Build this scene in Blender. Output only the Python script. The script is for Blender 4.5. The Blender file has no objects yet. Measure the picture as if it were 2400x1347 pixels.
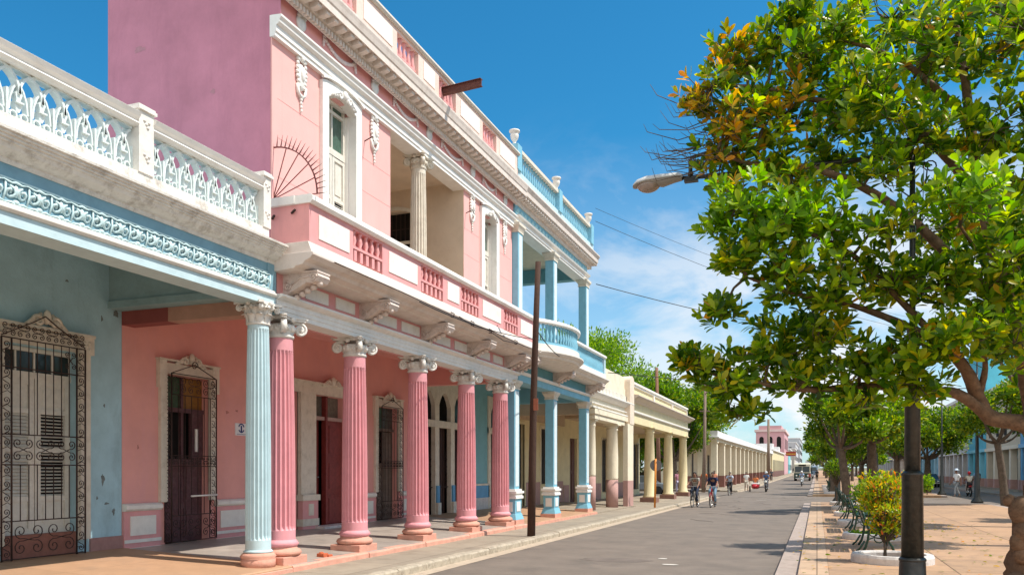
import bpy, math, random
import numpy as np
from mathutils import Vector, Matrix
R = math.radians
rnd = random.Random(7)
SC = bpy.context.scene
COL = SC.collection
# ------------------------------------------------------------------ camera
cam_d = bpy.data.cameras.new('camera'); cam = bpy.data.objects.new('camera', cam_d); COL.objects.link(cam)
cam.location = (0, 0, 1.75); cam.rotation_euler = (R(90), 0, R(20.55))
cam_d.sensor_width = 36; cam_d.lens = 28.6; cam_d.shift_x = 0.0; cam_d.shift_y = 0.1798
cam_d.clip_start = 0.1; cam_d.clip_end = 3000
SC.camera = cam
# ------------------------------------------------------------------ sun and sky
EL, AZ = 57.0, 7.0          # sun height; degrees from +x towards +y
sdir = Vector((math.cos(R(EL))*math.cos(R(AZ)), math.cos(R(EL))*math.sin(R(AZ)), math.sin(R(EL))))
sl = bpy.data.lights.new('sun', 'SUN'); sl.energy = 4.6; sl.angle = R(0.55); sl.color = (1.0, 0.93, 0.83)
so = bpy.data.objects.new('sun', sl); COL.objects.link(so); so.rotation_euler = sdir.to_track_quat('Z', 'Y').to_euler()
W = bpy.data.worlds.new("World"); SC.world = W; W.use_nodes = True
nt = W.node_tree; nt.nodes.clear()
def N(t, tree=None, **k):
    n = (tree or nt).nodes.new(t)
    for a, b in k.items(): setattr(n, a, b)
    return n
out = N('ShaderNodeOutputWorld'); bg = N('ShaderNodeBackground'); bg.inputs[1].default_value = 0.122
sky = N('ShaderNodeTexSky', sky_type='NISHITA'); sky.sun_disc = False
sky.sun_elevation = R(EL); sky.sun_rotation = R(90-AZ); sky.air_density = 1.0; sky.dust_density = 0.6; sky.ozone_density = 2.5
tc = N('ShaderNodeTexCoord'); mp = N('ShaderNodeMapping'); mp.inputs['Scale'].default_value = (2.3, 2.3, 4.6); mp.inputs['Location'].default_value = (3.1, 0.4, 0.9)
no = N('ShaderNodeTexNoise'); no.inputs['Scale'].default_value = 2.6; no.inputs['Detail'].default_value = 9; no.inputs['Roughness'].default_value = 0.6; no.inputs['Distortion'].default_value = 0.35
cr = N('ShaderNodeValToRGB'); cr.color_ramp.elements[0].position = 0.52; cr.color_ramp.elements[1].position = 0.69
sep = N('ShaderNodeSeparateXYZ')
er = N('ShaderNodeValToRGB'); er.color_ramp.interpolation = 'EASE'
er.color_ramp.elements[0].position = 0.0; er.color_ramp.elements[0].color = (1, 1, 1, 1)
er.color_ramp.elements[1].position = 0.42; er.color_ramp.elements[1].color = (0, 0, 0, 1)
e2 = er.color_ramp.elements.new(0.2); e2.color = (0.75, 0.75, 0.75, 1)
xr = N('ShaderNodeMapRange'); xr.inputs[1].default_value = -0.62; xr.inputs[2].default_value = 0.0
mu = N('ShaderNodeMath', operation='MULTIPLY'); mu2 = N('ShaderNodeMath', operation='MULTIPLY')
mx = N('ShaderNodeMixRGB'); mx.inputs[2].default_value = (6.3, 6.35, 6.45, 1)
# low haze band near the horizon
hz = N('ShaderNodeValToRGB'); hz.color_ramp.elements[0].position = 0.0; hz.color_ramp.elements[0].color = (.52, .52, .52, 1); hz.color_ramp.elements[1].position = 0.38; hz.color_ramp.elements[1].color = (0, 0, 0, 1)
mh = N('ShaderNodeMixRGB'); mh.inputs[2].default_value = (5.6, 6.0, 6.6, 1)
hs = N('ShaderNodeHueSaturation'); hs.inputs['Saturation'].default_value = 1.12; hs.inputs['Value'].default_value = 1.0
L = nt.links.new
L(tc.outputs['Generated'], mp.inputs[0]); L(mp.outputs[0], no.inputs['Vector'])
ac = None     # cumulus banks low over the far end of the street
for c_, sc_, r_ in (((-.16, .96, .235), (1, 1, 2.2), .20), ((-.20, .965, .12), (.8, 1, 3.4), .26), ((.10, .95, .29), (1, 1, 1.6), .24), ((-.03, .98, .10), (.8, 1, 2.5), .3)):
    vm = N('ShaderNodeVectorMath', operation='SUBTRACT'); vm.inputs[1].default_value = c_; v2 = N('ShaderNodeVectorMath', operation='MULTIPLY'); v2.inputs[1].default_value = sc_; vl = N('ShaderNodeVectorMath', operation='LENGTH')
    rm = N('ShaderNodeMapRange'); rm.interpolation_type = 'SMOOTHSTEP'; rm.inputs[1].default_value = 0; rm.inputs[2].default_value = r_; rm.inputs[3].default_value = 1; rm.inputs[4].default_value = 0
    L(tc.outputs['Generated'], vm.inputs[0]); L(vm.outputs[0], v2.inputs[0]); L(v2.outputs[0], vl.inputs[0]); L(vl.outputs['Value'], rm.inputs[0])
    if ac is None: ac = rm.outputs[0]
    else: ad = N('ShaderNodeMath', operation='MAXIMUM'); L(ac, ad.inputs[0]); L(rm.outputs[0], ad.inputs[1]); ac = ad.outputs[0]
bm = N('ShaderNodeMath', operation='MULTIPLY_ADD'); bm.inputs[1].default_value = .235; L(ac, bm.inputs[0]); L(no.outputs[0], bm.inputs[2]); L(bm.outputs[0], cr.inputs[0])
L(tc.outputs['Generated'], sep.inputs[0]); L(sep.outputs[2], er.inputs[0]); L(sep.outputs[0], xr.inputs[0]); L(sep.outputs[2], hz.inputs[0])
L(cr.outputs[0], mu.inputs[0]); L(er.outputs[0], mu.inputs[1]); L(mu.outputs[0], mu2.inputs[0]); L(xr.outputs[0], mu2.inputs[1])
tint = N('ShaderNodeMixRGB', blend_type='MULTIPLY'); tint.inputs[0].default_value = 1; tint.inputs[2].default_value = (.50, .96, 1.06, 1); L(sky.outputs[0], tint.inputs[1]); L(tint.outputs[0], hs.inputs['Color']); L(hs.outputs[0], mh.inputs[1]); L(hz.outputs[0], mh.inputs[0]); L(mh.outputs[0], mx.inputs[1]); L(mu2.outputs[0], mx.inputs[0])
# bright cloud added out of view behind the camera as fill for shaded walls
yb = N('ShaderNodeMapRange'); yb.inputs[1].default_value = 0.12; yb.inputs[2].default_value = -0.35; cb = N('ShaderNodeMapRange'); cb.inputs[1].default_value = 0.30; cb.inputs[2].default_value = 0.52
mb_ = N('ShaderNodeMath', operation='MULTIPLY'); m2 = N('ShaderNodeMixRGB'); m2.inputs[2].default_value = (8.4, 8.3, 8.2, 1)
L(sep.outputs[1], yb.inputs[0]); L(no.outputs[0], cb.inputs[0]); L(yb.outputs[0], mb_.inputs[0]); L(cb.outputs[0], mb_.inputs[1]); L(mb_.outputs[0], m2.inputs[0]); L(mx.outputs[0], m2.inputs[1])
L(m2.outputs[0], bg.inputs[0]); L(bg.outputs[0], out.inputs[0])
SC.view_settings.view_transform = 'Standard'; SC.view_settings.look = 'None'; SC.view_settings.exposure = 0.36; SC.view_settings.gamma = 1
SC.render.engine = 'CYCLES'

# ------------------------------------------------------------------ materials
MATS = {}
def mat(name, col, rough=0.7, var=0.12, scale=1.2, stain=None, samt=0.35, sscale=0.6, bump=0.15, bscale=25, metal=0.0, spec=0.4, streak=False):
    if name in MATS: return MATS[name]
    m = bpy.data.materials.new(name); m.use_nodes = True; t = m.node_tree; t.nodes.clear(); l = t.links.new
    o = N('ShaderNodeOutputMaterial', t); b = N('ShaderNodeBsdfPrincipled', t)
    b.inputs['Roughness'].default_value = rough; b.inputs['Metallic'].default_value = metal; b.inputs['Specular IOR Level'].default_value = spec
    tcn = N('ShaderNodeTexCoord', t)
    n1 = N('ShaderNodeTexNoise', t); n1.inputs['Scale'].default_value = scale*3; n1.inputs['Detail'].default_value = 8; n1.inputs['Roughness'].default_value = .65
    l(tcn.outputs['Object'], n1.inputs['Vector'])
    r1 = N('ShaderNodeMapRange', t); r1.inputs[1].default_value = .3; r1.inputs[2].default_value = .7; r1.inputs[3].default_value = 1-var; r1.inputs[4].default_value = 1+var
    l(n1.outputs[0], r1.inputs[0])
    mv = N('ShaderNodeMixRGB', t, blend_type='MULTIPLY'); mv.inputs[0].default_value = 1; mv.inputs[1].default_value = (*col, 1)
    l(r1.outputs[0], mv.inputs[2]); last = mv.outputs[0]
    if stain:
        mpn = N('ShaderNodeMapping', t); mpn.inputs['Scale'].default_value = (1, 1, .25 if streak else 1)
        n2 = N('ShaderNodeTexNoise', t); n2.inputs['Scale'].default_value = sscale*4; n2.inputs['Detail'].default_value = 10; n2.inputs['Roughness'].default_value = .72
        l(tcn.outputs['Object'], mpn.inputs[0]); l(mpn.outputs[0], n2.inputs['Vector'])
        if streak: n2.inputs['Distortion'].default_value = .4
        r2 = N('ShaderNodeMapRange', t); r2.inputs[1].default_value = .5; r2.inputs[2].default_value = .72; r2.inputs[3].default_value = 0; r2.inputs[4].default_value = samt
        l(n2.outputs[0], r2.inputs[0])
        ms = N('ShaderNodeMixRGB', t); ms.inputs[2].default_value = (*stain, 1); l(r2.outputs[0], ms.inputs[0]); l(last, ms.inputs[1]); last = ms.outputs[0]
    l(last, b.inputs['Base Color'])
    if bump:
        n3 = N('ShaderNodeTexNoise', t); n3.inputs['Scale'].default_value = bscale; n3.inputs['Detail'].default_value = 6
        bp = N('ShaderNodeBump', t); bp.inputs['Strength'].default_value = bump; bp.inputs['Distance'].default_value = .02
        l(tcn.outputs['Object'], n3.inputs['Vector']); l(n3.outputs[0], bp.inputs['Height']); l(bp.outputs[0], b.inputs['Normal'])
    l(b.outputs[0], o.inputs[0]); MATS[name] = m; return m
def glass_mat(name, col=(.02, .03, .03)):
    return mat(name, col, rough=.12, var=.3, bump=0, spec=.6)
def leaf_mat(name, cols, trans=.45, rough=.38):
    m = bpy.data.materials.new(name); m.use_nodes = True; t = m.node_tree; t.nodes.clear(); l = t.links.new
    o = N('ShaderNodeOutputMaterial', t); b = N('ShaderNodeBsdfPrincipled', t); b.inputs['Roughness'].default_value = rough; b.inputs['Specular IOR Level'].default_value = .35
    g = N('ShaderNodeNewGeometry', t); c = N('ShaderNodeValToRGB', t); c.color_ramp.interpolation = 'LINEAR'
    e = c.color_ramp.elements; e[0].position = cols[0][0]; e[0].color = (*cols[0][1], 1); e[1].position = cols[-1][0]; e[1].color = (*cols[-1][1], 1)
    for p, q in cols[1:-1]: x = e.new(p); x.color = (*q, 1)
    l(g.outputs['Random Per Island'], c.inputs[0]); l(c.outputs[0], b.inputs['Base Color'])
    tr = N('ShaderNodeBsdfTranslucent', t); hv = N('ShaderNodeHueSaturation', t); hv.inputs['Saturation'].default_value = 1.1; hv.inputs['Value'].default_value = 1.7
    l(c.outputs[0], hv.inputs['Color']); l(hv.outputs[0], tr.inputs[0])
    ms = N('ShaderNodeMixShader', t); ms.inputs[0].default_value = trans; l(b.outputs[0], ms.inputs[1]); l(tr.outputs[0], ms.inputs[2]); l(ms.outputs[0], o.inputs[0])
    MATS[name] = m; return m

# ------------------------------------------------------------------ mesh builder
class MB:
    def __init__(s): s.v = []; s.f = []; s.sm = []; s.M = None
    def add(s, vs, fs, smooth=False):
        b = len(s.v)
        if s.M is not None: vs = [tuple(s.M @ Vector(p)) for p in vs]
        s.v.extend(vs); s.f.extend([tuple(i+b for i in f) for f in fs]); s.sm.extend([smooth]*len(fs)); return s
    def box(s, x0, x1, y0, y1, z0, z1):
        return s.add([(x0,y0,z0),(x1,y0,z0),(x1,y1,z0),(x0,y1,z0),(x0,y0,z1),(x1,y0,z1),(x1,y1,z1),(x0,y1,z1)],
                     [(0,3,2,1),(4,5,6,7),(0,1,5,4),(1,2,6,5),(2,3,7,6),(3,0,4,7)])
    def taper(s, cx, cy, z0, z1, a0, b0, a1, b1):
        return s.add([(cx-a0,cy-b0,z0),(cx+a0,cy-b0,z0),(cx+a0,cy+b0,z0),(cx-a0,cy+b0,z0),(cx-a1,cy-b1,z1),(cx+a1,cy-b1,z1),(cx+a1,cy+b1,z1),(cx-a1,cy+b1,z1)],
                     [(0,3,2,1),(4,5,6,7),(0,1,5,4),(1,2,6,5),(2,3,7,6),(3,0,4,7)])
    def ext(s, prof, y0, y1):      # profile (x,z) swept along y
        n = len(prof); vs = [(x, y0, z) for x, z in prof]+[(x, y1, z) for x, z in prof]
        return s.add(vs, [tuple(range(n))[::-1], tuple(range(n, 2*n))]+[(i, (i+1) % n, n+(i+1) % n, n+i) for i in range(n)])
    def extx(s, prof, x0, x1):     # profile (y,z) swept along x
        n = len(prof); vs = [(x0, y, z) for y, z in prof]+[(x1, y, z) for y, z in prof]
        return s.add(vs, [tuple(range(n))[::-1], tuple(range(n, 2*n))]+[(i, (i+1) % n, n+(i+1) % n, n+i) for i in range(n)])
    def extz(s, prof, z0, z1):     # profile (x,y) swept up
        n = len(prof); vs = [(x, y, z0) for x, y in prof]+[(x, y, z1) for x, y in prof]
        return s.add(vs, [tuple(range(n))[::-1], tuple(range(n, 2*n))]+[(i, (i+1) % n, n+(i+1) % n, n+i) for i in range(n)])
    def lathe(s, prof, cx=0, cy=0, z=0, n=20, smooth=True):
        vs = []; fs = []
        for r, h in prof:
            for k in range(n):
                a = 2*math.pi*k/n; vs.append((cx+r*math.cos(a), cy+r*math.sin(a), z+h))
        for j in range(len(prof)-1):
            for k in range(n):
                fs.append((j*n+k, j*n+(k+1) % n, (j+1)*n+(k+1) % n, (j+1)*n+k))
        fs.append(tuple(range(n))[::-1]); fs.append(tuple(range((len(prof)-1)*n, len(prof)*n)))
        return s.add(vs, fs, smooth)
    def tube(s, pts, r, n=6, smooth=True, cap=True):
        P = [Vector(p) for p in pts]; m = len(P)
        rs = r if isinstance(r, (list, tuple)) else [r]*m
        vs = []; fs = []; up = None
        for i, p in enumerate(P):
            d = (P[min(i+1, m-1)]-P[max(i-1, 0)])
            d = d.normalized() if d.length > 1e-9 else Vector((0, 0, 1))
            if up is None: up = Vector((0, 0, 1)) if abs(d.z) < .9 else Vector((1, 0, 0))
            a = d.cross(up)
            a = a.normalized() if a.length > 1e-6 else d.orthogonal().normalized()
            b = d.cross(a).normalized(); up = -b if False else up
            for k in range(n):
                t = 2*math.pi*(k+.5)/n; q = p+(a*math.cos(t)+b*math.sin(t))*rs[i]; vs.append(tuple(q))
            up = a.cross(d)
        for i in range(m-1):
            for k in range(n): fs.append((i*n+k, i*n+(k+1) % n, (i+1)*n+(k+1) % n, (i+1)*n+k))
        if cap: fs.append(tuple(range(n))[::-1]); fs.append(tuple(range((m-1)*n, m*n)))
        return s.add(vs, fs, smooth)
    def ball(s, c, r, nu=10, nv=7, smooth=True):
        rx, ry, rz = r if isinstance(r, (tuple, list)) else (r, r, r)
        vs = [(c[0], c[1], c[2]-rz)]; fs = []
        for j in range(1, nv):
            t = -math.pi/2+math.pi*j/nv
            for k in range(nu):
                a = 2*math.pi*k/nu; vs.append((c[0]+rx*math.cos(t)*math.cos(a), c[1]+ry*math.cos(t)*math.sin(a), c[2]+rz*math.sin(t)))
        vs.append((c[0], c[1], c[2]+rz)); L_ = len(vs)-1
        for k in range(nu): fs.append((0, 1+(k+1) % nu, 1+k)); fs.append((L_, L_-nu+k, L_-nu+(k+1) % nu))
        for j in range(nv-2):
            for k in range(nu): fs.append((1+j*nu+k, 1+j*nu+(k+1) % nu, 1+(j+1)*nu+(k+1) % nu, 1+(j+1)*nu+k))
        return s.add(vs, fs, smooth)
    def ribbon(s, pts, w, d, O, U, V, Nn, smooth=False):   # flat bar following a 2d path in the plane O,U,V, w wide, d deep along Nn
        O, U, V, Nn = Vector(O), Vector(U), Vector(V), Vector(Nn); m = len(pts); vs = []; fs = []
        for i in range(m):
            a = pts[max(i-1, 0)]; b = pts[min(i+1, m-1)]; dx, dy = b[0]-a[0], b[1]-a[1]; l_ = math.hypot(dx, dy) or 1
            nx, ny = -dy/l_*w/2, dx/l_*w/2; x, y = pts[i]
            for sx, dd in ((1, 0), (-1, 0), (-1, d), (1, d)):
                vs.append(tuple(O+U*(x+nx*sx)+V*(y+ny*sx)+Nn*dd))
        for i in range(m-1):
            for k in range(4): fs.append((4*i+k, 4*i+(k+1) % 4, 4*i+4+(k+1) % 4, 4*i+4+k))
        fs.append((3, 2, 1, 0)); fs.append(tuple(4*(m-1)+k for k in range(4)))
        return s.add(vs, fs, smooth)
    def build(s, name, m, parent=None, bevel=0):
        me = bpy.data.meshes.new(name)
        off = WL.get(parent.name, Vector((0, 0, 0))) if parent else Vector((0, 0, 0))
        if off.length > 0: vs = [(x-off.x, y-off.y, z-off.z) for x, y, z in s.v]
        else: vs = s.v
        me.from_pydata(vs, [], s.f); me.polygons.foreach_set('use_smooth', s.sm)
        if m: me.materials.append(m)
        me.update()
        o = bpy.data.objects.new(name, me); COL.objects.link(o)
        if parent: o.parent = parent
        WL[o.name] = off
        if bevel:
            b = o.modifiers.new('bevel', 'BEVEL'); b.width = bevel; b.segments = 2; b.limit_method = 'ANGLE'
        return o
WL = {}   # offset (world position of the origin) each parent's children are measured from
def tag(o, label, cat, group=None, kind=None):
    if label: o['label'] = label
    if cat: o['category'] = cat
    if group: o['group'] = group
    if kind: o['kind'] = kind
    return o
def empty(name, loc, label, cat, group=None, rz=0):
    o = bpy.data.objects.new(name, None); COL.objects.link(o); o.location = loc; o.rotation_euler = (0, 0, rz); o.empty_display_size = .2
    WL[o.name] = Vector(loc) if rz == 0 else Vector((0, 0, 0)); tag(o, label, cat, group); return o
def local(name, label, cat, group=None):      # built round its own origin, placed afterwards
    o = bpy.data.objects.new(name, None); COL.objects.link(o); WL[o.name] = Vector((0, 0, 0)); tag(o, label, cat, group); return o
def copy_tree(o, parent=None):
    c = o.copy(); COL.objects.link(c); c.parent = parent
    for ch in o.children: copy_tree(ch, c)
    return c
def place(o, x, y, z, rz=0, s=1):
    o.location = (x, y, z); o.rotation_euler = (0, 0, rz); o.scale = (s, s, s); return o
def struct(o): o['kind'] = 'structure'; return o
def gz(y): return 0 if y < 85 else (y-85)*.0058     # the street climbs gently far away
def spiral(cx, cy, r, turns, a0, sgn=1, n=22, r_in=.12):
    return [(cx+r*(1-(1-r_in)*i/n)*math.cos(a0+sgn*2*math.pi*turns*i/n), cy+r*(1-(1-r_in)*i/n)*math.sin(a0+sgn*2*math.pi*turns*i/n)) for i in range(n+1)]
# ------------------------------------------------------------------ palette
WHITE = mat('white_paint', (.80, .78, .74), .6, .05, 2, (.55, .48, .42), .3, .9, .1)
WHITE2 = mat('aged_white_paint', (.72, .69, .64), .7, .08, 2, (.40, .33, .27), .4, 1.2, .2, 30)
GRIME = mat('grimy_cornice_paint', (.72, .69, .64), .75, .1, 2.5, (.25, .19, .14), .75, 1.3, .3, 35)
CREAMW = mat('cream_moulding_paint', (.68, .62, .52), .7, .09, 2, (.35, .28, .2), .5, 1, .2)
LBLUE = mat('pale_blue_paint', (.50, .64, .68), .6, .07, 1.5, (.3, .42, .46), .3, .9, .1)
BLUEWALL = mat('worn_blue_plaster', (.36, .55, .62), .85, .12, .7, (.15, .20, .21), .6, .35, .3, 18, streak=True)
MIDBLUE = mat('sky_blue_paint', (.21, .47, .60), .6, .08, 1, (.12, .3, .38), .3, .8, .1)
FRIEZEBLUE = mat('frieze_blue_paint', (.20, .36, .44), .7, .1, 1, (.1, .2, .26), .4, .8, .1)
PINK = mat('pink_plaster', (.79, .42, .39), .8, .04, .5, (.66, .36, .33), .35, .35, .1, streak=True)
PINKD = mat('pink_balcony_plaster', (.72, .335, .33), .75, .07, .8, (.52, .26, .25), .5, .6, .12, streak=True)
MAGENTA = mat('magenta_plaster', (.50, .20, .27), .85, .13, .45, (.36, .14, .20), .6, .3, .25, 14, streak=True)
PINKCOL = mat('rose_column_paint', (.68, .30, .33), .7, .09, 1.2, (.50, .23, .24), .55, .8, .15, streak=True)
PINKIN = mat('salmon_inner_wall', (.74, .355, .315), .85, .08, .4, (.68, .34, .37), .5, .3, .15, streak=True)
SALMON = mat('salmon_plinth', (.62, .31, .23), .85, .15, 1.5, (.35, .25, .2), .5, 1, .35)
PANELW = mat('panel_white', (.78, .75, .69), .7, .06, 1.5, (.5, .45, .4), .35, 1, .1)
MAROON = mat('maroon_dado', (.26, .12, .10), .8, .12, 1, None)
ROSEDADO = mat('dusty_rose_dado', (.45, .27, .24), .8, .1, 1, (.3, .2, .18), .4, 1, .1)
YELLOW = mat('pale_yellow_plaster', (.72, .62, .38), .8, .08, .6, (.5, .42, .28), .4, .5, .15)
CREAM = mat('cream_plaster', (.76, .68, .52), .8, .07, .6, (.5, .42, .32), .4, .6, .15)
LOGCREAM = mat('loggia_cream', (.66, .54, .42), .85, .08, .5, (.5, .38, .28), .4, .5, .1)
IRON = mat('dark_wrought_iron', (.045, .026, .022), .6, .3, 6, (.12, .05, .03), .4, 5, .2, 60, .3)
WOODRED = mat('red_wooden_door', (.20, .035, .03), .5, .25, 3, (.08, .015, .012), .5, 2, .15)
WOODBROWN = mat('brown_wooden_door', (.12, .05, .04), .6, .25, 3, None)
WOODWHITE = mat('white_wooden_shutter', (.66, .63, .56), .6, .1, 3, (.4, .34, .28), .35, 2, .15)
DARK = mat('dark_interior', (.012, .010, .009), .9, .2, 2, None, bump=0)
GLASS = glass_mat('dark_window_glass')
POLEWOOD = mat('weathered_pole_wood', (.060, .030, .020), .9, .35, 4, (.03, .015, .01), .6, 3, .5, 40)
GREYWOOD = mat('grey_pole_wood', (.22, .16, .12), .9, .3, 4, None, bump=.4)
LAMPBLK = mat('black_lamp_paint', (.018, .021, .02), .38, .5, 5, (.07, .055, .045), .5, 3, .25, 30, spec=.55)
GREENIRON = mat('dark_green_bench_iron', (.012, .05, .032), .4, .3, 4, None, bump=.1)
LUMGREY = mat('luminaire_grey', (.60, .62, .62), .4, .06, 3, (.3, .3, .28), .3, 2, .05)
LENS = mat('luminaire_lens', (.32, .24, .20), .12, .1, 3, None, bump=0, spec=.7)
BARK = mat('rough_brown_bark', (.17, .105, .065), .95, .4, 3, (.045, .028, .02), .8, 2.2, .9, 14)
BARK2 = mat('grey_brown_bark', (.13, .10, .075), .95, .35, 3, (.05, .035, .025), .6, 2, .6, 20)
CONCW = mat('whitewashed_concrete', (.60, .57, .55), .8, .12, 3, (.3, .27, .25), .5, 2, .3)
SOIL = mat('planter_soil', (.20, .11, .07), .95, .3, 6, None, bump=.6)
SKIN = mat('skin', (.26, .13, .08), .6, .05, 3, None, bump=0)
HAIR = mat('dark_hair', (.012, .009, .008), .6, .2, 10, None, bump=0)
RUBBER = mat('black_rubber', (.015, .015, .015), .7, .2, 5, None, bump=0)
CHROME = mat('chrome', (.6, .6, .6), .2, .05, 3, None, bump=0, metal=.9)
def cloth(name, c): return mat(name, c, .85, .12, 6, None, bump=.1)

# ------------------------------------------------------------------ ground
def sheet(name, x0, x1, y0, y1, z, m, dy=20, thick=None, lip=0):
    mb = MB(); ys = [y0]
    for b in (85.0, 120, 200, 300, 420, 700, 1200):
        if y0 < b < y1: ys.append(b)
    ys.append(y1); vs = []; fs = []
    for y in ys:
        g = gz(y); b = z-(thick or 0)
        vs += [(x0, y, z+g), (x1, y, z+g)]+([(x0, y, b+g), (x1, y, b+g)] if thick else [])
    k = 4 if thick else 2
    for i in range(len(ys)-1):
        a = i*k; c = a+k
        fs.append((a, a+1, c+1, c))
        if thick: fs += [(a+2, c+2, c+3, a+3), (a, c, c+2, a+2), (a+1, a+3, c+3, c+1)]
    if thick: e = (len(ys)-1)*k; fs += [(0, 2, 3, 1), (e, e+1, e+3, e+2)]
    mb.add(vs, fs); return struct(mb.build(name, m))
ASPH = mat('worn_asphalt', (.18, .145, .117), .8, .16, .4, (.105, .088, .075), .7, .22, .4, 90)
def tile_mat(name, col, line, sx, sy, lw=.012, stain=(.17, .12, .09), samt=.6, rough=.75, var=.1):
    m = mat(name, col, rough, var, 1.0, stain, samt, .4, .15, 40); t = m.node_tree; l = t.links.new
    b = [n for n in t.nodes if n.type == 'BSDF_PRINCIPLED'][0]; src = b.inputs['Base Color'].links[0].from_socket
    tcn = [n for n in t.nodes if n.type == 'TEX_COORD'][0]
    br = N('ShaderNodeTexBrick', t); br.offset = 0; br.inputs['Scale'].default_value = 1; br.inputs['Brick Width'].default_value = sx; br.inputs['Row Height'].default_value = sy
    br.inputs['Mortar Size'].default_value = lw; br.inputs['Mortar Smooth'].default_value = .3
    br.inputs['Color1'].default_value = (1, 1, 1, 1); br.inputs['Color2'].default_value = (.82, .84, .86, 1); br.inputs['Mortar'].default_value = (*line, 1)
    l(tcn.outputs['Object'], br.inputs['Vector'])
    mm = N('ShaderNodeMixRGB', t, blend_type='MULTIPLY'); mm.inputs[0].default_value = 1; l(src, mm.inputs[1]); l(br.outputs['Color'], mm.inputs[2]); l(mm.outputs[0], b.inputs['Base Color'])
    return m
PAVE = tile_mat('salmon_paving', (.45, .275, .16), (.35, .33, .3), 2.1, 2.1, .014)
PAVE2 = tile_mat('pale_paving_edge', (.50, .34, .22), (.4, .38, .35), 3.0, .9, .012)
WALKM = tile_mat('grey_pavement', (.34, .28, .21), (.45, .42, .4), 1.4, 1.6, .012, (.16, .12, .09), .6)
PORCHM = tile_mat('porch_tiles', (.42, .36, .31), (.7, .68, .65), .6, .6, .006, (.12, .10, .09), .5, rough=.38)
PORCHO = tile_mat('orange_porch_cement', (.46, .27, .16), (.7, .68, .65), 2.4, 2.6, .008, (.3, .2, .14), .45, rough=.6)
KERB = mat('chipped_kerb_concrete', (.40, .34, .26), .85, .2, 2, (.10, .07, .05), .7, 1.6, .6, 14)
KERBG = mat('grey_kerb_concrete', (.36, .29, .25), .85, .15, 2, (.2, .15, .12), .5, 1.2, .3)
GUTTER = mat('pale_gutter_cement', (.45, .36, .27), .85, .15, 2, (.25, .2, .15), .5, 1, .2)
EARTH = mat('dry_ground', (.16, .13, .08), .95, .3, .3, (.07, .09, .03), .6, .1, .3)
sheet('ground', -900, 900, -60, 1600, -.03, EARTH)
sheet('road', -6.5, -.65, -12, 800, 0, ASPH)
sheet('far_road', 8.3, 12.6, -12, 800, 0, ASPH)
sheet('cross_road', -60, -6.55, 57.5, 73.5, .004, ASPH); sheet('cross_road', -.65, 8.3, 46.8, 61.2, .004, ASPH); sheet('cross_road', 12.6, 60, 46.8, 61.2, .004, ASPH)
for i, (a, b) in enumerate(((-12, 57.5), (73.5, 800))):
    sheet('pavement', -8.05, -6.68, a, b, .12, WALKM, thick=.2)
    # worn kerb: uneven segments
    mb = MB(); y = a; r = random.Random(3)
    while y < min(b, 240):
        L_ = 1.0 if y < 60 else 6.0; g = gz(y); j = r.uniform(-.008, .008); t = .14+r.uniform(-.012, .006)
        mb.ext([(-6.68, -.2+g), (-6.68, t+g), (-6.53+j, t-.006+g), (-6.5+j, t-.035+g), (-6.49+j, -.2+g)], y, y+L_-.006); y += L_
    struct(mb.build('kerb', KERB, bevel=.008))
    sheet('gutter', -6.5, -6.2, a, min(b, 300), .006, GUTTER)
for i, (a, b) in enumerate(((-12, 46.2), (61.8, 500))):
    sheet('median_paving', .18, 7.9, a, b, .15, PAVE, thick=.25)
    sheet('median_border', -.28, .176, a, b, .152, PAVE2, thick=.25)
    sheet('median_kerb', -.64, -.284, a, b, .085, KERBG, thick=.25)
    sheet('median_kerb', 7.9, 8.24, a, b, .14, KERBG, thick=.25)
    sheet('kerb', 12.6, 12.8, a, b, .14, KERBG, thick=.25)
    sheet('far_pavement', 12.8, 15.2, a, b, .13, WALKM, thick=.25)
# patches in the asphalt
PATCH = mat('asphalt_patch', (.155, .125, .105), .9, .2, 1, (.2, .16, .13), .5, .8, .3, 60)
mb = MB(); r = random.Random(5)
def blob(cx, cy, rx, ry, z, n=26):
    vs = [(cx+rx*(1+r.uniform(-.14, .14))*math.cos(2*math.pi*k/n), cy+ry*(1+r.uniform(-.14, .14))*math.sin(2*math.pi*k/n), z) for k in range(n)]
    mb.add(vs, [tuple(range(n))])
blob(-3.75, 15.9, .7, .38, .004)
struct(mb.build('road_patch', PATCH))
CRK = mat('tar_crack', (.05, .045, .04), .9, .2, 5, None, bump=0); mb = MB()
for k in range(16):
    x = r.uniform(-6, -1.2); y = r.uniform(13, 60); pts = [(x, y)]; a = r.choice((0, 1.57))+r.uniform(-.5, .5)
    for q in range(r.randint(5, 12)): a += r.uniform(-.5, .5); x = min(max(x+.28*math.cos(a), -6.1), -.8); y += .28*math.sin(a); pts.append((x, y))
    mb.ribbon(pts, .02, .004, (0, 0, .002), (1, 0, 0), (0, 1, 0), (0, 0, 1))
struct(mb.build('road_crack', CRK)); mb = MB()
for (x, y, L_) in ((-2.6, 15.4, .35), (-2.9, 16.4, .2), (-2.1, 60, 1.6), (-2.6, 66, 1.2), (-2.4, 75, 1.8), (-3.2, 52, .7), (-2.6, 95, 3), (-1.6, 70, .9)):
    blob(x, y, L_*.45, .09, .0085, 12)
struct(mb.build('road_markings', mat('worn_road_paint', (.6, .56, .5), .8, .2, 8, (.2, .16, .14), .9, 6, .1)))
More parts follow.
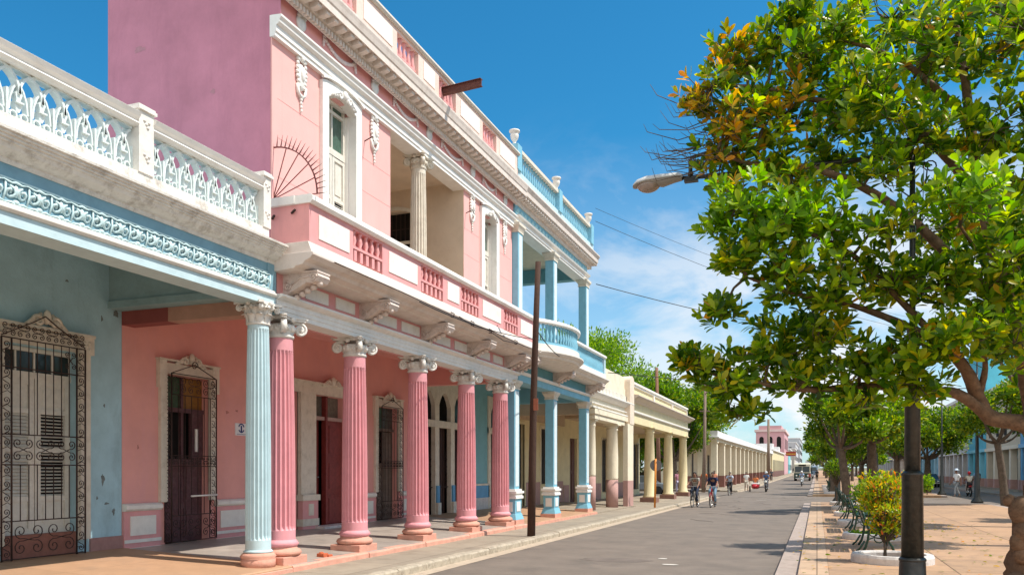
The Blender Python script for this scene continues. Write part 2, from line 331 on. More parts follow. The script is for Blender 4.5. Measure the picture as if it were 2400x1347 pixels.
# ------------------------------------------------------------------ architectural pieces
def shaft_mesh(mb, r0, r1, z0, z1, f0, f1, n=20, cx=0, cy=0):
    per = 6; K = n*per; rows = [z0, f0, f0+.03, f0+.07] + [f0+.07+(f1-f0-.14)*i/5 for i in range(1, 6)] + [f1-.03, f1, z1]
    vs = []; fs = []
    for z in rows:
        t = (z-z0)/(z1-z0); r = r0+(r1-r0)*t + .012*math.sin(math.pi*t)
        dep = 0 if (z <= f0+1e-6 or z >= f1-1e-6) else (.6 if (z < f0+.05 or z > f1-.05) else 1)
        for k in range(K):
            p = (k % per)/per; d = 0
            if .16 < p < .99: d = math.sin(math.pi*(p-.16)/.84)**.7*.17*r*dep
            a = 2*math.pi*k/K; vs.append((cx+(r-d)*math.cos(a), cy+(r-d)*math.sin(a), z))
    m = len(rows)
    for j in range(m-1):
        for k in range(K): fs.append((j*K+k, j*K+(k+1) % K, (j+1)*K+(k+1) % K, (j+1)*K+k))
    fs.append(tuple(range(K))[::-1]); fs.append(tuple(range((m-1)*K, m*K)))
    mb.add(vs, fs, False)
def petal(mb, base, out_dir, w, h, curl, th=.012):
    b = Vector(base); o = Vector(out_dir).normalized(); s_ = Vector((-o.y, o.x, 0)); rows = 6; vs = []; fs = []
    for i in range(rows):
        t = i/(rows-1); oz = h*math.sin(min(t, 1)*1.9)/math.sin(1.57) if t < .83 else h*(.98-.5*(t-.83)); off = curl*(t**2.4)
        ww = w*(.75+.35*math.sin(t*2.6))*(1 if t < .9 else .55)
        for sx in (-1, -.5, 0, .5, 1): vs.append(tuple(b+s_*(ww*sx/2)+o*(off+th*(1-abs(sx))*1.6)+Vector((0, 0, oz))))
    for i in range(rows-1):
        for k in range(4): a = i*5+k; fs.append((a, a+1, a+6, a+5))
    n0 = len(vs); vs2 = [tuple(Vector(v)-o*th) for v in vs]; fs2 = [tuple(x+n0 for x in f)[::-1] for f in fs]
    edge = []
    for i in range(rows-1): edge += [(i*5, i*5+5, n0+i*5+5, n0+i*5), (i*5+4, n0+i*5+4, n0+i*5+9, i*5+9)]
    t0 = (rows-1)*5
    for k in range(4): edge.append((t0+k, t0+k+1, n0+t0+k+1, n0+t0+k))
    mb.add(vs+vs2, fs+fs2+edge, True)
def volute(mb, c, dirv, r, th, turns=1.6):     # scroll in the vertical plane holding dirv
    d = Vector(dirv).normalized(); nrm = Vector((-d.y, d.x, 0)); c = Vector(c)
    pts = spiral(0, 0, r, turns, math.pi/2, -1, 20, .18)
    mb.ribbon(pts, r*.34, th*.9, c-nrm*th*.45, d, (0, 0, 1), nrm, True)
    K = 14; vs = []
    for q in (-.3, .3):
        vs += [tuple(c+d*(r*.86*math.cos(2*math.pi*k/K))+Vector((0, 0, r*.86*math.sin(2*math.pi*k/K)))+nrm*th*q) for k in range(K)]
    mb.add(vs, [tuple(range(K))[::-1], tuple(range(K, 2*K))]+[(k, (k+1) % K, K+(k+1) % K, K+k) for k in range(K)])
    mb.tube([c-nrm*th*.62, c+nrm*th*.62], r*.2, 8)
def abacus(mb, a, z0, z1, dip=.13):
    pts = []
    for k in range(4):
        th = math.pi/2*k+math.pi/4
        c = Vector((math.cos(th), math.sin(th)))*a*1.414; t = Vector((-math.sin(th), math.cos(th)))
        pts += [tuple(c-t*.035), tuple(c+t*.035)]
        th2 = th+math.pi/4; n_ = Vector((math.cos(th2), math.sin(th2)))
        for q in (-.5, 0, .5):
            tt = Vector((-math.sin(th2), math.cos(th2))); pts.append(tuple(n_*(a-dip*(1-abs(q)**2)*.5*a/.3)+tt*q*a))
    mb.extz(pts, z0, z1)
def ionic_capital(r, h=.36):
    mb = MB(); mb.lathe([(r, 0), (r*1.12, .02), (r*1.12, .05), (r*1.02, .07), (r*1.22, .14), (r*1.25, .2), (r*1.0, .24)], n=24)
    for k in range(4):
        th = math.pi/2*k+math.pi/4; d = Vector((math.cos(th), math.sin(th), 0))
        volute(mb, d*(r*1.62)+Vector((0, 0, h*.46)), d, r*.52, .1)
        mb.tube([d*(r*.9)+Vector((0, 0, h*.72)), d*(r*1.3)+Vector((0, 0, h*.80)), d*(r*1.75)+Vector((0, 0, h*.74))], [r*.16, r*.2, r*.12], 6)
        d2 = Vector((math.cos(th+math.pi/4), math.sin(th+math.pi/4), 0))
        mb.ball(d2*(r*1.28)+Vector((0, 0, h*.84)), (r*.24, r*.24, r*.22), 8, 6); mb.ball(d2*(r*1.22)+Vector((0, 0, h*.45)), (r*.2, r*.2, r*.3), 8, 6)
        for q in (-.28, .28):
            d3 = Vector((math.cos(th+math.pi/4+q*1.3), math.sin(th+math.pi/4+q*1.3), 0)); mb.ball(d3*(r*1.2)+Vector((0, 0, h*.44)), (r*.13, r*.13, r*.2), 6, 5)
    abacus(mb, r*1.45, h*.84, h*.93); abacus(mb, r*1.58, h*.935, h)
    return mb
def corinthian_capital(r, h=.38):
    mb = MB(); mb.lathe([(r*1.1, 0), (r*1.18, .02), (r*1.02, .04), (r*1.0, .1), (r*1.08, .2), (r*1.35, .32), (r*1.3, h*.9)], n=20)
    for row, (n, z, w, hh, cu) in enumerate(((8, .03, .13, .14, .08), (8, .11, .13, .16, .12))):
        for k in range(n):
            a = 2*math.pi*(k+.5*row)/n; d = Vector((math.cos(a), math.sin(a), 0)); petal(mb, d*(r*1.03)+Vector((0, 0, z)), d, w, hh, cu)
    for k in range(4):
        th = math.pi/2*k+math.pi/4; d = Vector((math.cos(th), math.sin(th), 0))
        volute(mb, d*(r*1.75)+Vector((0, 0, h*.72)), d, r*.33, .07); petal(mb, d*(r*1.2)+Vector((0, 0, h*.5)), d, .1, .12, .1)
        d2 = Vector((math.cos(th+math.pi/4), math.sin(th+math.pi/4), 0)); mb.ball(d2*(r*1.5)+Vector((0, 0, h*.92)), (.04, .04, .045), 8, 6)
        for q in (-.22, .22):
            d3 = Vector((math.cos(th+math.pi/4+q), math.sin(th+math.pi/4+q), 0)); volute(mb, d3*(r*1.42)+Vector((0, 0, h*.74)), d3, r*.2, .05)
    abacus(mb, r*1.6, h*.88, h)
    return mb
def child_empty(name, parent, loc):
    o = bpy.data.objects.new(name, None); COL.objects.link(o); o.parent = parent; off = WL[parent.name]; o.location = Vector(loc)-off; WL[o.name] = Vector((0, 0, 0)); return o
def scroll_panel(mb, x, y0, y1, z0, z1, r=.008, mir=True, dirn='y'):   # C and S scrolls filling a panel of ironwork
    w, h = y1-y0, z1-z0; f = lambda a, b: (x, y0+a, z0+b)
    k = max(1, round(w/(h*.95))); cw = w/k
    for i in range(k):
        for sy in (-1, 1):
            for sz in (-1, 1):
                cx, cz = cw*(i+.5)+sy*cw*.24, h/2+sz*h*.22; rr = min(cw, h)*.2
                pts = spiral(cx, cz, rr, 1.4, math.atan2(-sz, -sy*.4), sy*sz, 16, .15)
                mb.tube([f(cw*(i+.5), h/2)]+[f(a, b) for a, b in pts], r, 4)
def scroll_column(mb, x, y0, y1, z0, z1, r=.008):
    w = y1-y0; n = max(2, round((z1-z0)/(w*1.25))); st = (z1-z0)/n; cy = (y0+y1)/2
    for i in range(n):
        cz = z0+st*(i+.5); sg = 1 if i % 2 else -1
        pts = spiral(0, 0, w*.36, 1.5, -math.pi/2*sg, sg, 16, .12)
        mb.tube([(x, cy-w*.36, cz-st*.45*sg)]+[(x, cy+a, cz+b) for a, b in pts], r, 4)
        mb.tube([(x, y0, cz-st*.5), (x, cy+w*.1, cz-st*.3), (x, y1, cz-st*.5)], r*.8, 4)
def crest(mb, x, yc, z, w, h):     # carved crest over a door or window
    for i in range(-4, 5):
        t = i/4; mb.ball((x, yc+t*w*.42, z+h*(.18+.3*(1-t*t))), (.035, w*.075, h*(.22-.1*abs(t))), 8, 6)
    mb.ball((x+.03, yc, z+h*.62), (.05, w*.09, h*.34), 10, 7)
    for s_ in (-1, 1):
        mb.ribbon([(yc+s_*a, b) for a, b in spiral(w*.2, z+h*.38, h*.3, 1.2, 0, 1, 14, .2)], h*.13, .05+.004*s_, (x-.004, 0, 0), (0, 1, 0), (0, 0, 1), (1, 0, 0), True)
        mb.ribbon([(yc+s_*w*.12, z+h*.75), (yc+s_*w*.3, z+h*.5), (yc+s_*w*.5, z+h*.1)], h*.12, .042+.003*s_, (x-.009, 0, 0), (0, 1, 0), (0, 0, 1), (1, 0, 0), True)
def frame_yz(mb, x0, x1, y0, y1, z0, z1, t, top=None, bottom=False):      # door frame standing in the x plane
    tp = top or t
    mb.box(x0, x1, y0-t, y0, z0, z1+tp); mb.box(x0, x1, y1, y1+t, z0, z1+tp); mb.box(x0, x1-.003, y0, y1, z1, z1+tp)
    if bottom: mb.box(x0, x1-.003, y0, y1, z0, z0+t)
def wall_with_holes(mb, xa, xb, y0, y1, z0, z1, holes):
    y = y0
    for (a, b, c, d) in sorted(holes):
        mb.box(xa, xb, y, a, z0, z1)
        if c > z0+.001: mb.box(xa, xb, a, b, z0, c)
        if d < z1: mb.box(xa, xb, a, b, d, z1)
        y = b
    mb.box(xa, xb, y, y1, z0, z1)
def louvres(mb, x, y0, y1, z0, z1, st=.055, th=.035, k_=.8):
    z = z0
    while z < z1-.01:
        mb.add([(x, y0, z+st*k_), (x, y1, z+st*k_), (x+th, y1, z), (x+th, y0, z), (x-.006, y0, z+st*k_-.008), (x-.006, y1, z+st*k_-.008), (x+th-.006, y1, z-.008), (x+th-.006, y0, z-.008)],
               [(0, 1, 2, 3), (7, 6, 5, 4), (0, 3, 7, 4), (1, 5, 6, 2), (3, 2, 6, 7), (0, 4, 5, 1)]); z += st

# ------------------------------------------------------------------ blue house at the left
H1 = empty('arcaded_house', (-10, 6, .1), 'single-storey blue house at the left edge with white lattice balustrade and carved blue frieze', 'house')
FZ = .36
mb = MB(); mb.ext([(-11.62, -.2), (-11.62, .40), (-8.02, .225), (-8.0, .205), (-8.0, -.2)], -12, 11.15); mb.build('porch_floor', PORCHO, H1)
mb = MB(); mb.ext([(-7.998, -.1), (-7.998, .19), (-7.985, .18), (-7.98, -.1)], -12, 11.15); mb.build('porch_edge', SALMON, H1)
mb = MB(); wall_with_holes(mb, -11.9, -11.6, -12, 11.13, .1, 5.9, [(8.86, 10.2, .1, 3.72), (3.5, 5.2, .1, 3.72)]); mb.build('wall', BLUEWALL, H1)
mb = MB(); mb.box(-11.6, -11.57, 10.44, 11.13, .3, .62); mb.box(-11.6, -11.57, 5.4, 8.62, .3, .62); mb.build('skirting', mat('pinkish_skirting', (.36, .2, .18), .8, .15, 2), H1)
mb = MB(); mb.box(-11.9, -8.6, -12, 11.12, 5.38, 5.5); mb.box(-20, -11.9, -12, 11.12, 5.3, 5.5); mb.build('ceiling', BLUEWALL, H1)
mb = MB(); mb.box(-11.6, -8.6, 10.86, 11.12, 4.72, 5.38); mb.box(-11.6, -8.6, 10.82, 11.125, 4.6, 4.72); mb.build('cross_beam', mat('grey_blue_beam', (.27, .40, .42), .8, .1, 1, (.16, .22, .22), .4), H1)
mb = MB(); mb.box(-8.6, -8.2, -12, 10.98, 4.42, 4.56); mb.build('front_beam', LBLUE, H1)
mb = MB(); mb.ext([(-8.58, 4.562), (-8.18, 4.562), (-8.15, 4.59), (-8.15, 4.61), (-8.19, 4.63), (-8.2, 4.66), (-8.58, 4.66)], -12, 10.98); mb.build('moulding', WHITE2, H1)
mb = MB(); mb.box(-8.58, -8.26, -12, 10.96, 4.663, 5.12); mb.box(-8.58, -8.24, 10.83, 11.05, 4.3, 5.1); mb.build('frieze', FRIEZEBLUE, H1)
# carved frieze ornament
mb = MB(); y = 5.6
while y < 10.75:
    zc = 4.80
    for s_ in (-1, 1):
        mb.tube([(-8.24+.02*math.sin(i), y+.075*s_+a, zc+b) for i, (a, b) in enumerate(spiral(0, 0, .068, 1.3, math.pi*.5, s_, 11, .25))], .019, 4)
        mb.tube([(-8.245, y, zc+.12), (-8.225, y+.06*s_, zc+.10), (-8.24, y+.15*s_, zc+.125)], [.02, .014, .008], 4)
        mb.tube([(-8.245, y, zc-.13), (-8.225, y+.07*s_, zc-.11), (-8.24, y+.15*s_, zc-.12)], [.02, .016, .01], 4)
    mb.ball((-8.24, y, zc+.02), (.035, .03, .07), 6, 5); mb.ball((-8.24, y, zc-.1), (.03, .045, .03), 6, 4)
    mb.tube([(-8.25, y+.13, zc-.13), (-8.225, y+.15, zc), (-8.25, y+.17, zc+.12)], .013, 4)
    y += .285
mb.box(-8.262, -8.243, -12, 10.9, 4.935, 4.955)
mb.build('carved_ornament', mat('frieze_ornament_paint', (.52, .68, .70), .6, .1, 4, (.3, .45, .5), .3, 3, .1), H1)
mb = MB(); mb.ext([(-8.5, 5.10), (-8.25, 5.10), (-8.225, 5.13), (-8.225, 5.155), (-8.18, 5.165), (-8.10, 5.215), (-8.075, 5.26), (-8.05, 5.265), (-8.05, 5.29), (-8.02, 5.295), (-8.02, 5.32), (-7.99, 5.325), (-7.99, 5.35), (-7.96, 5.355), (-7.955, 5.385), (-7.99, 5.40), (-8.2, 5.41), (-8.5, 5.41)], -12, 11.0); mb.build('cornice', GRIME, H1)
mb = MB(); mb.box(-8.42, -8.19, -12, 10.8, 5.411, 5.62); mb.build('balustrade_plinth', GRIME, H1)
mb = MB(); mb.ext([(-8.42, 6.2), (-8.2, 6.2), (-8.16, 6.23), (-8.2, 6.27), (-8.15, 6.31), (-8.12, 6.36), (-8.17, 6.39), (-8.45, 6.4), (-8.45, 6.25)], -12, 8.12)
mb.ext([(-8.42, 6.2), (-8.2, 6.2), (-8.16, 6.23), (-8.2, 6.27), (-8.15, 6.31), (-8.12, 6.36), (-8.17, 6.39), (-8.45, 6.4), (-8.45, 6.25)], 8.37, 10.64); mb.build('balustrade_rail', WHITE, H1)
for (a, b) in ((5.55, 5.8), (8.12, 8.37), (10.64, 10.82)):
    mb = MB(); mb.box(-8.46, -8.17, a, b, 5.621, 6.42); mb.box(-8.49, -8.14, a-.03, b+.03, 6.42, 6.46); mb.box(-8.48, -8.155, a-.015, b+.015, 6.46, 6.49)
    for q in ((0, 0), (.04, .03), (-.035, .04), (.02, -.04)):
        for zc in (5.82, 6.26): mb.ball((-8.17, (a+b)/2+q[0], zc+q[1]), (.02, .025, .02), 6, 4)
    mb.build('balustrade_post', WHITE2, H1)
LAT = mat('lattice_pale_paint', (.68, .75, .74), .6, .08, 3, (.35, .4, .4), .4, 2, .1)
for (a, b) in ((5.8, 8.12), (8.37, 10.64)):
    mb = MB(); n = 8; st = (b-a)/n; z0 = 5.63; pr = dict(U=(0, 1, 0), V=(0, 0, 1), Nn=(1, 0, 0))
    mb.box(-8.37, -8.27, a, b, 5.621, 5.645)
    for i in range(-1, n+1):
        yc = a+st*(i+.5); pts = []
        for k in range(15):     # interlacing tall arches two modules wide
            t = math.pi*k/14; yy = yc+st*1.0*math.cos(t)*1.0; zz = z0+.30+.27*math.sin(t)**.85
            if a-.001 <= yy <= b+.001: pts.append((yy, zz))
        if len(pts) > 1: mb.ribbon(pts, .03, .10, **dict(pr, O=(-8.37+.006*(i % 2), 0, 0)))
    for i in range(n+1): mb.box(-8.375, -8.272, a+st*i-.013 if i else a, a+st*i+.013 if i < n else b, z0+.01, z0+.32)
    for i in range(n):
        yc = a+st*(i+.5)
        for s_ in (-1, 1):
            mb.ribbon([(yc+s_*.066+.042*math.cos(q*math.pi/6), z0+.055+.042*math.sin(q*math.pi/6)) for q in range(13)], .016, .085, **dict(pr, O=(-8.366, 0, 0)))
            mb.ribbon([(yc+s_*.115, z0+.1), (yc+s_*.10, z0+.24), (yc+s_*.06, z0+.35), (yc+s_*.01, z0+.42)], .02, .078, **dict(pr, O=(-8.365, 0, 0)))
        mb.add([(-8.36, yc-.02, z0+.1), (-8.36, yc+.02, z0+.1), (-8.36, yc+.05, z0+.2), (-8.36, yc+.02, z0+.215), (-8.36, yc+.045, z0+.30), (-8.36, yc, z0+.36), (-8.36, yc-.045, z0+.30), (-8.36, yc-.02, z0+.215), (-8.36, yc-.05, z0+.2)] +
               [(-8.30, yc-.02, z0+.1), (-8.30, yc+.02, z0+.1), (-8.28, yc+.05, z0+.2), (-8.29, yc+.02, z0+.215), (-8.28, yc+.045, z0+.30), (-8.28, yc, z0+.36), (-8.28, yc-.045, z0+.30), (-8.29, yc-.02, z0+.215), (-8.28, yc-.05, z0+.2)],
               [tuple(range(9))[::-1], tuple(range(9, 18))]+[(k, (k+1) % 9, 9+(k+1) % 9, 9+k) for k in range(9)])
        mb.box(-8.36, -8.26, yc-.05, yc+.05, z0+.195, z0+.212)
    mb.build('lattice_panel', LAT, H1)
# fluted blue column
def fluted_column(parent, x, y, zb, ztop, r0, r1, cap, shaftm, capm, basem, kind):
    c = child_empty('column', parent, (x, y, 0))
    hc = .36
    mb = MB(); shaft_mesh(mb, r0, r1, zb+.27, ztop-hc, zb+.42, ztop-hc-.2 if kind == 'ionic' else ztop-hc-.06)
    mb.build('shaft', shaftm, c)
    mb = MB()
    if kind == 'ionic':
        mb.lathe([(r0*1.3, zb+.01), (r0*1.42, zb+.05), (r0*1.3, zb+.10), (r0*1.12, zb+.12), (r0*1.1, zb+.15)], n=28)
        mb.build('base', basem, c)
        mb = MB(); mb.lathe([(r0*1.12, zb+.152), (r0*1.12, zb+.165), (r0*1.24, zb+.195), (r0*1.12, zb+.235), (r0*1.0, zb+.27)], n=28); mb.build('base_ring', shaftm, c)
        mb = MB(); mb.box(-.34, .31, -.33, .33, .08, zb+.0); mb.build('plinth', basem, c, bevel=.012)
    else:
        mb.lathe([(r0*1.35, zb-.02), (r0*1.35, zb+.12), (r0*1.28, zb+.125), (r0*1.42, zb+.16), (r0*1.28, zb+.2), (r0*1.15, zb+.22)], n=28); mb.build('base', basem, c)
        mb = MB(); mb.lathe([(r0*1.1, zb+.222), (r0*1.18, zb+.24), (r0*1.0, zb+.27)], n=28); mb.build('base_ring', shaftm, c)
    cb = ionic_capital(r1, hc) if kind == 'ionic' else corinthian_capital(r1, hc)
    o = cb.build('capital', capm, c); o.location.z = ztop-hc
    return c
fluted_column(H1, -8.4, 10.80, .24, 4.45, .2, .165, None, LBLUE, WHITE2, SALMON, 'corinthian')
# door with shutters, surround, grille
d = child_empty('door', H1, (0, 0, 0)); WL[d.name] = Vector((0, 0, 0)); d.location = -WL[H1.name]
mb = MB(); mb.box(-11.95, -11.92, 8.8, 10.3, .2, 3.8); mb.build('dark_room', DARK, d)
for (a, b) in ((8.87, 9.52), (9.54, 10.19)):
    mb = MB(); xx = -11.8
    mb.box(xx, xx+.05, a, a+.1, .75, 3.24); mb.box(xx, xx+.05, b-.1, b, .75, 3.24)
    for (p, q) in ((.75, .85), (1.28, 1.36), (2.06, 2.14), (2.68, 2.76), (3.14, 3.24)): mb.box(xx, xx+.047, a+.1, b-.1, p, q)
    mb.box(xx, xx+.02, a+.1, b-.1, .85, 1.28); mb.box(xx+.02, xx+.035, a+.16, b-.16, .92, 1.22); mb.box(xx, xx+.02, a+.1, b-.1, 2.76, 3.14); mb.box(xx+.02, xx+.035, a+.16, b-.16, 2.82, 3.08)
    kk = .8 if a < 9 else .3; louvres(mb, xx, a+.1, b-.1, 1.37, 2.06, k_=kk); louvres(mb, xx, a+.1, b-.1, 2.15, 2.68, k_=kk); mb.build('shutter_leaf', WOODWHITE, d)
mb = MB(); mb.box(-11.82, -11.74, 8.86, 10.2, 3.24, 3.34); mb.box(-11.82, -11.74, 8.86, 10.2, 3.66, 3.72); [mb.box(-11.8, -11.76, 8.86+.33*k, 8.89+.33*k, 3.34, 3.66) for k in range(1, 5)]; mb.build('transom_frame', WOODWHITE, d)
mb = MB(); mb.box(-11.79, -11.78, 8.86, 10.2, 3.34, 3.66); mb.build('transom_glass', GLASS, d)
mb = MB(); mb.box(-11.84, -11.62, 8.87, 10.19, .38, .76); mb.build('threshold_board', mat('red_brown_board', (.26, .11, .08), .7, .2, 3), d)
mb = MB(); frame_yz(mb, -11.62, -11.53, 8.85, 10.21, .62, 3.74, .2, .24); mb.box(-11.62, -11.5, 8.6, 8.9, 3.72, 4.0); mb.box(-11.62, -11.5, 10.16, 10.46, 3.72, 4.0); mb.box(-11.62, -11.47, 8.6, 10.46, 4.0, 4.05)
crest(mb, -11.5, 9.53, 4.0, .75, .34)
for yy in (8.75, 10.31):
    for q in ((0, 0), (.05, .05), (-.05, .05), (.05, -.05), (-.05, -.05)): mb.ball((-11.5, yy+q[0], 3.86+q[1]), (.02, .03, .03), 6, 4)
mb.build('surround', CREAMW, d)
g = MB(); X0 = -11.42; ya, yb, z0, z1 = 8.71, 10.20, .4, 3.78
for yy in (ya, ya+.165, yb-.165, yb): g.tube([(X0, yy, z0), (X0, yy, z1)], .014, 4)
for zz in (z0+.02, 1.0, 1.86, 2.32, 3.34, z1): g.tube([(X0, ya, zz), (X0, yb, zz)], .012, 4)
ib = (yb-ya-.33)/8
for k in range(1, 8):
    yy = ya+.165+ib*k; g.tube([(X0, yy, 1.0), (X0, yy, 1.86)], .008, 4); g.tube([(X0, yy, 2.32), (X0, yy, 3.34)], .008, 4)
    g.tube([(X0, yy, 3.34), (X0, yy, z1)], .007, 4)
scroll_column(g, X0, ya, ya+.165, z0, z1, .007); scroll_column(g, X0, yb-.165, yb, z0, z1, .007)
scroll_panel(g, X0, ya+.165, yb-.165, z0+.02, 1.0, .008); scroll_panel(g, X0, ya+.165, yb-.165, 1.86, 2.32, .008); scroll_panel(g, X0, yb-.4, yb-.165, 3.34, z1, .007)
scroll_panel(g, X0, ya, yb, z1, z1+.26, .007); g.tube([(X0, ya, z1+.02), (X0, (ya+yb)/2-.2, z1+.3), (X0, (ya+yb)/2, z1+.42)], .01, 4); g.tube([(X0, yb, z1+.02), (X0, (ya+yb)/2+.2, z1+.3), (X0, (ya+yb)/2, z1+.42)], .01, 4)
for yy in (ya, yb):
    for k in range(9): g.tube([(X0, yy, z0+.1+k*.42), (-11.6, yy, z0+.1+k*.42)], .007, 4)
    scroll_column(g, X0, yy, yy, z0, z1, .005) if False else None
g.build('iron_grille', IRON, H1)

# bare render and damp patches with their own outlines on the old plaster
def patches(parent, name, m, spots, plane='x', d=-11.597, seed=1):
    rr = random.Random(seed)
    for (a, z, ra, rz) in spots:
        mb = MB(); n = 22; ph = rr.uniform(0, 6); pts = []
        for k in range(n):
            t = 2*math.pi*k/n; q = 1+.22*math.sin(3*t+ph)+.14*math.sin(7*t+ph*2)+rr.uniform(-.1, .1); pts.append((a+ra*q*math.cos(t), z+rz*q*math.sin(t)))
        vs = [((d, p, q) if plane == 'x' else (p, d, q)) for p, q in pts]; mb.add(vs, [tuple(range(n))]); mb.build(name, m, parent)
PLAST = mat('bare_grey_render', (.16, .19, .19), .95, .25, 4, (.08, .1, .1), .5, 4, .4, 40)
patches(H1, 'plaster_patch', PLAST, [(10.72, 1.62, .035, .09), (10.8, 1.2, .05, .02), (10.95, 1.05, .03, .06), (10.6, 1.3, .02, .03), (10.75, 2.9, .02, .03), (11.0, 4.55, .05, .08), (10.7, 4.4, .02, .05), (10.0, 4.9, .03, .02), (8.3, 4.6, .05, .03)])
# ------------------------------------------------------------------ pink house
H2 = empty('pink_arcaded_house', (-10, 16.8, .1), 'two-storey pink house with white mouldings, fluted rose columns and a long balcony', 'house')
mb = MB(); mb.ext([(-11.62, -.2), (-11.62, .38), (-8.02, .225), (-8.0, .205), (-8.0, -.2)], 11.152, 22.6); mb.build('porch_floor', PORCHM, H2)
mb = MB(); r = random.Random(9); y = 11.152
while y < 22.6:
    e = min(y+.8, 22.6); x1 = -7.975+r.uniform(-.012, .01); zt = .235+r.uniform(-.012, .004)
    mb.ext([(-8.16, .1), (-8.16, zt), (x1-.02, zt-.005), (x1, zt-.03), (x1, .0)], y, e-.003); y = e
mb.build('porch_edge', SALMON, H2, bevel=.006)
# ground floor wall
holes = [(12.16, 13.34, .1, 3.62), (15.5, 16.38, .1, 3.66), (17.03, 18.42, .1, 3.66), (20.1, 21.3, .1, 3.6)]
mb = MB(); wall_with_holes(mb, -11.9, -11.6, 11.14, 22.6, .1, 5.05, holes); mb.build('inner_wall', PINKIN, H2)
mb = MB(); mb.box(-11.6, -8.6, 11.13, 22.6, 5.03, 5.1); mb.build('ceiling', PINKIN, H2)
mb = MB(); mb.box(-11.6, -8.6, 22.3, 22.6, 4.38, 5.03); mb.build('cross_beam', PINKIN, H2)
mb = MB(); mb.box(-11.6, -10.55, 11.13, 11.42, 4.36, 5.03); mb.build('painted_beam', mat('dark_red_patch', (.27, .07, .06), .8, .12, 1), H2)
mb = MB(); mb.box(-10.55, -8.6, 11.13, 11.42, 4.36, 5.03); mb.build('painted_beam', mat('beige_patch', (.47, .27, .20), .85, .12, 1), H2)
# dado
segs = [(11.14, 12.0), (13.5, 15.3), (18.6, 19.93), (21.47, 22.6)]
for a, b in segs:
    md, mc, mp_ = MB(), MB(), MB()
    md.box(-11.6, -11.55, a, b, .3, 1.04)
    mc.ext([(-11.6, 1.042), (-11.53, 1.042), (-11.49, 1.08), (-11.49, 1.14), (-11.53, 1.17), (-11.6, 1.18)], a-.0, b+.0)
    mc.box(-11.55, -11.53, a, b, .47, .53); mc.box(-11.55, -11.525, a, b, .3, .38)
    mp_.box(-11.55, -11.53, a+.13, b-.13, .6, .95)
    md.build('dado', PINKD, H2); mc.build('dado_moulding', PANELW, H2); mp_.build('dado_panel', PANELW, H2)
def surround(parent, y0, y1, z1, t=.17, zb=1.18, cr_=.8, x=-11.6):
    mb = MB(); frame_yz(mb, x-.02, x+.07, y0, y1, zb, z1, t, .2); mb.box(x-.02, x+.09, y0-t-.05, y0-t+.13, z1-.28, z1+.24); mb.box(x-.02, x+.09, y1+t-.13, y1+t+.05, z1-.28, z1+.24)
    mb.box(x-.02, x+.06, y0-t, y0, .3, zb-.003) if zb < 1 else None; mb.box(x-.02, x+.06, y1, y1+t, .3, zb-.003) if zb < 1 else None
    mb.box(x-.02, x+.11, y0-t-.07, y1+t+.07, z1+.242, z1+.275); crest(mb, x+.08, (y0+y1)/2, z1+.16, cr_, .3)
    return mb.build('surround', CREAMW, parent)
def grille(parent, y0, y1, z0, z1, x=-11.42, nb=7, col=None, mid=(1.75, 1.95)):
    g = MB()
    for yy in (y0, y1): g.tube([(x, yy, z0), (x, yy, z1)], .014, 4)
    for zz in (z0, z0+.5, mid[0], mid[1], z1-.4, z1): g.tube([(x, y0, zz), (x, y1, zz)], .011, 4)
    for k in range(1, nb): yy = y0+(y1-y0)*k/nb; g.tube([(x, yy, z0+.5), (x, yy, z1-.4)], .007, 4)
    scroll_panel(g, x, y0, y1, z0, z0+.5, .007); scroll_panel(g, x, y0, y1, mid[0], mid[1], .006); scroll_panel(g, x, y0, y1, z1-.4, z1, .006)
    g.tube([(x, y0, z1), (x, (y0+y1)/2, z1+.22), (x, y1, z1)], .01, 4); g.tube(([(x, (y0+y1)/2+a, z1+.2+b) for a, b in spiral(0, 0, .09, 1.5, 0, 1)]), .008, 4)
    for yy in (y0, y1):      # side returns with scrolls
        g.tube([(x, yy, z0), (-11.6, yy, z0)], .008, 4); n = int((z1-z0)/.2)
        for k in range(n):
            zc = z0+.1+k*.2; g.tube([(-11.51+.05*math.cos(t*.9), yy, zc+.07*math.sin(t*.9)) for t in range(8)], .006, 4); g.tube([(x, yy, zc-.1), (-11.6, yy, zc+.1)], .005, 4)
        g.tube([(-11.585, yy, z0), (-11.585, yy, z1)], .009, 4)
    return g.build('iron_grille', col or IRON, parent)
def panel_leaf(mb, x, a, b, z0, z1, cuts):
    mb.box(x, x+.03, a, b, z0, z1); zz = [z0]+cuts+[z1]
    for i in range(len(zz)-1):
        p, q = zz[i]+.06, zz[i+1]-.06
        mb.box(x+.03, x+.045, a+.06, b-.06, p, q); mb.box(x+.045, x+.06, a+.12, b-.12, p+.06, q-.06)
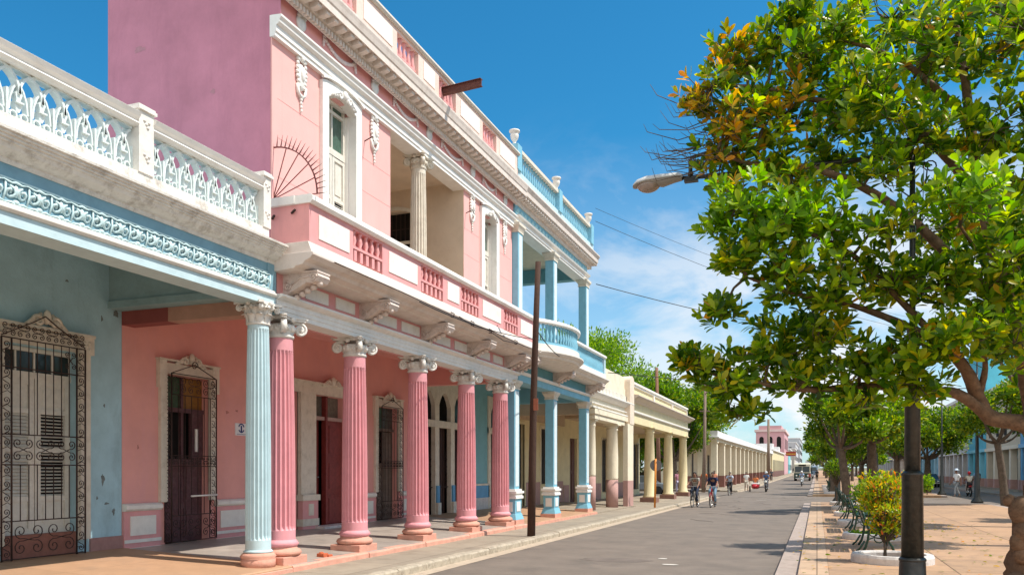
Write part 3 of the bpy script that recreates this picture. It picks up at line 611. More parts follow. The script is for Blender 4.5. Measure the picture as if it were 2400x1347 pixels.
# door A behind iron, window C, main door B
for (a, b, top, lab) in ((12.16, 13.34, 3.62, 0), (20.1, 21.3, 3.6, 1)):
    w = child_empty('window', H2, (0, 0, 0)); w.location = -WL[H2.name]
    surround(w, a, b, top)
    mb = MB(); mb.box(-11.95, -11.9, a-.1, b+.1, .2, 3.8); mb.build('dark_room', DARK, w)
    wm = mat('dull_plum_shutter' if lab == 0 else 'dull_brown_shutter', (.105, .045, .05) if lab == 0 else (.14, .10, .075), .7, .25, 3, (.2, .15, .13), .4, 3, .2)
    mb = MB(); panel_leaf(mb, -11.8, a, (a+b)/2-.01, .38, 2.0, [1.1]); panel_leaf(mb, -11.8, (a+b)/2+.01, b, .38, 2.0 if lab == 0 else 2.9, [1.1]); mb.box(-11.8, -11.72, a, b, 2.92, 3.0)
    if lab == 0: mb.box(-11.8, -11.74, b-.34, b, 2.0, 2.92); mb.box(-11.8, -11.74, a, a+.06, 2, 3.6); mb.box(-11.8, -11.73, (a+b)/2-.03, (a+b)/2+.03, 2.0, 3.6)
    mb.build('shutter', wm, w)
    mb = MB(); mb.box(-11.78, -11.77, a, (a+b)/2, 3.0, 3.6); mb.build('pane', mat('green_pane', (.05, .09, .05), .2, .2, 3), w); mb = MB(); mb.box(-11.78, -11.77, (a+b)/2, b, 3.0, 3.6); mb.build('pane', mat('amber_pane' if lab == 0 else 'grey_pane', (.25, .12, .03) if lab == 0 else (.08, .08, .07), .2, .2, 3), w)
    grille(w, a-.02, b+.02, .42, top+.0, mid=(1.86, 2.06))
    if lab == 0:
        mb = MB(); mb.tube([(-11.38, a+.45, 1.28), (-11.38, b+.0, 1.29)], .018, 6); mb.build('white_rail', WHITE, w); mb = MB(); mb.box(-11.6, -11.58, 12.95, 13.03, 2.15, 2.6); mb.build('notice', PANELW, w)
w = child_empty('door', H2, (0, 0, 0)); w.location = -WL[H2.name]
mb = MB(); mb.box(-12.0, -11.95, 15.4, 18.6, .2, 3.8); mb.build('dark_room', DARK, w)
mb = MB(); panel_leaf(mb, -11.86, 17.03, 17.58, .38, 3.05, [1.2, 2.1]); mb.build('door_leaf', WOODRED, w)
mb = MB(); panel_leaf(mb, -11.70, 17.66, 18.42, .38, 3.05, [1.2, 2.1]); mb.box(-11.75, -11.62, 17.6, 17.68, .38, 3.66); mb.build('door_leaf', WOODRED, w)
mb = MB(); mb.box(-11.88, -11.66, 17.03, 18.42, 3.05, 3.14); mb.build('transom', mat('pinkish_transom', (.4, .27, .24), .7, .1, 3), w); mb = MB(); mb.box(-11.82, -11.8, 17.03, 18.42, 3.14, 3.66); mb.build('transom_glass', mat('dusty_pane', (.16, .14, .11), .3, .3, 4), w)
mb = MB(); mb.ball((-11.66, 17.7, 1.42), .03, 8, 6); mb.ball((-11.79, 17.5, 1.62), .022, 8, 6); mb.build('handle', CHROME, w)
mb = MB(); mb.box(-11.8, -11.76, 15.5, 16.38, .38, 3.66); mb.build('side_leaf', mat('grey_side_leaf', (.32, .27, .26), .7, .1, 2), w)
mb = MB(); mb.box(-11.62, -11.5, 16.38, 16.72, 1.2, 3.66); mb.box(-11.62, -11.52, 16.74, 17.03, 1.2, 3.66); mb.box(-11.62, -11.5, 15.2, 18.7, 3.66, 3.9); mb.box(-11.62, -11.46, 15.2, 18.7, 3.9, 3.95); mb.box(-11.62, -11.5, 18.42, 18.62, .3, 3.66); crest(mb, -11.5, 17.72, 3.84, .95, .32)
mb.box(-11.62, -11.42, 16.34, 17.06, 1.06, 1.2); mb.box(-11.62, -11.44, 16.36, 17.04, .45, .62); mb.box(-11.46, -11.445, 16.62, 16.82, .7, .98); mb.build('surround', CREAMW, w)
mb = MB(); mb.box(-11.62, -11.46, 16.38, 17.02, .3, 1.06); mb.build('pedestal', PINKD, w)
mb = MB(); mb.box(-11.6, -11.2, 16.9, 18.6, .34, .42); mb.build('doorstep', CONCW, w)
# columns
for yy in (11.37, 13.71, 16.37, 19.08, 21.47): fluted_column(H2, -8.4, yy, .36, 4.32, .25, .205, None, PINKCOL, WHITE2, SALMON, 'ionic')
# lower entablature
mb = MB(); mb.ext([(-8.62, 4.32), (-8.24, 4.32), (-8.24, 4.395), (-8.225, 4.4), (-8.225, 4.47), (-8.21, 4.475), (-8.21, 4.55), (-8.15, 4.57), (-8.1, 4.6), (-8.1, 4.635), (-8.62, 4.64)], 11.02, 22.4); mb.build('lower_architrave', WHITE, H2)
mb = MB(); mb.box(-8.64, -8.6, 11.1, 22.4, 4.3, 5.03); mb.box(-8.62, -8.28, 11.12, 22.4, 4.642, 5.0); mb.build('lower_frieze', PINKD, H2)
for (a, b) in ((11.9, 12.6), (12.85, 13.5), (14.33, 15.15), (15.37, 16.2), (17.0, 17.82), (18.08, 18.9), (19.6, 20.35), (20.6, 21.3)):
    mb = MB(); mb.box(-8.28, -8.262, a, b, 4.74, 4.95); mb.build('frieze_panel', PANELW, H2)
# balcony
bal = child_empty('balcony', H2, (0, 0, 0)); bal.location = -WL[H2.name]
slab = [(-8.45, 5.001), (-8.2, 5.002), (-7.86, 5.02), (-7.84, 5.05), (-7.7, 5.07), (-7.66, 5.12), (-7.57, 5.15), (-7.5, 5.21), (-7.5, 5.25), (-7.56, 5.262)]
mb = MB(); mb.ext(slab+[(-8.45, 5.262)], 11.0, 22.42); mb.ext([(-7.56, 5.264), (-7.64, 5.45), (-8.4, 5.45), (-8.4, 5.264)], 11.06, 22.42); mb.build('slab', mat('balcony_slab_paint', (.70, .62, .56), .7, .08, 1, (.42, .3, .24), .45, .8, .15), bal, bevel=.006)
BG = [(12.47, 13.5), (15.1, 16.15), (17.12, 18.15), (19.85, 20.9)]
mb = MB(); y = 11.14
for a, b in BG+[(22.42, 22.42)]:
    mb.box(-7.86, -7.67, y, a, 5.45, 6.08)
    if b > a: mb.box(-7.86, -7.79, a, b, 5.45, 6.08); mb.box(-7.79, -7.672, a, b, 6.03, 6.08); mb.box(-7.79, -7.672, a, b, 5.70, 5.745)
    y = b
mb.box(-8.4, -7.86, 11.14, 11.33, 5.3, 6.08); mb.build('parapet', PINKD, bal)
mb = MB(); mb.ext([(-7.92, 6.08), (-7.62, 6.08), (-7.58, 6.12), (-7.58, 6.19), (-7.62, 6.22), (-7.92, 6.22)], 11.1, 22.42); mb.box(-8.4, -7.92, 11.08, 11.36, 6.081, 6.218); mb.build('parapet_cap', WHITE, bal)
for a, b in BG:
    mb = MB(); n = 5
    for k in range(n):
        yy = a+(b-a)*(k+.5)/n; mb.lathe([(.03, 0), (.045, .015), (.028, .04), (.05, .11), (.03, .2), (.026, .24), (.042, .265), (.042, .285)], -7.725, yy, 5.745, 10); mb.box(-7.79, -7.685, yy-.045, yy+.045, 5.5, 5.69)
    mb.build('baluster_group', PINKD, bal)
for a, b in ((11.4, 12.33), (13.74, 14.92), (16.37, 17.0), (18.4, 19.62), (21.12, 22.1)):
    mb = MB(); mb.box(-7.672, -7.655, a, b, 5.57, 5.97); mb.build('parapet_panel', PANELW, bal, bevel=.004)
def console(parent, y, w=.34, z=5.0, x0=-8.3, x1=-7.62):
    mb = MB(); prof = [(x0, z), (x1, z), (x1+.03, z-.06), (x1-.02, z-.14), (x1-.12, z-.17), (x1-.2, z-.15), (x1-.3, z-.2), (x0+.16, z-.30), (x0+.06, z-.35), (x0, z-.36)]
    mb.ext(prof, y-w/2, y+w/2)
    for q in range(5): mb.ball((x1-.06-.11*q, y, z-.15-.05*q), (.05, w*.2, .05), 8, 5)
    for s_ in (-1, 1):
        mb.ribbon([(x1-.07+a, z-.085+b) for a, b in spiral(0, 0, .075, 1.5, 0, 1, 16, .15)], .02, .02, (0, y+s_*(w/2), 0), (1, 0, 0), (0, 0, 1), (0, s_, 0), True)
        mb.ribbon([(x0+.12+a, z-.2+b) for a, b in spiral(0, 0, .08, 1.4, 2, -1, 16, .15)], .02, .02, (0, y+s_*(w/2), 0), (1, 0, 0), (0, 0, 1), (0, s_, 0), True)
        mb.ribbon([(x0+.2, z-.18), (x0+.35, z-.08), (x1-.14, z-.06)], .02, .02, (0, y+s_*(w/2), 0), (1, 0, 0), (0, 0, 1), (0, s_, 0), True)
    mb.box(x0, x1+.02, y-w/2-.02, y+w/2+.02, z-.0, z+.03)
    return mb.build('console', mat('console_paint', (.66, .56, .50), .7, .12, 3, (.35, .24, .2), .55, 2.5, .3), parent)
for yy in (11.45, 13.85, 16.45, 18.98, 21.6): console(H2, yy)
# upper wall
def arch_fill(mb, y0, y1, zs, zc, ztop, x0, x1, n=8):     # masonry above a low arch
    pts = [(y0, ztop), (y0, zs)]+[(y0+(y1-y0)*k/n, zs+(zc-zs)*math.sin(math.pi*k/n)**.8) for k in range(1, n)]+[(y1, zs), (y1, ztop)]
    mb.extx(pts[::-1], x0, x1)
WN = [(12.72, 13.66), (20.16, 21.02)]
mb = MB(); mb.box(-8.43, -8.4, 11.154, 11.42, 5.3, 9.0); mb.build('corner_strip', PINK, H2); mb = MB(); wall_with_holes(mb, -8.7, -8.4, 11.421, 22.4, 5.3, 8.92, [(WN[0][0], WN[0][1], 5.3, 8.7), (15.12, 18.92, 5.3, 8.92), (WN[1][0], WN[1][1], 5.3, 8.7)])
o = mb.build('upper_wall', PINK, H2)
# shallow joints of the rusticated plaster
mb = MB()
for z in (7.95, 7.3, 6.65):
    for a, b in ((11.3, 12.5), (13.95, 15.1), (18.95, 19.9), (21.25, 22.3)): mb.box(-8.4, -8.397, a, b, z, z+.009)
mb.build('plaster_joint', mat('joint_line', (.66, .35, .33), .8, .1), H2)
mb = MB(); mb.box(-11.94, -8.432, 11.15, 11.42, 5.45, 10.78); mb.box(-8.432, -8.23, 11.15, 11.159, 9.26, 10.76); mb.build('side_wall', MAGENTA, H2)
mb = MB(); mb.box(-11.94, -11.6, 11.42, 22.4, 5.1, 10.2); mb.box(-8.7, -8.4, 11.42, 22.4, 9.0, 9.5); mb.build('rear_wall', MAGENTA, H2)
mb = MB(); mb.box(-11.6, -8.45, 11.42, 22.4, 9.5, 9.8); mb.build('roof', CONCW, H2)
for (a, b) in WN:
    w = child_empty('window', H2, (0, 0, 0)); w.location = -WL[H2.name]
    mb = MB(); t = .2; mb.box(-8.5, -8.33, a-t, a+.003, 5.45, 8.66); mb.box(-8.5, -8.33, b-.003, b+t, 5.45, 8.66)
    pts = [(a-t, 8.662), (a+.001, 8.662), (a+.001, 8.6)]+[(a+(b-a)*k/8, 8.6+.12*math.sin(math.pi*k/8)) for k in range(1, 8)]+[(b-.001, 8.6), (b-.001, 8.662), (b+t, 8.662), (b+t, 8.82)]+[(b+t-(b-a+2*t)*k/10, 8.82+.09*math.sin(math.pi*k/10)**.6) for k in range(1, 10)]+[(a-t, 8.82)]
    mb.extx(pts, -8.5, -8.33)
    pts2 = [(a-t-.03, 8.8), (a-t-.03, 8.85)]+[(a-t+(b-a+2*t)*k/10, 8.86+.09*math.sin(math.pi*k/10)**.6) for k in range(1, 10)]+[(b+t+.03, 8.85), (b+t+.03, 8.8)]
    mb.ribbon(pts2[1:-1], .04, .055, (-8.336, 0, 0), (0, 1, 0), (0, 0, 1), (1, 0, 0)); crest(mb, -8.31, (a+b)/2, 8.62, .8, .26)
    mb.box(-8.72, -8.502, a+.004, a+.03, 5.45, 8.60); mb.box(-8.72, -8.502, b-.03, b-.004, 5.45, 8.60); mb.box(-8.69, -8.502, a+.03, b-.03, 8.672, 8.695)
    mb.build('frame', WHITE, w)
    mb = MB(); x = -8.62; a0, b0 = a, b; a, b = a+.031, b-.031; mid = (a+b)/2
    mb.box(x, x+.06, a, b, 7.72, 7.84); mb.box(x, x+.05, a, a+.06, 7.84, 8.7); mb.box(x, x+.05, b-.06, b, 7.84, 8.7); mb.box(x, x+.045, mid-.02, mid+.02, 7.84, 8.7); mb.box(x, x+.05, a+.06, b-.06, 8.5, 8.56)
    for p, q in ((a, mid-.006), (mid+.006, b)):
        mb.box(x, x+.05, p, p+.07, 5.45, 7.72); mb.box(x, x+.05, q-.07, q, 5.45, 7.72); mb.box(x, x+.02, p+.07, q-.07, 6.95, 7.66); mb.box(x, x+.035, p+.12, q-.12, 7.02, 7.6)
        for zz in (5.45, 6.88, 7.64): mb.box(x, x+.048, p+.07, q-.07, zz, zz+.07)
        louvres(mb, x, p+.07, q-.07, 5.55, 6.88, k_=.5)
    mb.build('shutter', WOODWHITE, w)
    mb = MB(); mb.box(x-.01, x+.005, a, b, 7.8, 8.67); mb.build('transom_glass', mat('greenish_transom_glass', (.07, .13, .10), .15, .3, 3), w); mb = MB(); mb.box(x-.06, x-.04, a, b, 5.4, 7.8); mb.build('dark_room', DARK, w)
# loggia
lg = child_empty('loggia', H2, (0, 0, 0)); lg.location = -WL[H2.name]
mb = MB(); mb.box(-11.6, -11.4, 15.12, 18.92, 5.3, 9.15); mb.box(-11.4, -8.72, 14.9, 15.12, 5.3, 9.15); mb.box(-11.4, -8.72, 15.12, 18.92, 9.1, 9.2); mb.box(-11.4, -8.6, 15.12, 18.92, 5.3, 5.42)
wall_y = [(-10.95, -9.82)]
mb.box(-11.4, -10.95, 18.912, 19.1, 5.42, 9.15); mb.box(-9.82, -8.72, 18.912, 19.1, 5.42, 9.15); mb.box(-8.72, -8.405, 18.912, 18.918, 5.42, 8.9); mb.box(-10.95, -9.82, 18.912, 19.1, 8.55, 9.15); mb.build('loggia_wall', LOGCREAM, lg)
mb = MB(); mb.box(-10.95, -9.82, 19.12, 19.14, 5.42, 8.6); mb.build('dark_room', DARK, lg)
mb = MB(); mb.box(-10.98, -10.88, 18.88, 18.93, 5.42, 8.6); mb.box(-9.86, -9.76, 18.88, 18.93, 5.42, 8.6); mb.ribbon([(-10.95+1.13*k/8, 8.5+.14*math.sin(math.pi*k/8)) for k in range(9)], .09, .05, (0, 18.88, 0), (1, 0, 0), (0, 0, 1), (0, 1, 0)); mb.box(-10.9, -9.85, 18.95, 19.0, 7.7, 7.78); mb.build('door_frame', WOODWHITE, lg)
mb = MB()
for k in range(9): mb.tube([(-10.88+.13*k, 18.97, 5.45), (-10.88+.13*k, 18.97, 8.5)], .012, 4)
for zz in (6.2, 7.0, 7.7, 8.1): mb.tube([(-10.9, 18.97, zz), (-9.84, 18.97, zz)], .01, 4)
mb.build('door_bars', IRON, lg)
mb = MB(); mb.ball((-8.9, 18.84, 6.75), (.05, .07, .05), 8, 6); mb.tube([(-8.9, 18.92, 6.68), (-8.9, 18.8, 6.66), (-8.86, 18.74, 6.74)], .02, 6); mb.build('wall_lamp', mat('brass', (.45, .25, .06), .35, .2, 5, metal=.6), lg)
c = child_empty('column', lg, (-8.5, 16.6, 0)); mb = MB(); shaft_mesh(mb, .19, .165, 5.6, 8.6, 5.7, 8.5, 18); mb.build('shaft', CREAMW, c)
o = ionic_capital(.165, .3).build('capital', CREAMW, c); o.location.z = 8.6
mb = MB(); mb.lathe([(.26, 5.42), (.26, 5.5), (.22, 5.52), (.24, 5.56), (.19, 5.6)], n=20); mb.build('base', CREAMW, c)
# upper entablature
mb = MB(); mb.ext([(-8.7, 8.9), (-8.32, 8.9), (-8.32, 8.97), (-8.3, 8.975), (-8.3, 9.08), (-8.28, 9.085), (-8.24, 9.12), (-8.235, 9.16), (-8.2, 9.2), (-8.2, 9.235), (-8.38, 9.25), (-8.7, 9.25)], 11.422, 22.4); mb.ext([(-8.43, 8.9), (-8.32, 8.9), (-8.32, 8.97), (-8.3, 8.975), (-8.3, 9.08), (-8.28, 9.085), (-8.24, 9.12), (-8.235, 9.16), (-8.2, 9.2), (-8.2, 9.235), (-8.38, 9.25), (-8.43, 9.25)], 11.13, 11.422); mb.build('upper_architrave', WHITE, H2)
mb = MB(); mb.box(-8.69, -8.36, 11.16, 22.4, 9.25, 9.70); mb.build('upper_frieze', PINKD, H2)
CORN = mat('cornice_beige', (.68, .60, .54), .7, .08, 2, (.4, .3, .24), .45, 1, .15)
mb = MB(); mb.ext([(-8.7, 9.70), (-8.36, 9.70), (-8.25, 9.555), (-8.22, 9.55), (-8.22, 9.66), (-8.19, 9.68), (-8.15, 9.69), (-8.15, 9.79), (-7.96, 9.80), (-7.96, 9.77), (-7.94, 9.77), (-7.94, 9.9), (-7.92, 9.92), (-7.9, 10.0), (-7.88, 10.06), (-7.88, 10.1), (-8.0, 10.14), (-8.7, 10.14)], 11.0, 22.4)
y = 11.03
while y < 22.3: mb.box(-8.22, -8.165, y, y+.05, 9.56, 9.65); y += .095
y = 11.05
while y < 22.3:
    mb.ext([(-8.15, 9.69), (-8.02, 9.70), (-7.98, 9.72), (-7.98, 9.798), (-8.15, 9.788)], y, y+.12); y += .265
mb.build('upper_cornice', CORN, H2)
# shields and garlands of the frieze
for yc in (11.88, 14.38, 16.84, 19.36, 21.7):
    mb = MB(); mb.ball((-8.345, yc, 9.49), (.05, .14, .14), 12, 8)
    for s_ in (-1, 0, 1): mb.ball((-8.33, yc+s_*.08, 9.61-.02*abs(s_)), (.04, .05, .045), 8, 5)
    mb.build('shield', mat('greyish_stucco', (.62, .63, .62), .7, .1, 3, (.35, .35, .35), .4, 2, .2), H2)
for yc, w in ((13.1, 1.15), (15.7, 1.15), (18.1, 1.3), (20.5, 1.0)):
    mb = MB(); n = 17
    for k in range(n):
        t = k/(n-1)*2-1; mb.ball((-8.34, yc+t*w*.4, 9.56-.13*(1-t*t)), (.03, w*.035, .03+.012*(1-t*t)+.004*(k % 2)), 7, 5)
    for s_ in (-1, 1):
        for q in range(4): mb.ball((-8.34, yc+s_*(w*.45+.01*q), 9.60-.05*q), (.03, .05-.008*q, .035), 7, 5)
        mb.ribbon([(yc+s_*w*.43+a, 9.60+b) for a, b in spiral(0, 0, .05, 1, 0, s_, 10, .3)], .018, .04, (-8.36, 0, 0), (0, 1, 0), (0, 0, 1), (1, 0, 0), True)
    mb.build('garland', mat('garland_stucco', (.68, .60, .60), .7, .1, 3, (.4, .3, .32), .5, 3, .2), H2)
# long carved cartouches
for yc in (11.93, 14.42, 19.41, 21.75):
    mb = MB(); zt = 8.98; r = random.Random(int(yc*10))
    mb.ball((-8.39, yc, zt-.4), (.06, .11, .24), 12, 8); mb.ball((-8.34, yc, zt-.36), (.04, .06, .13), 10, 7); mb.ball((-8.36, yc, zt-.08), (.05, .07, .07), 8, 6)
    for s_ in (-1, 1):
        for q in range(7): mb.ball((-8.37, yc+s_*(.12-.0015*(q-2.5)**2*3), zt-.12-.075*q), (.035, .035+r.uniform(0, .012), .038), 7, 5)
        mb.ribbon([(yc+s_*.09+a*s_, zt-.1+b) for a, b in spiral(0, 0, .07, 1.2, 1, 1, 12, .25)], .022, .05, (-8.4, 0, 0), (0, 1, 0), (0, 0, 1), (1, 0, 0), True)
        mb.ribbon([(yc+s_*.12, zt-.55), (yc+s_*.1, zt-.68), (yc+s_*.02, zt-.76)], .04, .05, (-8.4, 0, 0), (0, 1, 0), (0, 0, 1), (1, 0, 0), True)
    for q in range(5): mb.ball((-8.38, yc, zt-.72-.065*q), (.03, .045-.007*q, .032), 7, 5)
    mb.build('cartouche', WHITE, H2)
# roof parapet
RP = mat('parapet_pale_pink', (.74, .56, .49), .75, .07, .8, (.5, .4, .34), .4, .8, .15)
PG = [(12.3, 13.15), (14.72, 15.66), (16.68, 17.6), (19.26, 20.2)]
mb = MB(); y = 11.16
for a, b in PG+[(21.85, 21.85)]:
    mb.box(-8.22, -8.02, y, a, 10.14, 10.78)
    if b > a: mb.box(-8.22, -8.02, a, b, 10.14, 10.22); mb.box(-8.22, -8.02, a, b, 10.72, 10.78)
    y = b
mb.build('roof_parapet', RP, H2)
mb = MB(); mb.ext([(-8.26, 10.781), (-7.98, 10.781), (-7.95, 10.82), (-7.96, 10.87), (-8.26, 10.9)], 11.1, 21.9); mb.build('parapet_coping', mat('grey_coping', (.58, .54, .48), .8, .1, 2, (.3, .27, .23), .5, 1.5, .2), H2)
for a, b in PG:
    mb = MB(); n = 5
    for k in range(n):
        yy = a+(b-a)*(k+.5)/n; mb.lathe([(.05, 0), (.055, .03), (.035, .07), (.062, .17), (.035, .3), (.03, .4), (.055, .46), (.055, .5)], -8.12, yy, 10.22, 10)
    mb.box(-8.16, -8.08, a, b, 10.32, 10.36); mb.build('roof_baluster_group', PINKD, H2)
for a, b in ((11.3, 12.1), (13.4, 14.5), (15.9, 16.45), (17.85, 19.02), (20.45, 21.6)):
    mb = MB(); mb.box(-8.022, -8.004, a, b, 10.3, 10.68); mb.build('roof_panel', PANELW, H2, bevel=.004)
mb = MB(); mb.M = Matrix.Translation((-8.06, 17.0, 10.5)) @ Matrix.Rotation(R(-6), 4, 'Z'); mb.box(-.3, 1.0, -.01, .01, -.07, .07); mb.box(-.3, 1.0, -.06, .06, .07, .082); mb.box(-.3, 1.0, -.06, .06, -.082, -.07); mb.build('steel_beam', mat('rusty_steel', (.12, .045, .035), .8, .3, 5), H2)
# fan of iron spikes at the balcony end
mb = MB(); O = (-8.42, 11.2, 6.24); Rr = .86
for k in range(6): a = math.pi/2*k/5; mb.tube([O, (O[0]+Rr*math.cos(a), O[1], O[2]+Rr*math.sin(a))], .009, 4)
mb.tube([(O[0]+Rr*math.cos(math.pi/2*k/16), O[1], O[2]+Rr*math.sin(math.pi/2*k/16)) for k in range(17)], .014, 4)
for k in range(18): a = math.pi/2*k/17; mb.tube([(O[0]+Rr*math.cos(a), O[1], O[2]+Rr*math.sin(a)), (O[0]+(Rr+.2)*math.cos(a), O[1], O[2]+(Rr+.2)*math.sin(a))], [.011, .002], 4)
mb.build('spike_fan', mat('rusty_red_iron', (.16, .05, .045), .7, .3, 5), bal)
mb = MB(); mb.box(-11.599, -11.585, 14.14, 14.52, 2.53, 2.79); sgn = mb.build('street_plaque', mat('white_enamel', (.75, .74, .74), .3, .03, 3, bump=0), None)
pl = empty('plaque', (-11.59, 14.33, 2.52), 'small white plaque with a blue anchor-like symbol on the pink wall beside the blue column', 'sign')
sgn.parent = pl; sgn.location = -Vector(pl.location); sgn.name = 'board'
mb = MB(); mb.box(-11.585, -11.58, 14.31, 14.35, 2.61, 2.74)
mb.ribbon([(14.33+.095*math.cos(math.pi*(.15+.7*k/8)), 2.665+.11*math.sin(math.pi*(.15+.7*k/8))) for k in range(9)], .026, .005, (-11.585, 0, 0), (0, 1, 0), (0, 0, 1), (1, 0, 0))
mb.ribbon([(14.33+.09*math.cos(math.pi*(.15+.7*k/8)), 2.69-.09*math.sin(math.pi*(.15+.7*k/8))) for k in range(9)], .026, .0052, (-11.585, 0, 0), (0, 1, 0), (0, 0, 1), (1, 0, 0))
mb.box(-11.585, -11.5805, 14.19, 14.47, 2.552, 2.56); mb.build('symbol', mat('blue_ink', (.015, .03, .16), .5, .05, 3, bump=0), pl)

patches(H2, 'paint_patch', mat('rubbed_pink_patch', (.46, .19, .17), .9, .2, 4), [(13.9, 3.0, .05, .03), (14.2, 3.05, .04, .02), (15.0, 2.3, .04, .09), (19.4, 2.0, .05, .05), (11.5, 2.2, .02, .04)], seed=4)
patches(H2, 'plaster_patch', mat('repaired_magenta_patch', (.42, .20, .24), .9, .15, 3), [(-9.6, 8.2, .05, .04), (-10.9, 7.3, .04, .03), (-9.2, 6.9, .09, .05), (-11.2, 9.2, .12, .05), (-8.75, 6.6, .05, .07)], plane='y', d=11.147, seed=6)
# small clutter on the facade: lantern bracket, rusty hooks and clamped cables under the balcony
mb = MB(); mb.tube([(-7.49, 11.6, 5.22), (-7.47, 14, 5.2), (-7.475, 16.2, 5.17), (-7.47, 18.6, 5.2), (-7.48, 20.9, 5.18), (-7.47, 22.3, 5.23)], .009, 4); mb.tube([(-7.48, 16.6, 5.21), (-7.46, 17.4, 5.12), (-7.47, 18.2, 5.19), (-7.46, 19.3, 5.08), (-7.47, 20.4, 5.17)], .011, 4)
for yy in (16.2, 17.3, 18.4, 20.2): mb.tube([(-7.5, yy, 5.24), (-7.42, yy, 5.2), (-7.44, yy, 5.12), (-7.5, yy, 5.14)], .012, 5)
mb.build('facade_cable', IRON, bal)
mb = MB(); mb.tube([(-8.4, 14.08, 8.3), (-8.2, 14.05, 8.35), (-8.18, 14.04, 8.25)], .012, 5); mb.tube([(-8.4, 19.05, 8.35), (-8.2, 19.0, 8.4), (-8.15, 19, 8.3)], .012, 5); mb.tube([(-8.0, 11.13, 5.95), (-7.9, 11.08, 5.98)], .02, 6); mb.tube([(-8.38, 11.13, 5.9), (-8.3, 11.08, 5.93)], .02, 6); mb.build('iron_hook', IRON, bal)
# ------------------------------------------------------------------ blue and white corner house
H3 = empty('blue_verandah_house', (-10, 26.5, .1), 'two-storey blue and white house with square piers, curved balcony and roof urns', 'house')
mb = MB(); mb.ext([(-11.62, -.2), (-11.62, .38), (-8.02, .225), (-8.0, .205), (-8.0, -.2)], 22.602, 30.7); mb.build('porch_floor', PORCHO, H3)
mb = MB(); mb.box(-8.0, -7.97, 22.6, 30.7, 0, .2); mb.build('porch_edge', SALMON, H3)
AR = [(22.95, 23.75), (24.05, 24.95), (25.25, 26.0), (28.55, 29.4)]
mb = MB(); wall_with_holes(mb, -11.9, -11.6, 22.602, 30.7, .1, 5.3, [(22.9, 26.05, .1, 4.75), (28.5, 29.45, .1, 4.6)]); mb.build('inner_wall', mat('teal_inner_plaster', (.20, .42, .47), .8, .1, .6, (.15, .28, .3), .4, .5, .15), H3)
mb = MB(); mb.box(-11.6, -11.56, 26.15, 28.4, .3, .8); mb.build('stone_skirting', CONCW, H3)
mb = MB(); mb.box(-11.6, -11.55, 26.15, 28.4, .8, 1.25); mb.build('dado', mat('strong_blue_dado', (.12, .33, .55), .7, .1, 1), H3); mb = MB(); mb.box(-11.6, -11.53, 26.1, 28.45, 1.25, 1.32); mb.build('dado_moulding', CREAMW, H3)
w = child_empty('arched_doorway', H3, (0, 0, 0))
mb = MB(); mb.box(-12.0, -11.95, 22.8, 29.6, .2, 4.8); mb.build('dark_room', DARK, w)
mb = MB(); y = 22.9
for a, b in AR[:3]+[(26.05, 26.05)]:
    mb.box(-11.7, -11.55, y, a, .3, 4.75); y = b
    if b > a: mb.box(-11.7, -11.53, a-.15, b+.15, 3.2, 3.42); arch_fill(mb, a, b, 3.9, 4.35, 4.75, -11.7, -11.56)
arch_fill(mb, 28.55, 29.4, 3.9, 4.3, 4.6, -11.7, -11.56); mb.box(-11.7, -11.53, 28.3, 29.5, 3.2, 3.42); mb.box(-11.68, -11.55, 28.3, 28.55, .3, 4.6); mb.build('surround', CREAMW, w)
for a, b in AR[:3]+[AR[3]]:
    mb = MB(); mb.box(-11.85, -11.8, a, b, .35, 3.2); mb.box(-11.8, -11.78, a+.08, b-.08, .5, 1.3); mb.build('door_leaf', mat('dark_brown_leaf', (.07, .035, .03), .6, .2, 3), w)
    mb = MB()
    for k in range(6): yy = a+(b-a)*(k+.5)/6; mb.tube([(-11.68, yy, .4), (-11.68, yy, 3.15)], .01, 4)
    scroll_column(mb, -11.68, b-.2, b-.02, 1.2, 2.4, .008); mb.tube([(-11.66, a, 1.25), (-11.66, b, 1.25)], .02, 4); mb.build('door_bars', IRON, w)
for a in (23.8, 25.0):
    mb = MB(); mb.box(-11.6, -11.5, a, a+.2, .75, 1.3); mb.build('blue_pedestal', mat('strong_blue_dado', (0, 0, 0)), w); mb = MB(); mb.box(-11.6, -11.46, a-.02, a+.22, .3, .75); mb.build('pedestal_foot', CREAMW, w)
mb = MB(); mb.box(-11.6, -8.6, 22.605, 30.7, 5.0, 5.2); mb.build('porch_ceiling', mat('teal_ceiling', (.16, .36, .42), .8, .1, 1), H3)
BEIGE = mat('beige_shade_beam', (.52, .40, .28), .85, .1, 1)
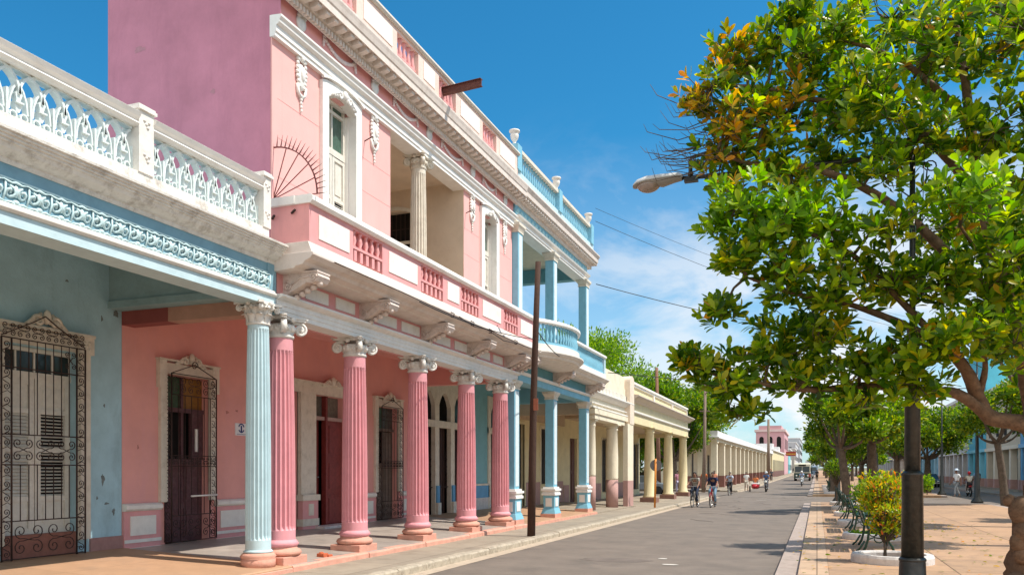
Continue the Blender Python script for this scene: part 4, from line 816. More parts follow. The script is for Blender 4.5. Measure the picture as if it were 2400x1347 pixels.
def pier(parent, y, zb, zt, ped=True, x=-8.36, hw=.2):
    c = child_empty('pier', parent, (x, y, 0)); c.scale = (.74, 1, 1); z = zb
    if ped:
        mb = MB(); mb.box(-.36, .34, -.36, .36, -.02, zb+.14); mb.build('plinth', SALMON, c, bevel=.01)
        mb = MB(); mb.taper(0, 0, zb+.14, zb+.32, .34, .34, .27, .27); mb.taper(0, 0, zb+.32, zb+.75, .25, .25, .27, .27); mb.build('pedestal', MIDBLUE, c, bevel=.01)
        mb = MB(); mb.box(-.32, .32, -.32, .32, zb+.75, zb+.83); mb.box(-.29, .29, -.29, .29, zb+.83, zb+.9); mb.box(-.34, .34, -.34, .34, zb+.9, zb+.97); mb.box(-.27, .27, -.27, .27, zb+.97, zb+1.03)
        mb.box(-.15, .15, -.275, -.262, zb+.38, zb+.66); mb.box(.262, .275, -.15, .15, zb+.38, zb+.66); mb.build('pedestal_moulding', WHITE, c, bevel=.008); z = zb+1.03
    mb = MB(); mb.box(-hw, hw, -hw, hw, z, zt-.22); mb.build('shaft', MIDBLUE, c, bevel=.01)
    mb = MB(); mb.box(hw, hw+.012, -hw+.06, hw-.06, z+.08, zt-.32); mb.build('shaft_panel', mat('bluish_white', (.62, .70, .72), .6, .06, 2), c)
    mb = MB(); mb.box(-hw-.03, hw+.03, -hw-.03, hw+.03, zt-.26, zt-.22); mb.taper(0, 0, zt-.22, zt-.08, hw, hw, hw+.08, hw+.08); mb.box(-hw-.1, hw+.1, -hw-.1, hw+.1, zt-.08, zt); mb.build('capital', CREAMW, c)
for y in (22.32, 26.05, 30.15): pier(H3, y, .22, 4.42)
mb = MB(); mb.box(-8.66, -8.2, 22.42, 30.4, 4.42, 4.62); mb.box(-11.6, -8.6, 30.0, 30.38, 4.42, 5.0); mb.build('lower_beam', MIDBLUE, H3)
mb = MB(); mb.ext([(-8.66, 4.622), (-8.15, 4.622), (-8.1, 4.66), (-8.1, 4.7), (-8.2, 4.72), (-8.66, 4.72)], 22.42, 30.42); mb.build('lower_moulding', WHITE, H3)
mb = MB(); mb.box(-8.66, -8.26, 22.42, 30.4, 4.722, 5.05); mb.build('lower_frieze', mat('deep_teal_frieze', (.12, .32, .38), .7, .1, 1), H3)
for y in (22.5, 26.1, 30.2): console(H3, y, .36, 5.05, -8.26, -7.6)
# curved balcony
bal = child_empty('balcony', H3, (0, 0, 0))
def bx(y):   # how far the balcony front stands out
    t = (y-22.42)/(26.3-22.42)
    return -7.67+(.62*math.sin(math.pi*min(max(t, 0), 1))**.8 if 0 < t < 1 else 0)
ys = [22.42+i*(26.3-22.42)/16 for i in range(17)]+[27.5, 29, 30.75]
def follow(mb, prof):     # profile (dx,z) carried along the balcony edge
    n = len(prof); vs = []; fs = []
    for y in ys: vs += [((-8.45 if dx is None else bx(y)+dx), y, z) for dx, z in prof]
    for i in range(len(ys)-1):
        for k in range(n): fs.append((i*n+k, i*n+(k+1) % n, (i+1)*n+(k+1) % n, (i+1)*n+k))
    fs.append(tuple(range(n))[::-1]); fs.append(tuple(range((len(ys)-1)*n, len(ys)*n))); mb.add(vs, fs)
mb = MB(); follow(mb, [(None, 5.051), (-.19, 5.06), (-.17, 5.09), (0, 5.11), (.05, 5.17), (.1, 5.19), (.17, 5.25), (.17, 5.29), (.03, 5.30), (.03, 5.5), (None, 5.5)]); mb.build('slab', WHITE2, bal)
mb = MB(); follow(mb, [(-.2, 6.1), (.0, 6.1), (.06, 6.13), (.06, 6.2), (.0, 6.23), (-.2, 6.23)]); mb.box(-8.4, -7.87, 30.6, 30.75, 6.102, 6.22); mb.build('balcony_rail', WHITE, bal)
mb = MB(); follow(mb, [(-.14, 5.501), (-.02, 5.501), (-.02, 5.58), (-.14, 5.58)])
def balseg(y0, y1, n, zb, zt, r=1.0, xo=-.08, fx=bx):
    for k in range(n):
        yy = y0+(y1-y0)*(k+.5)/n; h = zt-zb; mb.lathe([(.035*r, 0), (.05*r, .03*h), (.03*r, .12*h), (.058*r, .36*h), (.03*r, .6*h), (.026*r, .82*h), (.048*r, .9*h), (.048*r, h)], fx(yy)+xo, yy, zb, 8)
balseg(22.5, 26.2, 24, 5.581, 6.1); balseg(26.4, 30.55, 30, 5.581, 6.1); mb.build('balcony_balusters', MIDBLUE, bal)
mb = MB(); mb.box(-7.85, -7.66, 26.2, 26.42, 5.502, 6.1); mb.box(-7.85, -7.66, 30.55, 30.75, 5.502, 6.1); mb.build('balcony_post', LBLUE, bal)
# verandah
for y in (22.62, 26.05, 30.12): pier(H3, y, 5.5, 9.05, False)
mb = MB(); mb.ext([(-8.7, 9.05), (-8.28, 9.05), (-8.28, 9.12), (-8.25, 9.125), (-8.25, 9.2), (-8.18, 9.25), (-8.16, 9.3), (-8.7, 9.3)], 22.42, 30.4); mb.build('upper_moulding', WHITE, H3)
mb = MB(); mb.box(-8.7, -8.3, 22.42, 30.36, 9.301, 9.62); mb.build('upper_frieze', MIDBLUE, H3)
mb = MB(); y = 22.6
while y < 30.2:
    for s_ in (-1, 1): mb.tube([(-8.29, y+.08*s_+a, 9.43+b) for a, b in spiral(0, 0, .075, 1.2, 1.5, s_, 9, .3)], .02, 4)
    mb.ball((-8.29, y, 9.46), (.03, .035, .08), 6, 5); mb.ball((-8.29, y+.17, 9.38), (.03, .03, .05), 6, 4); y += .34
mb.build('carved_ornament', mat('bright_blue_stucco', (.36, .62, .68), .6, .1, 3), H3)
mb = MB(); mb.ext([(-8.7, 9.62), (-8.22, 9.62), (-8.22, 9.74), (-8.15, 9.76), (-8.15, 9.82), (-7.96, 9.83), (-7.95, 9.95), (-7.88, 10.06), (-7.88, 10.1), (-8.0, 10.14), (-8.7, 10.14)], 22.42, 30.75)
y = 22.5
while y < 30.7: mb.box(-8.2, -8.0, y, y+.09, 9.745, 9.822); y += .2
mb.build('upper_cornice', CORN, H3)
mb = MB(); mb.box(-12.5, -8.7, 22.42, 30.38, 9.62, 10.1); mb.build('verandah_ceiling', mat('cream_ceiling', (.62, .53, .40), .85, .1, 1), H3)
mb = MB(); mb.box(-12.5, -8.7, 30.0, 30.36, 9.1, 9.61); mb.build('end_beam', mat('teal_ceiling', (0, 0, 0)), H3)
mb = MB(); mb.box(-12.5, -8.64, 22.405, 30.4, 5.2, 5.45); mb.box(-12.5, -12.3, 22.42, 30.38, 5.45, 9.62); mb.build('rear_wall', mat('teal_inner_plaster', (0, 0, 0)), H3)
rb = child_empty('roof_balustrade', H3, (0, 0, 0))
mb = MB(); mb.box(-8.3, -8.05, 22.0, 30.4, 10.142, 10.42); mb.build('base', LBLUE, rb)
for a, b in ((22.2, 25.85), (26.2, 29.9)): mb = MB(); balseg(a, b, 18, 10.421, 11.0, .85, 0, lambda y: -8.17); mb.build('baluster_row', MIDBLUE, rb)
mb = MB(); mb.box(-8.3, -8.04, 22.0, 30.4, 11.0, 11.1); mb.build('rail', CREAMW, rb)
for y in (22.0, 26.02, 30.1):
    mb = MB(); mb.box(-8.34, -8.0, y-.18, y+.18, 10.42, 11.14); mb.build('post', MIDBLUE, rb)
    mb = MB(); mb.lathe([(.10, 0), (.10, .04), (.045, .07), (.045, .11), (.10, .19), (.125, .29), (.115, .33), (.085, .36), (.155, .39), (.155, .44), (.13, .45)], -8.17, y, 11.14, 16); mb.build('urn', WHITE2, rb)
# ------------------------------------------------------------------ cream house
H4 = empty('cream_arcaded_house', (-10, 34.5, .1), 'low cream house with a rounded parapet pier, white mouldings and dusty-rose column feet', 'house')
mb = MB(); mb.ext([(-11.62, -.2), (-11.62, .3), (-8.0, .17), (-8.0, -.2)], 30.702, 38.0); mb.build('porch_floor', WALKM, H4)
WH = [(31.25, 32.4, .1, 3.75), (34.6, 35.65, 1.2, 3.7)]
mb = MB(); wall_with_holes(mb, -11.9, -11.6, 30.702, 38.0, .1, 5.0, WH); mb.build('inner_wall', YELLOW, H4)
for a, b in ((32.5, 34.5), (35.75, 38)): mb = MB(); mb.box(-11.6, -11.58, a, b, .2, 1.3); mb.build('dado', ROSEDADO, H4)
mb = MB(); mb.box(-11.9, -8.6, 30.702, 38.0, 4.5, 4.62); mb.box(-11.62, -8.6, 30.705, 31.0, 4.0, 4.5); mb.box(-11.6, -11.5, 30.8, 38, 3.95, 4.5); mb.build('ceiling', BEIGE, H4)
def plain_window(parent, a, b, z0, z1, m, fm=None, bars=False, x=-11.6):
    w = child_empty('window' if z0 > .8 else 'door', parent, (0, 0, 0))
    mb = MB(); mb.box(x-.22, x-.14, a, b, z0, z1); n = 2
    for k in range(n): c0 = a+(b-a)*k/n; mb.box(x-.14, x-.11, c0+.08, c0+(b-a)/n-.08, z0+.15, z0+(z1-z0)*.45); mb.box(x-.14, x-.11, c0+.08, c0+(b-a)/n-.08, z0+(z1-z0)*.5, z1-.15)
    mb.build('leaf', m, w)
    if fm: mb = MB(); frame_yz(mb, x-.05, x+.04, a, b, z0, z1, .12); mb.build('frame', fm, w)
    if bars:
        mb = MB(); [mb.tube([(x+.1, a+(b-a)*k/6, z0), (x+.1, a+(b-a)*k/6, z1+.1)], .012, 4) for k in range(7)]; [mb.tube([(x+.1, a, z0+q), (x+.1, b, z0+q)], .012, 4) for q in (0, .8, 1.6, z1-z0)]; mb.build('bars', IRON, w)
DKDOOR = mat('dark_grey_door', (.05, .05, .05), .6, .2, 2)
plain_window(H4, 31.25, 32.4, .3, 3.75, DKDOOR, YELLOW); plain_window(H4, 34.6, 35.65, 1.2, 3.7, mat('dark_shutter', (.035, .03, .03), .7, .2, 2), CREAM)
def round_col(parent, x, y, zb, zt, r0, r1, m, dm, plinth=None, dz=1.35):
    c = child_empty('column', parent, (x, y, 0))
    if dm: mb = MB(); mb.lathe([(r0, 0), (r0, dz)], 0, 0, zb, 20); mb.build('painted_foot', dm, c)
    z1 = zb+dz if dm else zb
    mb = MB()
    mb.lathe([(r0 if dm else r0*1.25, 0), (r0 if dm else r0*1.2, .08), (r0, .14), (r0*1.01, (zt-z1)*.4), (r1, zt-z1-.3), (r1*1.12, zt-z1-.27), (r1*1.12, zt-z1-.22), (r1, zt-z1-.19), (r1*1.05, zt-z1-.14), (r1*1.4, zt-z1-.06)], 0, 0, z1, 20)
    mb.box(-r1*1.45, r1*1.45, -r1*1.45, r1*1.45, zt-.06, zt); mb.build('shaft', m, c)
    if plinth: mb = MB(); mb.box(-r0*1.5, r0*1.5, -r0*1.5, r0*1.5, .0, zb); mb.build('plinth', plinth, c, bevel=.01)
round_col(H4, -8.45, 31.6, .22, 3.85, .17, .15, CREAM, ROSEDADO); round_col(H4, -8.5, 35.3, .15, 3.85, .27, .235, CREAM, ROSEDADO, dz=1.25)
c = child_empty('corner_pier', H4, (-8.2, 37.2, 0)); mb = MB(); mb.box(-.1, .12, -.6, .6, .1, 1.35); mb.build('painted_foot', ROSEDADO, c); mb = MB(); mb.box(-.1, .12, -.6, .6, 1.35, 3.95); mb.build('shaft', CREAM, c)
mb = MB(); mb.box(-8.75, -8.3, 30.45, 37.9, 4.25, 4.7); mb.box(-8.7, -8.2, 31.2, 36.5, 3.852, 4.05); mb.box(-8.75, -8.15, 31.0, 37.8, 4.05, 4.25); mb.build('beam', CREAM, H4)
mb = MB(); mb.ext([(-8.75, 4.7), (-8.25, 4.7), (-8.12, 4.8), (-8.05, 4.88), (-8.05, 4.93), (-8.3, 4.95), (-8.75, 4.95)], 30.45, 37.9); mb.box(-8.7, -8.16, 30.8, 37.8, 4.28, 4.34); mb.box(-8.7, -8.2, 30.8, 37.8, 4.46, 4.5)
for k in range(26): mb.box(-8.28, -8.22, 31.0+k*.25, 31.12+k*.25, 4.98, 5.22)
mb.build('moulding', PANELW, H4)
mb = MB(); mb.box(-8.7, -8.28, 30.45, 37.6, 4.951, 5.55); mb.extx([(31.2, 5.55), (37.5, 5.55), (37.5, 6.1), (33.0, 6.1), (32.6, 5.95), (32.2, 5.72), (31.2, 5.66)], -8.65, -8.32); mb.build('parapet', CREAM, H4)
mb = MB(); mb.extx([(37.0, 3.95)]+[(37.9, 3.95)]+[(37.45+.45*math.cos(math.pi*k/10), 5.92+.28*math.sin(math.pi*k/10)) for k in range(11)], -8.45, -8.06); mb.build('rounded_pier', mat('pinkish_cream', (.74, .62, .50), .8, .07, 1, (.5, .4, .32), .4, 1, .1), H4)
# ------------------------------------------------------------------ yellow house
H5 = empty('yellow_arcaded_house', (-10, 46, .1), 'low pale yellow house with round columns and recessed parapet panels at the street corner', 'house')
mb = MB(); mb.ext([(-11.62, -.2), (-11.62, .2), (-8.0, .13), (-8.0, -.2)], 38.002, 56.4); mb.build('porch_floor', WALKM, H5)
YH = [(39.2, 40.5, .1, 3.45), (45.6, 47.1, .6, 3.6), (47.8, 48.9, .1, 3.5), (53.6, 55.6, .6, 3.6)]
mb = MB(); wall_with_holes(mb, -11.9, -11.6, 38.002, 56.3, .1, 5.0, YH); mb.build('inner_wall', YELLOW, H5)
for a, b in ((38.1, 39.0), (41, 45.4), (49.1, 53.4)): mb = MB(); mb.box(-11.6, -11.57, a, b, .2, 1.1); mb.build('dado', ROSEDADO, H5)
plain_window(H5, 39.2, 40.5, .2, 3.45, WOODBROWN); plain_window(H5, 45.6, 47.1, .6, 3.6, DKDOOR, CREAM, True); plain_window(H5, 47.8, 48.9, .2, 3.5, WOODBROWN); plain_window(H5, 53.6, 55.6, .6, 3.6, DKDOOR, CREAM, True)
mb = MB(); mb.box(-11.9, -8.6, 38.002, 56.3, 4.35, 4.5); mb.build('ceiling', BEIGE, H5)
mb = MB(); mb.box(-8.7, -8.25, 37.95, 56.3, 4.1, 4.55); mb.box(-11.9, -8.7, 55.9, 56.29, 4.1, 4.35); mb.build('beam', YELLOW, H5)
mb = MB(); mb.ext([(-8.7, 4.55), (-8.2, 4.55), (-8.15, 4.6), (-8.15, 4.68), (-8.7, 4.69)], 37.95, 56.4); mb.build('moulding', PANELW, H5)
mb = MB(); mb.box(-8.7, -8.26, 37.95, 56.3, 4.69, 5.1); mb.build('frieze', YELLOW, H5)
mb = MB(); mb.ext([(-8.7, 5.1), (-8.22, 5.1), (-8.1, 5.2), (-7.95, 5.26), (-7.86, 5.34), (-7.86, 5.39), (-8.2, 5.42), (-8.7, 5.42)], 37.95, 56.8); mb.build('cornice', mat('beige_grey_cornice', (.58, .50, .42), .7, .1, 1), H5)
mb = MB(); mb.box(-8.65, -8.38, 38.0, 56.2, 5.421, 6.0); mb.build('parapet', YELLOW, H5)
mb = MB(); mb.box(-8.68, -8.24, 37.95, 56.3, 5.98, 6.08); mb.box(-8.4, -8.3, 38, 56.2, 5.42, 5.5); mb.box(-8.4, -8.3, 38, 56.2, 5.88, 5.98)
for k in range(4): mb.box(-8.4, -8.28, 38.0+k*6.05, 38.25+k*6.05 if k < 3 else 56.25, 5.5, 5.88)
mb.build('parapet_frame', PANELW, H5)
for y in (43.4, 49.2, 55.0): round_col(H5, -8.4, y, .38, 4.1, .29, .235, YELLOW, None, mat('brown_plinth', (.24, .13, .10), .8, .15, 2))
# ------------------------------------------------------------------ long arcade
H6 = empty('long_arcade', (-12, 120, .2), 'very long low arcade of cream piers with brown feet under one white eave line', 'arcade building')
PY = [79.5, 86.2, 92.6, 98.8, 104.8, 110.9, 117.4, 124.8, 132.8, 141, 149.4, 157.8, 166, 174]
GW = mat('whitewash_fascia', (.74, .73, .72), .8, .06, .4, (.5, .48, .46), .4, .3, .1)
pr0 = None
for i, y in enumerate(PY):
    g = gz(y); c = child_empty('pier', H6, (-9.15, y, g))
    if pr0 is None:
        mb = MB(); mb.box(-.3, .25, -.45, .45, -.3, 1.35); a_ = mb.build('painted_foot', MAROON, c); mb = MB(); mb.box(-.3, .25, -.45, .45, 1.35, 4.5); b_ = mb.build('shaft', CREAM, c); mb = MB(); mb.box(-.38, .33, -.53, .53, 4.5, 4.66); c_ = mb.build('capital', CREAM, c); pr0 = (a_, b_, c_)
    else:
        for o in pr0: q = o.copy(); COL.objects.link(q); q.parent = c
def slope_box(mb, x0, x1, y0, y1, z0, z1):
    ys_ = [y0]+[v for v in (85.0,) if y0 < v < y1]+[y1]
    vs = []; fs = []
    for y in ys_: g = gz(y); vs += [(x0, y, z0+g), (x1, y, z0+g), (x1, y, z1+g), (x0, y, z1+g)]
    for i in range(len(ys_)-1):
        for k in range(4): fs.append((4*i+k, 4*i+(k+1) % 4, 4*i+4+(k+1) % 4, 4*i+4+k))
    e = 4*(len(ys_)-1); fs += [(3, 2, 1, 0), (e, e+1, e+2, e+3)]; mb.add(vs, fs)
mb = MB(); slope_box(mb, -9.5, -8.88, 78.8, 182, 4.66, 4.95); slope_box(mb, -12.5, -9.5, 78.8, 79.3, 4.3, 4.95); mb.build('beam', CREAM, H6)
mb = MB(); slope_box(mb, -12.9, -8.6, 78.2, 182, 4.95, 5.06); slope_box(mb, -12.8, -8.75, 78.4, 182, 5.06, 5.62); mb.build('fascia', GW, H6)
mb = MB(); slope_box(mb, -13.0, -12.6, 79, 182, 0, 5.0); mb.build('inner_wall', CREAM, H6)
mb = MB(); slope_box(mb, -12.6, -12.56, 79, 182, 0, 1.4); mb.build('dado', MAROON, H6)
mb = MB()
for y in range(81, 180, 7): slope_box(mb, -12.6, -12.55, y, y+1.6, 1.4 if y % 2 else .1, 3.7)
mb.build('openings', mat('dark_opening', (.05, .035, .03), .7, .2, 1), H6)
for y in (79.5,):
    for x in (-10.4, -11.6, -12.6):
        c = child_empty('pier', H6, (x, y, 0)); [(lambda q: (COL.objects.link(q), setattr(q, 'parent', c)))(o.copy()) for o in pr0]
mb = MB(); slope_box(mb, -16, -8.0, 73.6, 80, 0, .16); slope_box(mb, -13, -8.05, 80, 182, 0, .17); mb.build('porch_floor', WALKM, H6)
H7 = empty('flat_fronted_row', (-12, 215, .7), 'far cream row with brown base between the arcade and the tall pink house', 'house row')
mb = MB(); slope_box(mb, -13, -9.0, 182.2, 250, 1.3, 5.8); mb.build('wall', YELLOW, H7); mb = MB(); slope_box(mb, -13, -8.95, 182.2, 250, -.2, 1.3); mb.build('dado', MAROON, H7)
mb = MB(); slope_box(mb, -13.1, -8.7, 182.2, 250, 5.8, 6.1); slope_box(mb, -13, -9.0, 184, 190, 6.1, 7.3); slope_box(mb, -13, -9.0, 215, 222, 6.1, 7.3); mb.build('parapet', GW, H7)
mb = MB()
for y in range(186, 248, 6): slope_box(mb, -9.05, -8.93, y, y+1.8, 0, 3.8)
mb.build('door', DKDOOR, H7)
H8 = empty('tall_pink_house', (-12, 262, 1), 'far two-storey pink house with white cornice rising above the long arcade', 'house')
g = gz(255); mb = MB(); mb.box(-17, -9, 252, 285, 0, g+12.6); mb.build('wall', mat('far_pink', (.60, .34, .36), .8, .08, .2), H8)
mb = MB(); mb.box(-17.4, -8.6, 251.6, 285.4, g+12.6, g+13.3); mb.box(-17.1, -8.9, 251.9, 285.1, g+6.2, g+6.6); mb.build('cornice', mat('far_pale_pink', (.72, .55, .52), .8, .05, .3), H8)
mb = MB(); mb.box(-16.2, -9.8, 252, 285, g+13.3, g+14.4); mb.build('parapet', mat('far_pink', (0, 0, 0)), H8)
for x in (-15.4, -12.9, -10.5): mb = MB(); mb.box(x-.6, x+.6, 251.9, 252.1, g+7.6, g+10.6); mb.ball((x, 252, g+10.6), (.6, .12, .6), 10, 6); mb.build('window', DARK, H8)
for y in (256, 263, 270, 278): mb = MB(); mb.box(-9.02, -8.9, y, y+1.4, g+7.6, g+10.8); mb.build('window', DARK, H8)
far = [(-9, 289, 24, 6.5, (.22, .52, .55), 'far turquoise low house on the left side of the street'), (-9.5, 316, 30, 8.5, (.62, .6, .56), 'far grey-white two-storey house left of the bus'), (-8.6, 350, 30, 9.5, (.55, .5, .45), 'far beige house with a dark awning past the turquoise one'), (-9, 385, 60, 13, (.5, .5, .52), 'farthest tall grey block closing the left side of the street'),
       (-8.5, 450, 80, 17, (.45, .47, .5), 'hazy grey building at the very end of the left row')]
for x, y, ln, h, c_, lab in far:
    t = empty('distant_house', (x-6, y+ln/2, gz(y)), lab, 'house', 'distant houses on the left'); g = gz(y)
    m_ = mat('far_wall_%d' % y, c_, .85, .1, .2); mb = MB(); mb.box(x-9, x, y, y+ln-1, -1, g+h); mb.build('wall', m_, t)
    mb = MB(); mb.box(x-9.3, x+.35, y-.3, y+ln-.8, g+h, g+h+.4); mb.build('roof_edge', GW, t)
    k = y+2.0
    while k < y+ln-3:
        for zf in (range(1, int(h/4)+1)):
            mb = MB(); mb.box(x-.05, x+.06, k, k+1.3, g+zf*4-2.9, g+zf*4-.9); mb.build('window', DARK, t)
        k += 6
    for zf in range(1, int(h/4)+1):
        for xx in (x-2.2, x-5, x-7.6): mb = MB(); mb.box(xx-.5, xx+.5, y-.06, y+.05, g+zf*4-2.9, g+zf*4-.9); mb.build('window', DARK, t)
t = empty('street_awning', (-8.4, 262, 5), 'small red and yellow hanging sign board high over the far left pavement', 'sign')
mb = MB(); mb.box(-8.8, -5.9, 259.8, 260, 6.6, 7.9); mb.build('board', mat('red_board', (.3, .05, .03), .6, .1, 1), t); mb = MB(); mb.box(-8.7, -6, 259.75, 259.79, 7.0, 7.3); mb.build('stripe', mat('yellow_stripe', (.6, .4, .06), .6, .1, 1), t); mb = MB(); mb.tube([(-9, 259.9, 8.2), (-5.9, 259.9, 8.0)], .06, 4); mb.build('bracket', IRON, t)
# ------------------------------------------------------------------ houses right of the far road
TEAL = mat('turquoise_plaster', (.10, .45, .60), .8, .08, .5); GREYW = mat('grey_white_plaster', (.50, .48, .47), .8, .08, .5)
rh = [(20, 44, (.58, .38, .36), 7.2, 'pale rose arcaded house at the right edge beyond the far road', .3), (44.2, 55, (.60, .55, .42), 8, 'beige arcaded house between rose and blue ones on the right', .3), (55.2, 75, (.12, .36, .62), 8.6, 'blue arcaded house on the right behind the warning sign', .3), (75.2, 89, (.55, .50, .40), 9.0, 'cream arcaded house on the right behind the red-helmeted rider', .3), (89.2, 99, (.10, .45, .60), 13.5, 'tall turquoise house with narrow windows on the right', .4),
      (99.2, 122, (.50, .48, .47), 9.5, 'grey-white house with white shutters left of the turquoise one', .4), (122.3, 150, (.20, .42, .55), 8, 'far blue house on the right behind the median trees', .4), (150.3, 190, (.6, .5, .42), 9, 'far pinkish beige house on the right side', .4), (190.3, 260, (.45, .46, .47), 11, 'farthest grey house on the right side', .4)]
for y0, y1, c_, h, lab, pw in rh:
    t = empty('arcaded_town_house', (18, (y0+y1)/2, gz(y0)), lab, 'house', 'arcaded houses across the far road'); g = gz(y0); X = 15.2
    m_ = mat('town_wall_%d' % int(y0), c_, .8, .08, .5); lite = mat('town_lite_%d' % int(y0), tuple(min(1, v*1.1+.12) for v in c_), .8, .06, .5)
    mb = MB(); mb.box(X, X+9, y0, y1, g+3.7, g+h); mb.box(X+3, X+3.3, y0, y1, 0, g+3.7); mb.box(X+3, X+9, y0, y0+.3, 0, g+3.7); mb.build('wall', m_, t)
    mb = MB(); mb.box(X-.35, X+9.2, y0-.05, y1+.05, g+h, g+h+.35); mb.box(X-.15, X, y0, y1, g+3.65, g+3.95); mb.build('cornice', lite, t)
    n = max(2, int((y1-y0)/3.2))
    for k in range(n+1):
        yy = y0+.35+(y1-y0-.7)*k/n; cc = child_empty('pier', t, (X+.25, yy, g))
        mb = MB(); mb.box(-.25, .25, -.3, .3, 1.1, 3.7); mb.build('shaft', lite if k % 2 else m_, cc); mb = MB(); mb.box(-.27, .27, -.32, .32, -.3, 1.1); mb.build('painted_foot', ROSEDADO, cc)
    for k in range(n):
        yy = y0+.35+(y1-y0-.7)*(k+.5)/n
        mb = MB(); mb.box(X-.03, X+.05, yy-.5, yy+.5, g+4.9, g+7.0); mb.build('window', PANELW if 'white shutters' in lab else DARK, t)
        mb = MB(); mb.box(X+2.93, X+3.05, yy-.55, yy+.55, 0, g+3.0); mb.build('door', DKDOOR, t)
    mb = MB(); mb.box(X-.05, X+3.1, y0, y1, -.2, g+.3); mb.build('porch_floor', WALKM, t)
    for (zz, q) in ((5.0, .25), (7.8, .7)):
        mb = MB(); mb.box(X+1.2, X+2.0, y0-.04, y0+.05, g+zz, g+zz+1.8); mb.box(X+4.2, X+5.0, y0-.04, y0+.05, g+zz, g+zz+1.8) if h > zz+2 else None; mb.build('window', PANELW if 'white shutters' in lab else DARK, t) if h > zz+2 else None
# ------------------------------------------------------------------ foliage
def leaf_template(wid=.42, fold=.10, curl=.12):
    rows = [(0, 0), (.3, .30), (.62, .5), (.88, .34)]; V_ = [(0, 0, 0)]
    for t, w in rows[1:]:
        z = -curl*t*t; V_ += [(t, -w*wid, z+fold*w), (t, 0, z), (t, w*wid, z+fold*w)]
    V_.append((1, 0, -curl)); F_ = [(0, 2, 1), (0, 3, 2)]
    for i in (0, 1): a = 1+3*i; F_ += [(a, a+1, a+4, a+3), (a+1, a+2, a+5, a+4)]
    F_ += [(7, 8, 10), (8, 9, 10)]
    return np.array(V_), F_
def leaf_template_small():
    return np.array([(0, 0, 0), (.5, -.24, .03), (1, 0, -.05), (.5, .24, .03)]), [(0, 1, 2), (0, 2, 3)]
def leaf_mesh(name, m, parent, pos, dirs, ups, size, tmpl, mats=None, midx=None):
    V_, F_ = tmpl; n = len(pos)
    d = dirs/np.linalg.norm(dirs, axis=1, keepdims=True); s_ = np.cross(d, ups); s_ /= (np.linalg.norm(s_, axis=1, keepdims=True)+1e-9); u = np.cross(s_, d)
    co = pos[:, None, :]+size[:, None, None]*(V_[None, :, 0:1]*d[:, None, :]+V_[None, :, 1:2]*s_[:, None, :]+V_[None, :, 2:3]*u[:, None, :])
    co = co.reshape(-1, 3); k = len(V_)
    loops = np.concatenate([np.array([i for f in F_ for i in f])[None, :]+k*np.arange(n)[:, None]], axis=0).reshape(-1)
    cnt = np.tile(np.array([len(f) for f in F_]), n); st = np.concatenate([[0], np.cumsum(cnt)[:-1]])
    me = bpy.data.meshes.new(name); me.vertices.add(len(co)); me.vertices.foreach_set('co', co.astype(np.float32).ravel())
    me.loops.add(len(loops)); me.loops.foreach_set('vertex_index', loops.astype(np.int32)); me.polygons.add(len(cnt)); me.polygons.foreach_set('loop_start', st.astype(np.int32)); me.polygons.foreach_set('loop_total', cnt.astype(np.int32))
    for q in (mats or [m]): me.materials.append(q)
    if midx is not None: me.polygons.foreach_set('material_index', np.repeat(midx, len(F_)).astype(np.int32))
    me.polygons.foreach_set('use_smooth', np.ones(len(cnt), bool))
    me.update(calc_edges=True); me.validate()
    o = bpy.data.objects.new(name, me); COL.objects.link(o); o.parent = parent; return o
def rosettes(rng, cen, rad, n, surf=.55):      # rosette centres spread through an ellipsoid clump
    v = rng.normal(size=(n, 3)); v /= np.linalg.norm(v, axis=1, keepdims=True); r = rng.uniform(0, 1, n)**surf
    return cen+v*r[:, None]*np.array(rad), v
LEAFG = leaf_mat('glossy_leaf', [(0, (.03, .085, .008)), (.25, (.075, .17, .010)), (.6, (.20, .32, .014)), (.85, (.36, .44, .018)), (1, (.50, .40, .02))], .55, .3)
LEAFY = leaf_mat('yellowing_leaf', [(0, (.06, .12, .01)), (.3, (.16, .20, .012)), (.55, (.40, .28, .015)), (.8, (.62, .34, .02)), (1, (.60, .22, .02))], .45)
LEAFD = leaf_mat('young_bright_leaf', [(0, (.08, .19, .010)), (.5, (.17, .33, .015)), (1, (.36, .45, .02))], .55)
LEAFT = leaf_mat('street_tree_leaf', [(0, (.035, .09, .010)), (.5, (.11, .21, .014)), (.85, (.23, .32, .02)), (1, (.40, .38, .02))], .5)
LEAFB = leaf_mat('background_tree_leaf', [(0, (.05, .13, .012)), (.5, (.14, .27, .018)), (1, (.30, .40, .03))], .5)
LEAFS = leaf_mat('croton_leaf', [(0, (.08, .20, .01)), (.45, (.32, .42, .015)), (.74, (.55, .50, .02)), (.9, (.70, .33, .03)), (1, (.60, .14, .03))], .45)
def limb(mb, pts, r0, r1, n=8, seed=0, kn=.0):
    rr = random.Random(seed); P = [Vector(p) for p in pts]; out = []; m = 5
    for i in range(len(P)-1):
        p0 = P[max(i-1, 0)]; p1 = P[i]; p2 = P[i+1]; p3 = P[min(i+2, len(P)-1)]
        for k in range(m):
            t = k/m; out.append(.5*((2*p1)+(p2-p0)*t+(2*p0-5*p1+4*p2-p3)*t*t+(3*p1-p0-3*p2+p3)*t**3))
    out.append(P[-1]); M_ = len(out)
    rs = [(r0+(r1-r0)*i/(M_-1))*(1+kn*rr.uniform(-1, 1)) for i in range(M_)]
    mb.tube(out, rs, n); return out
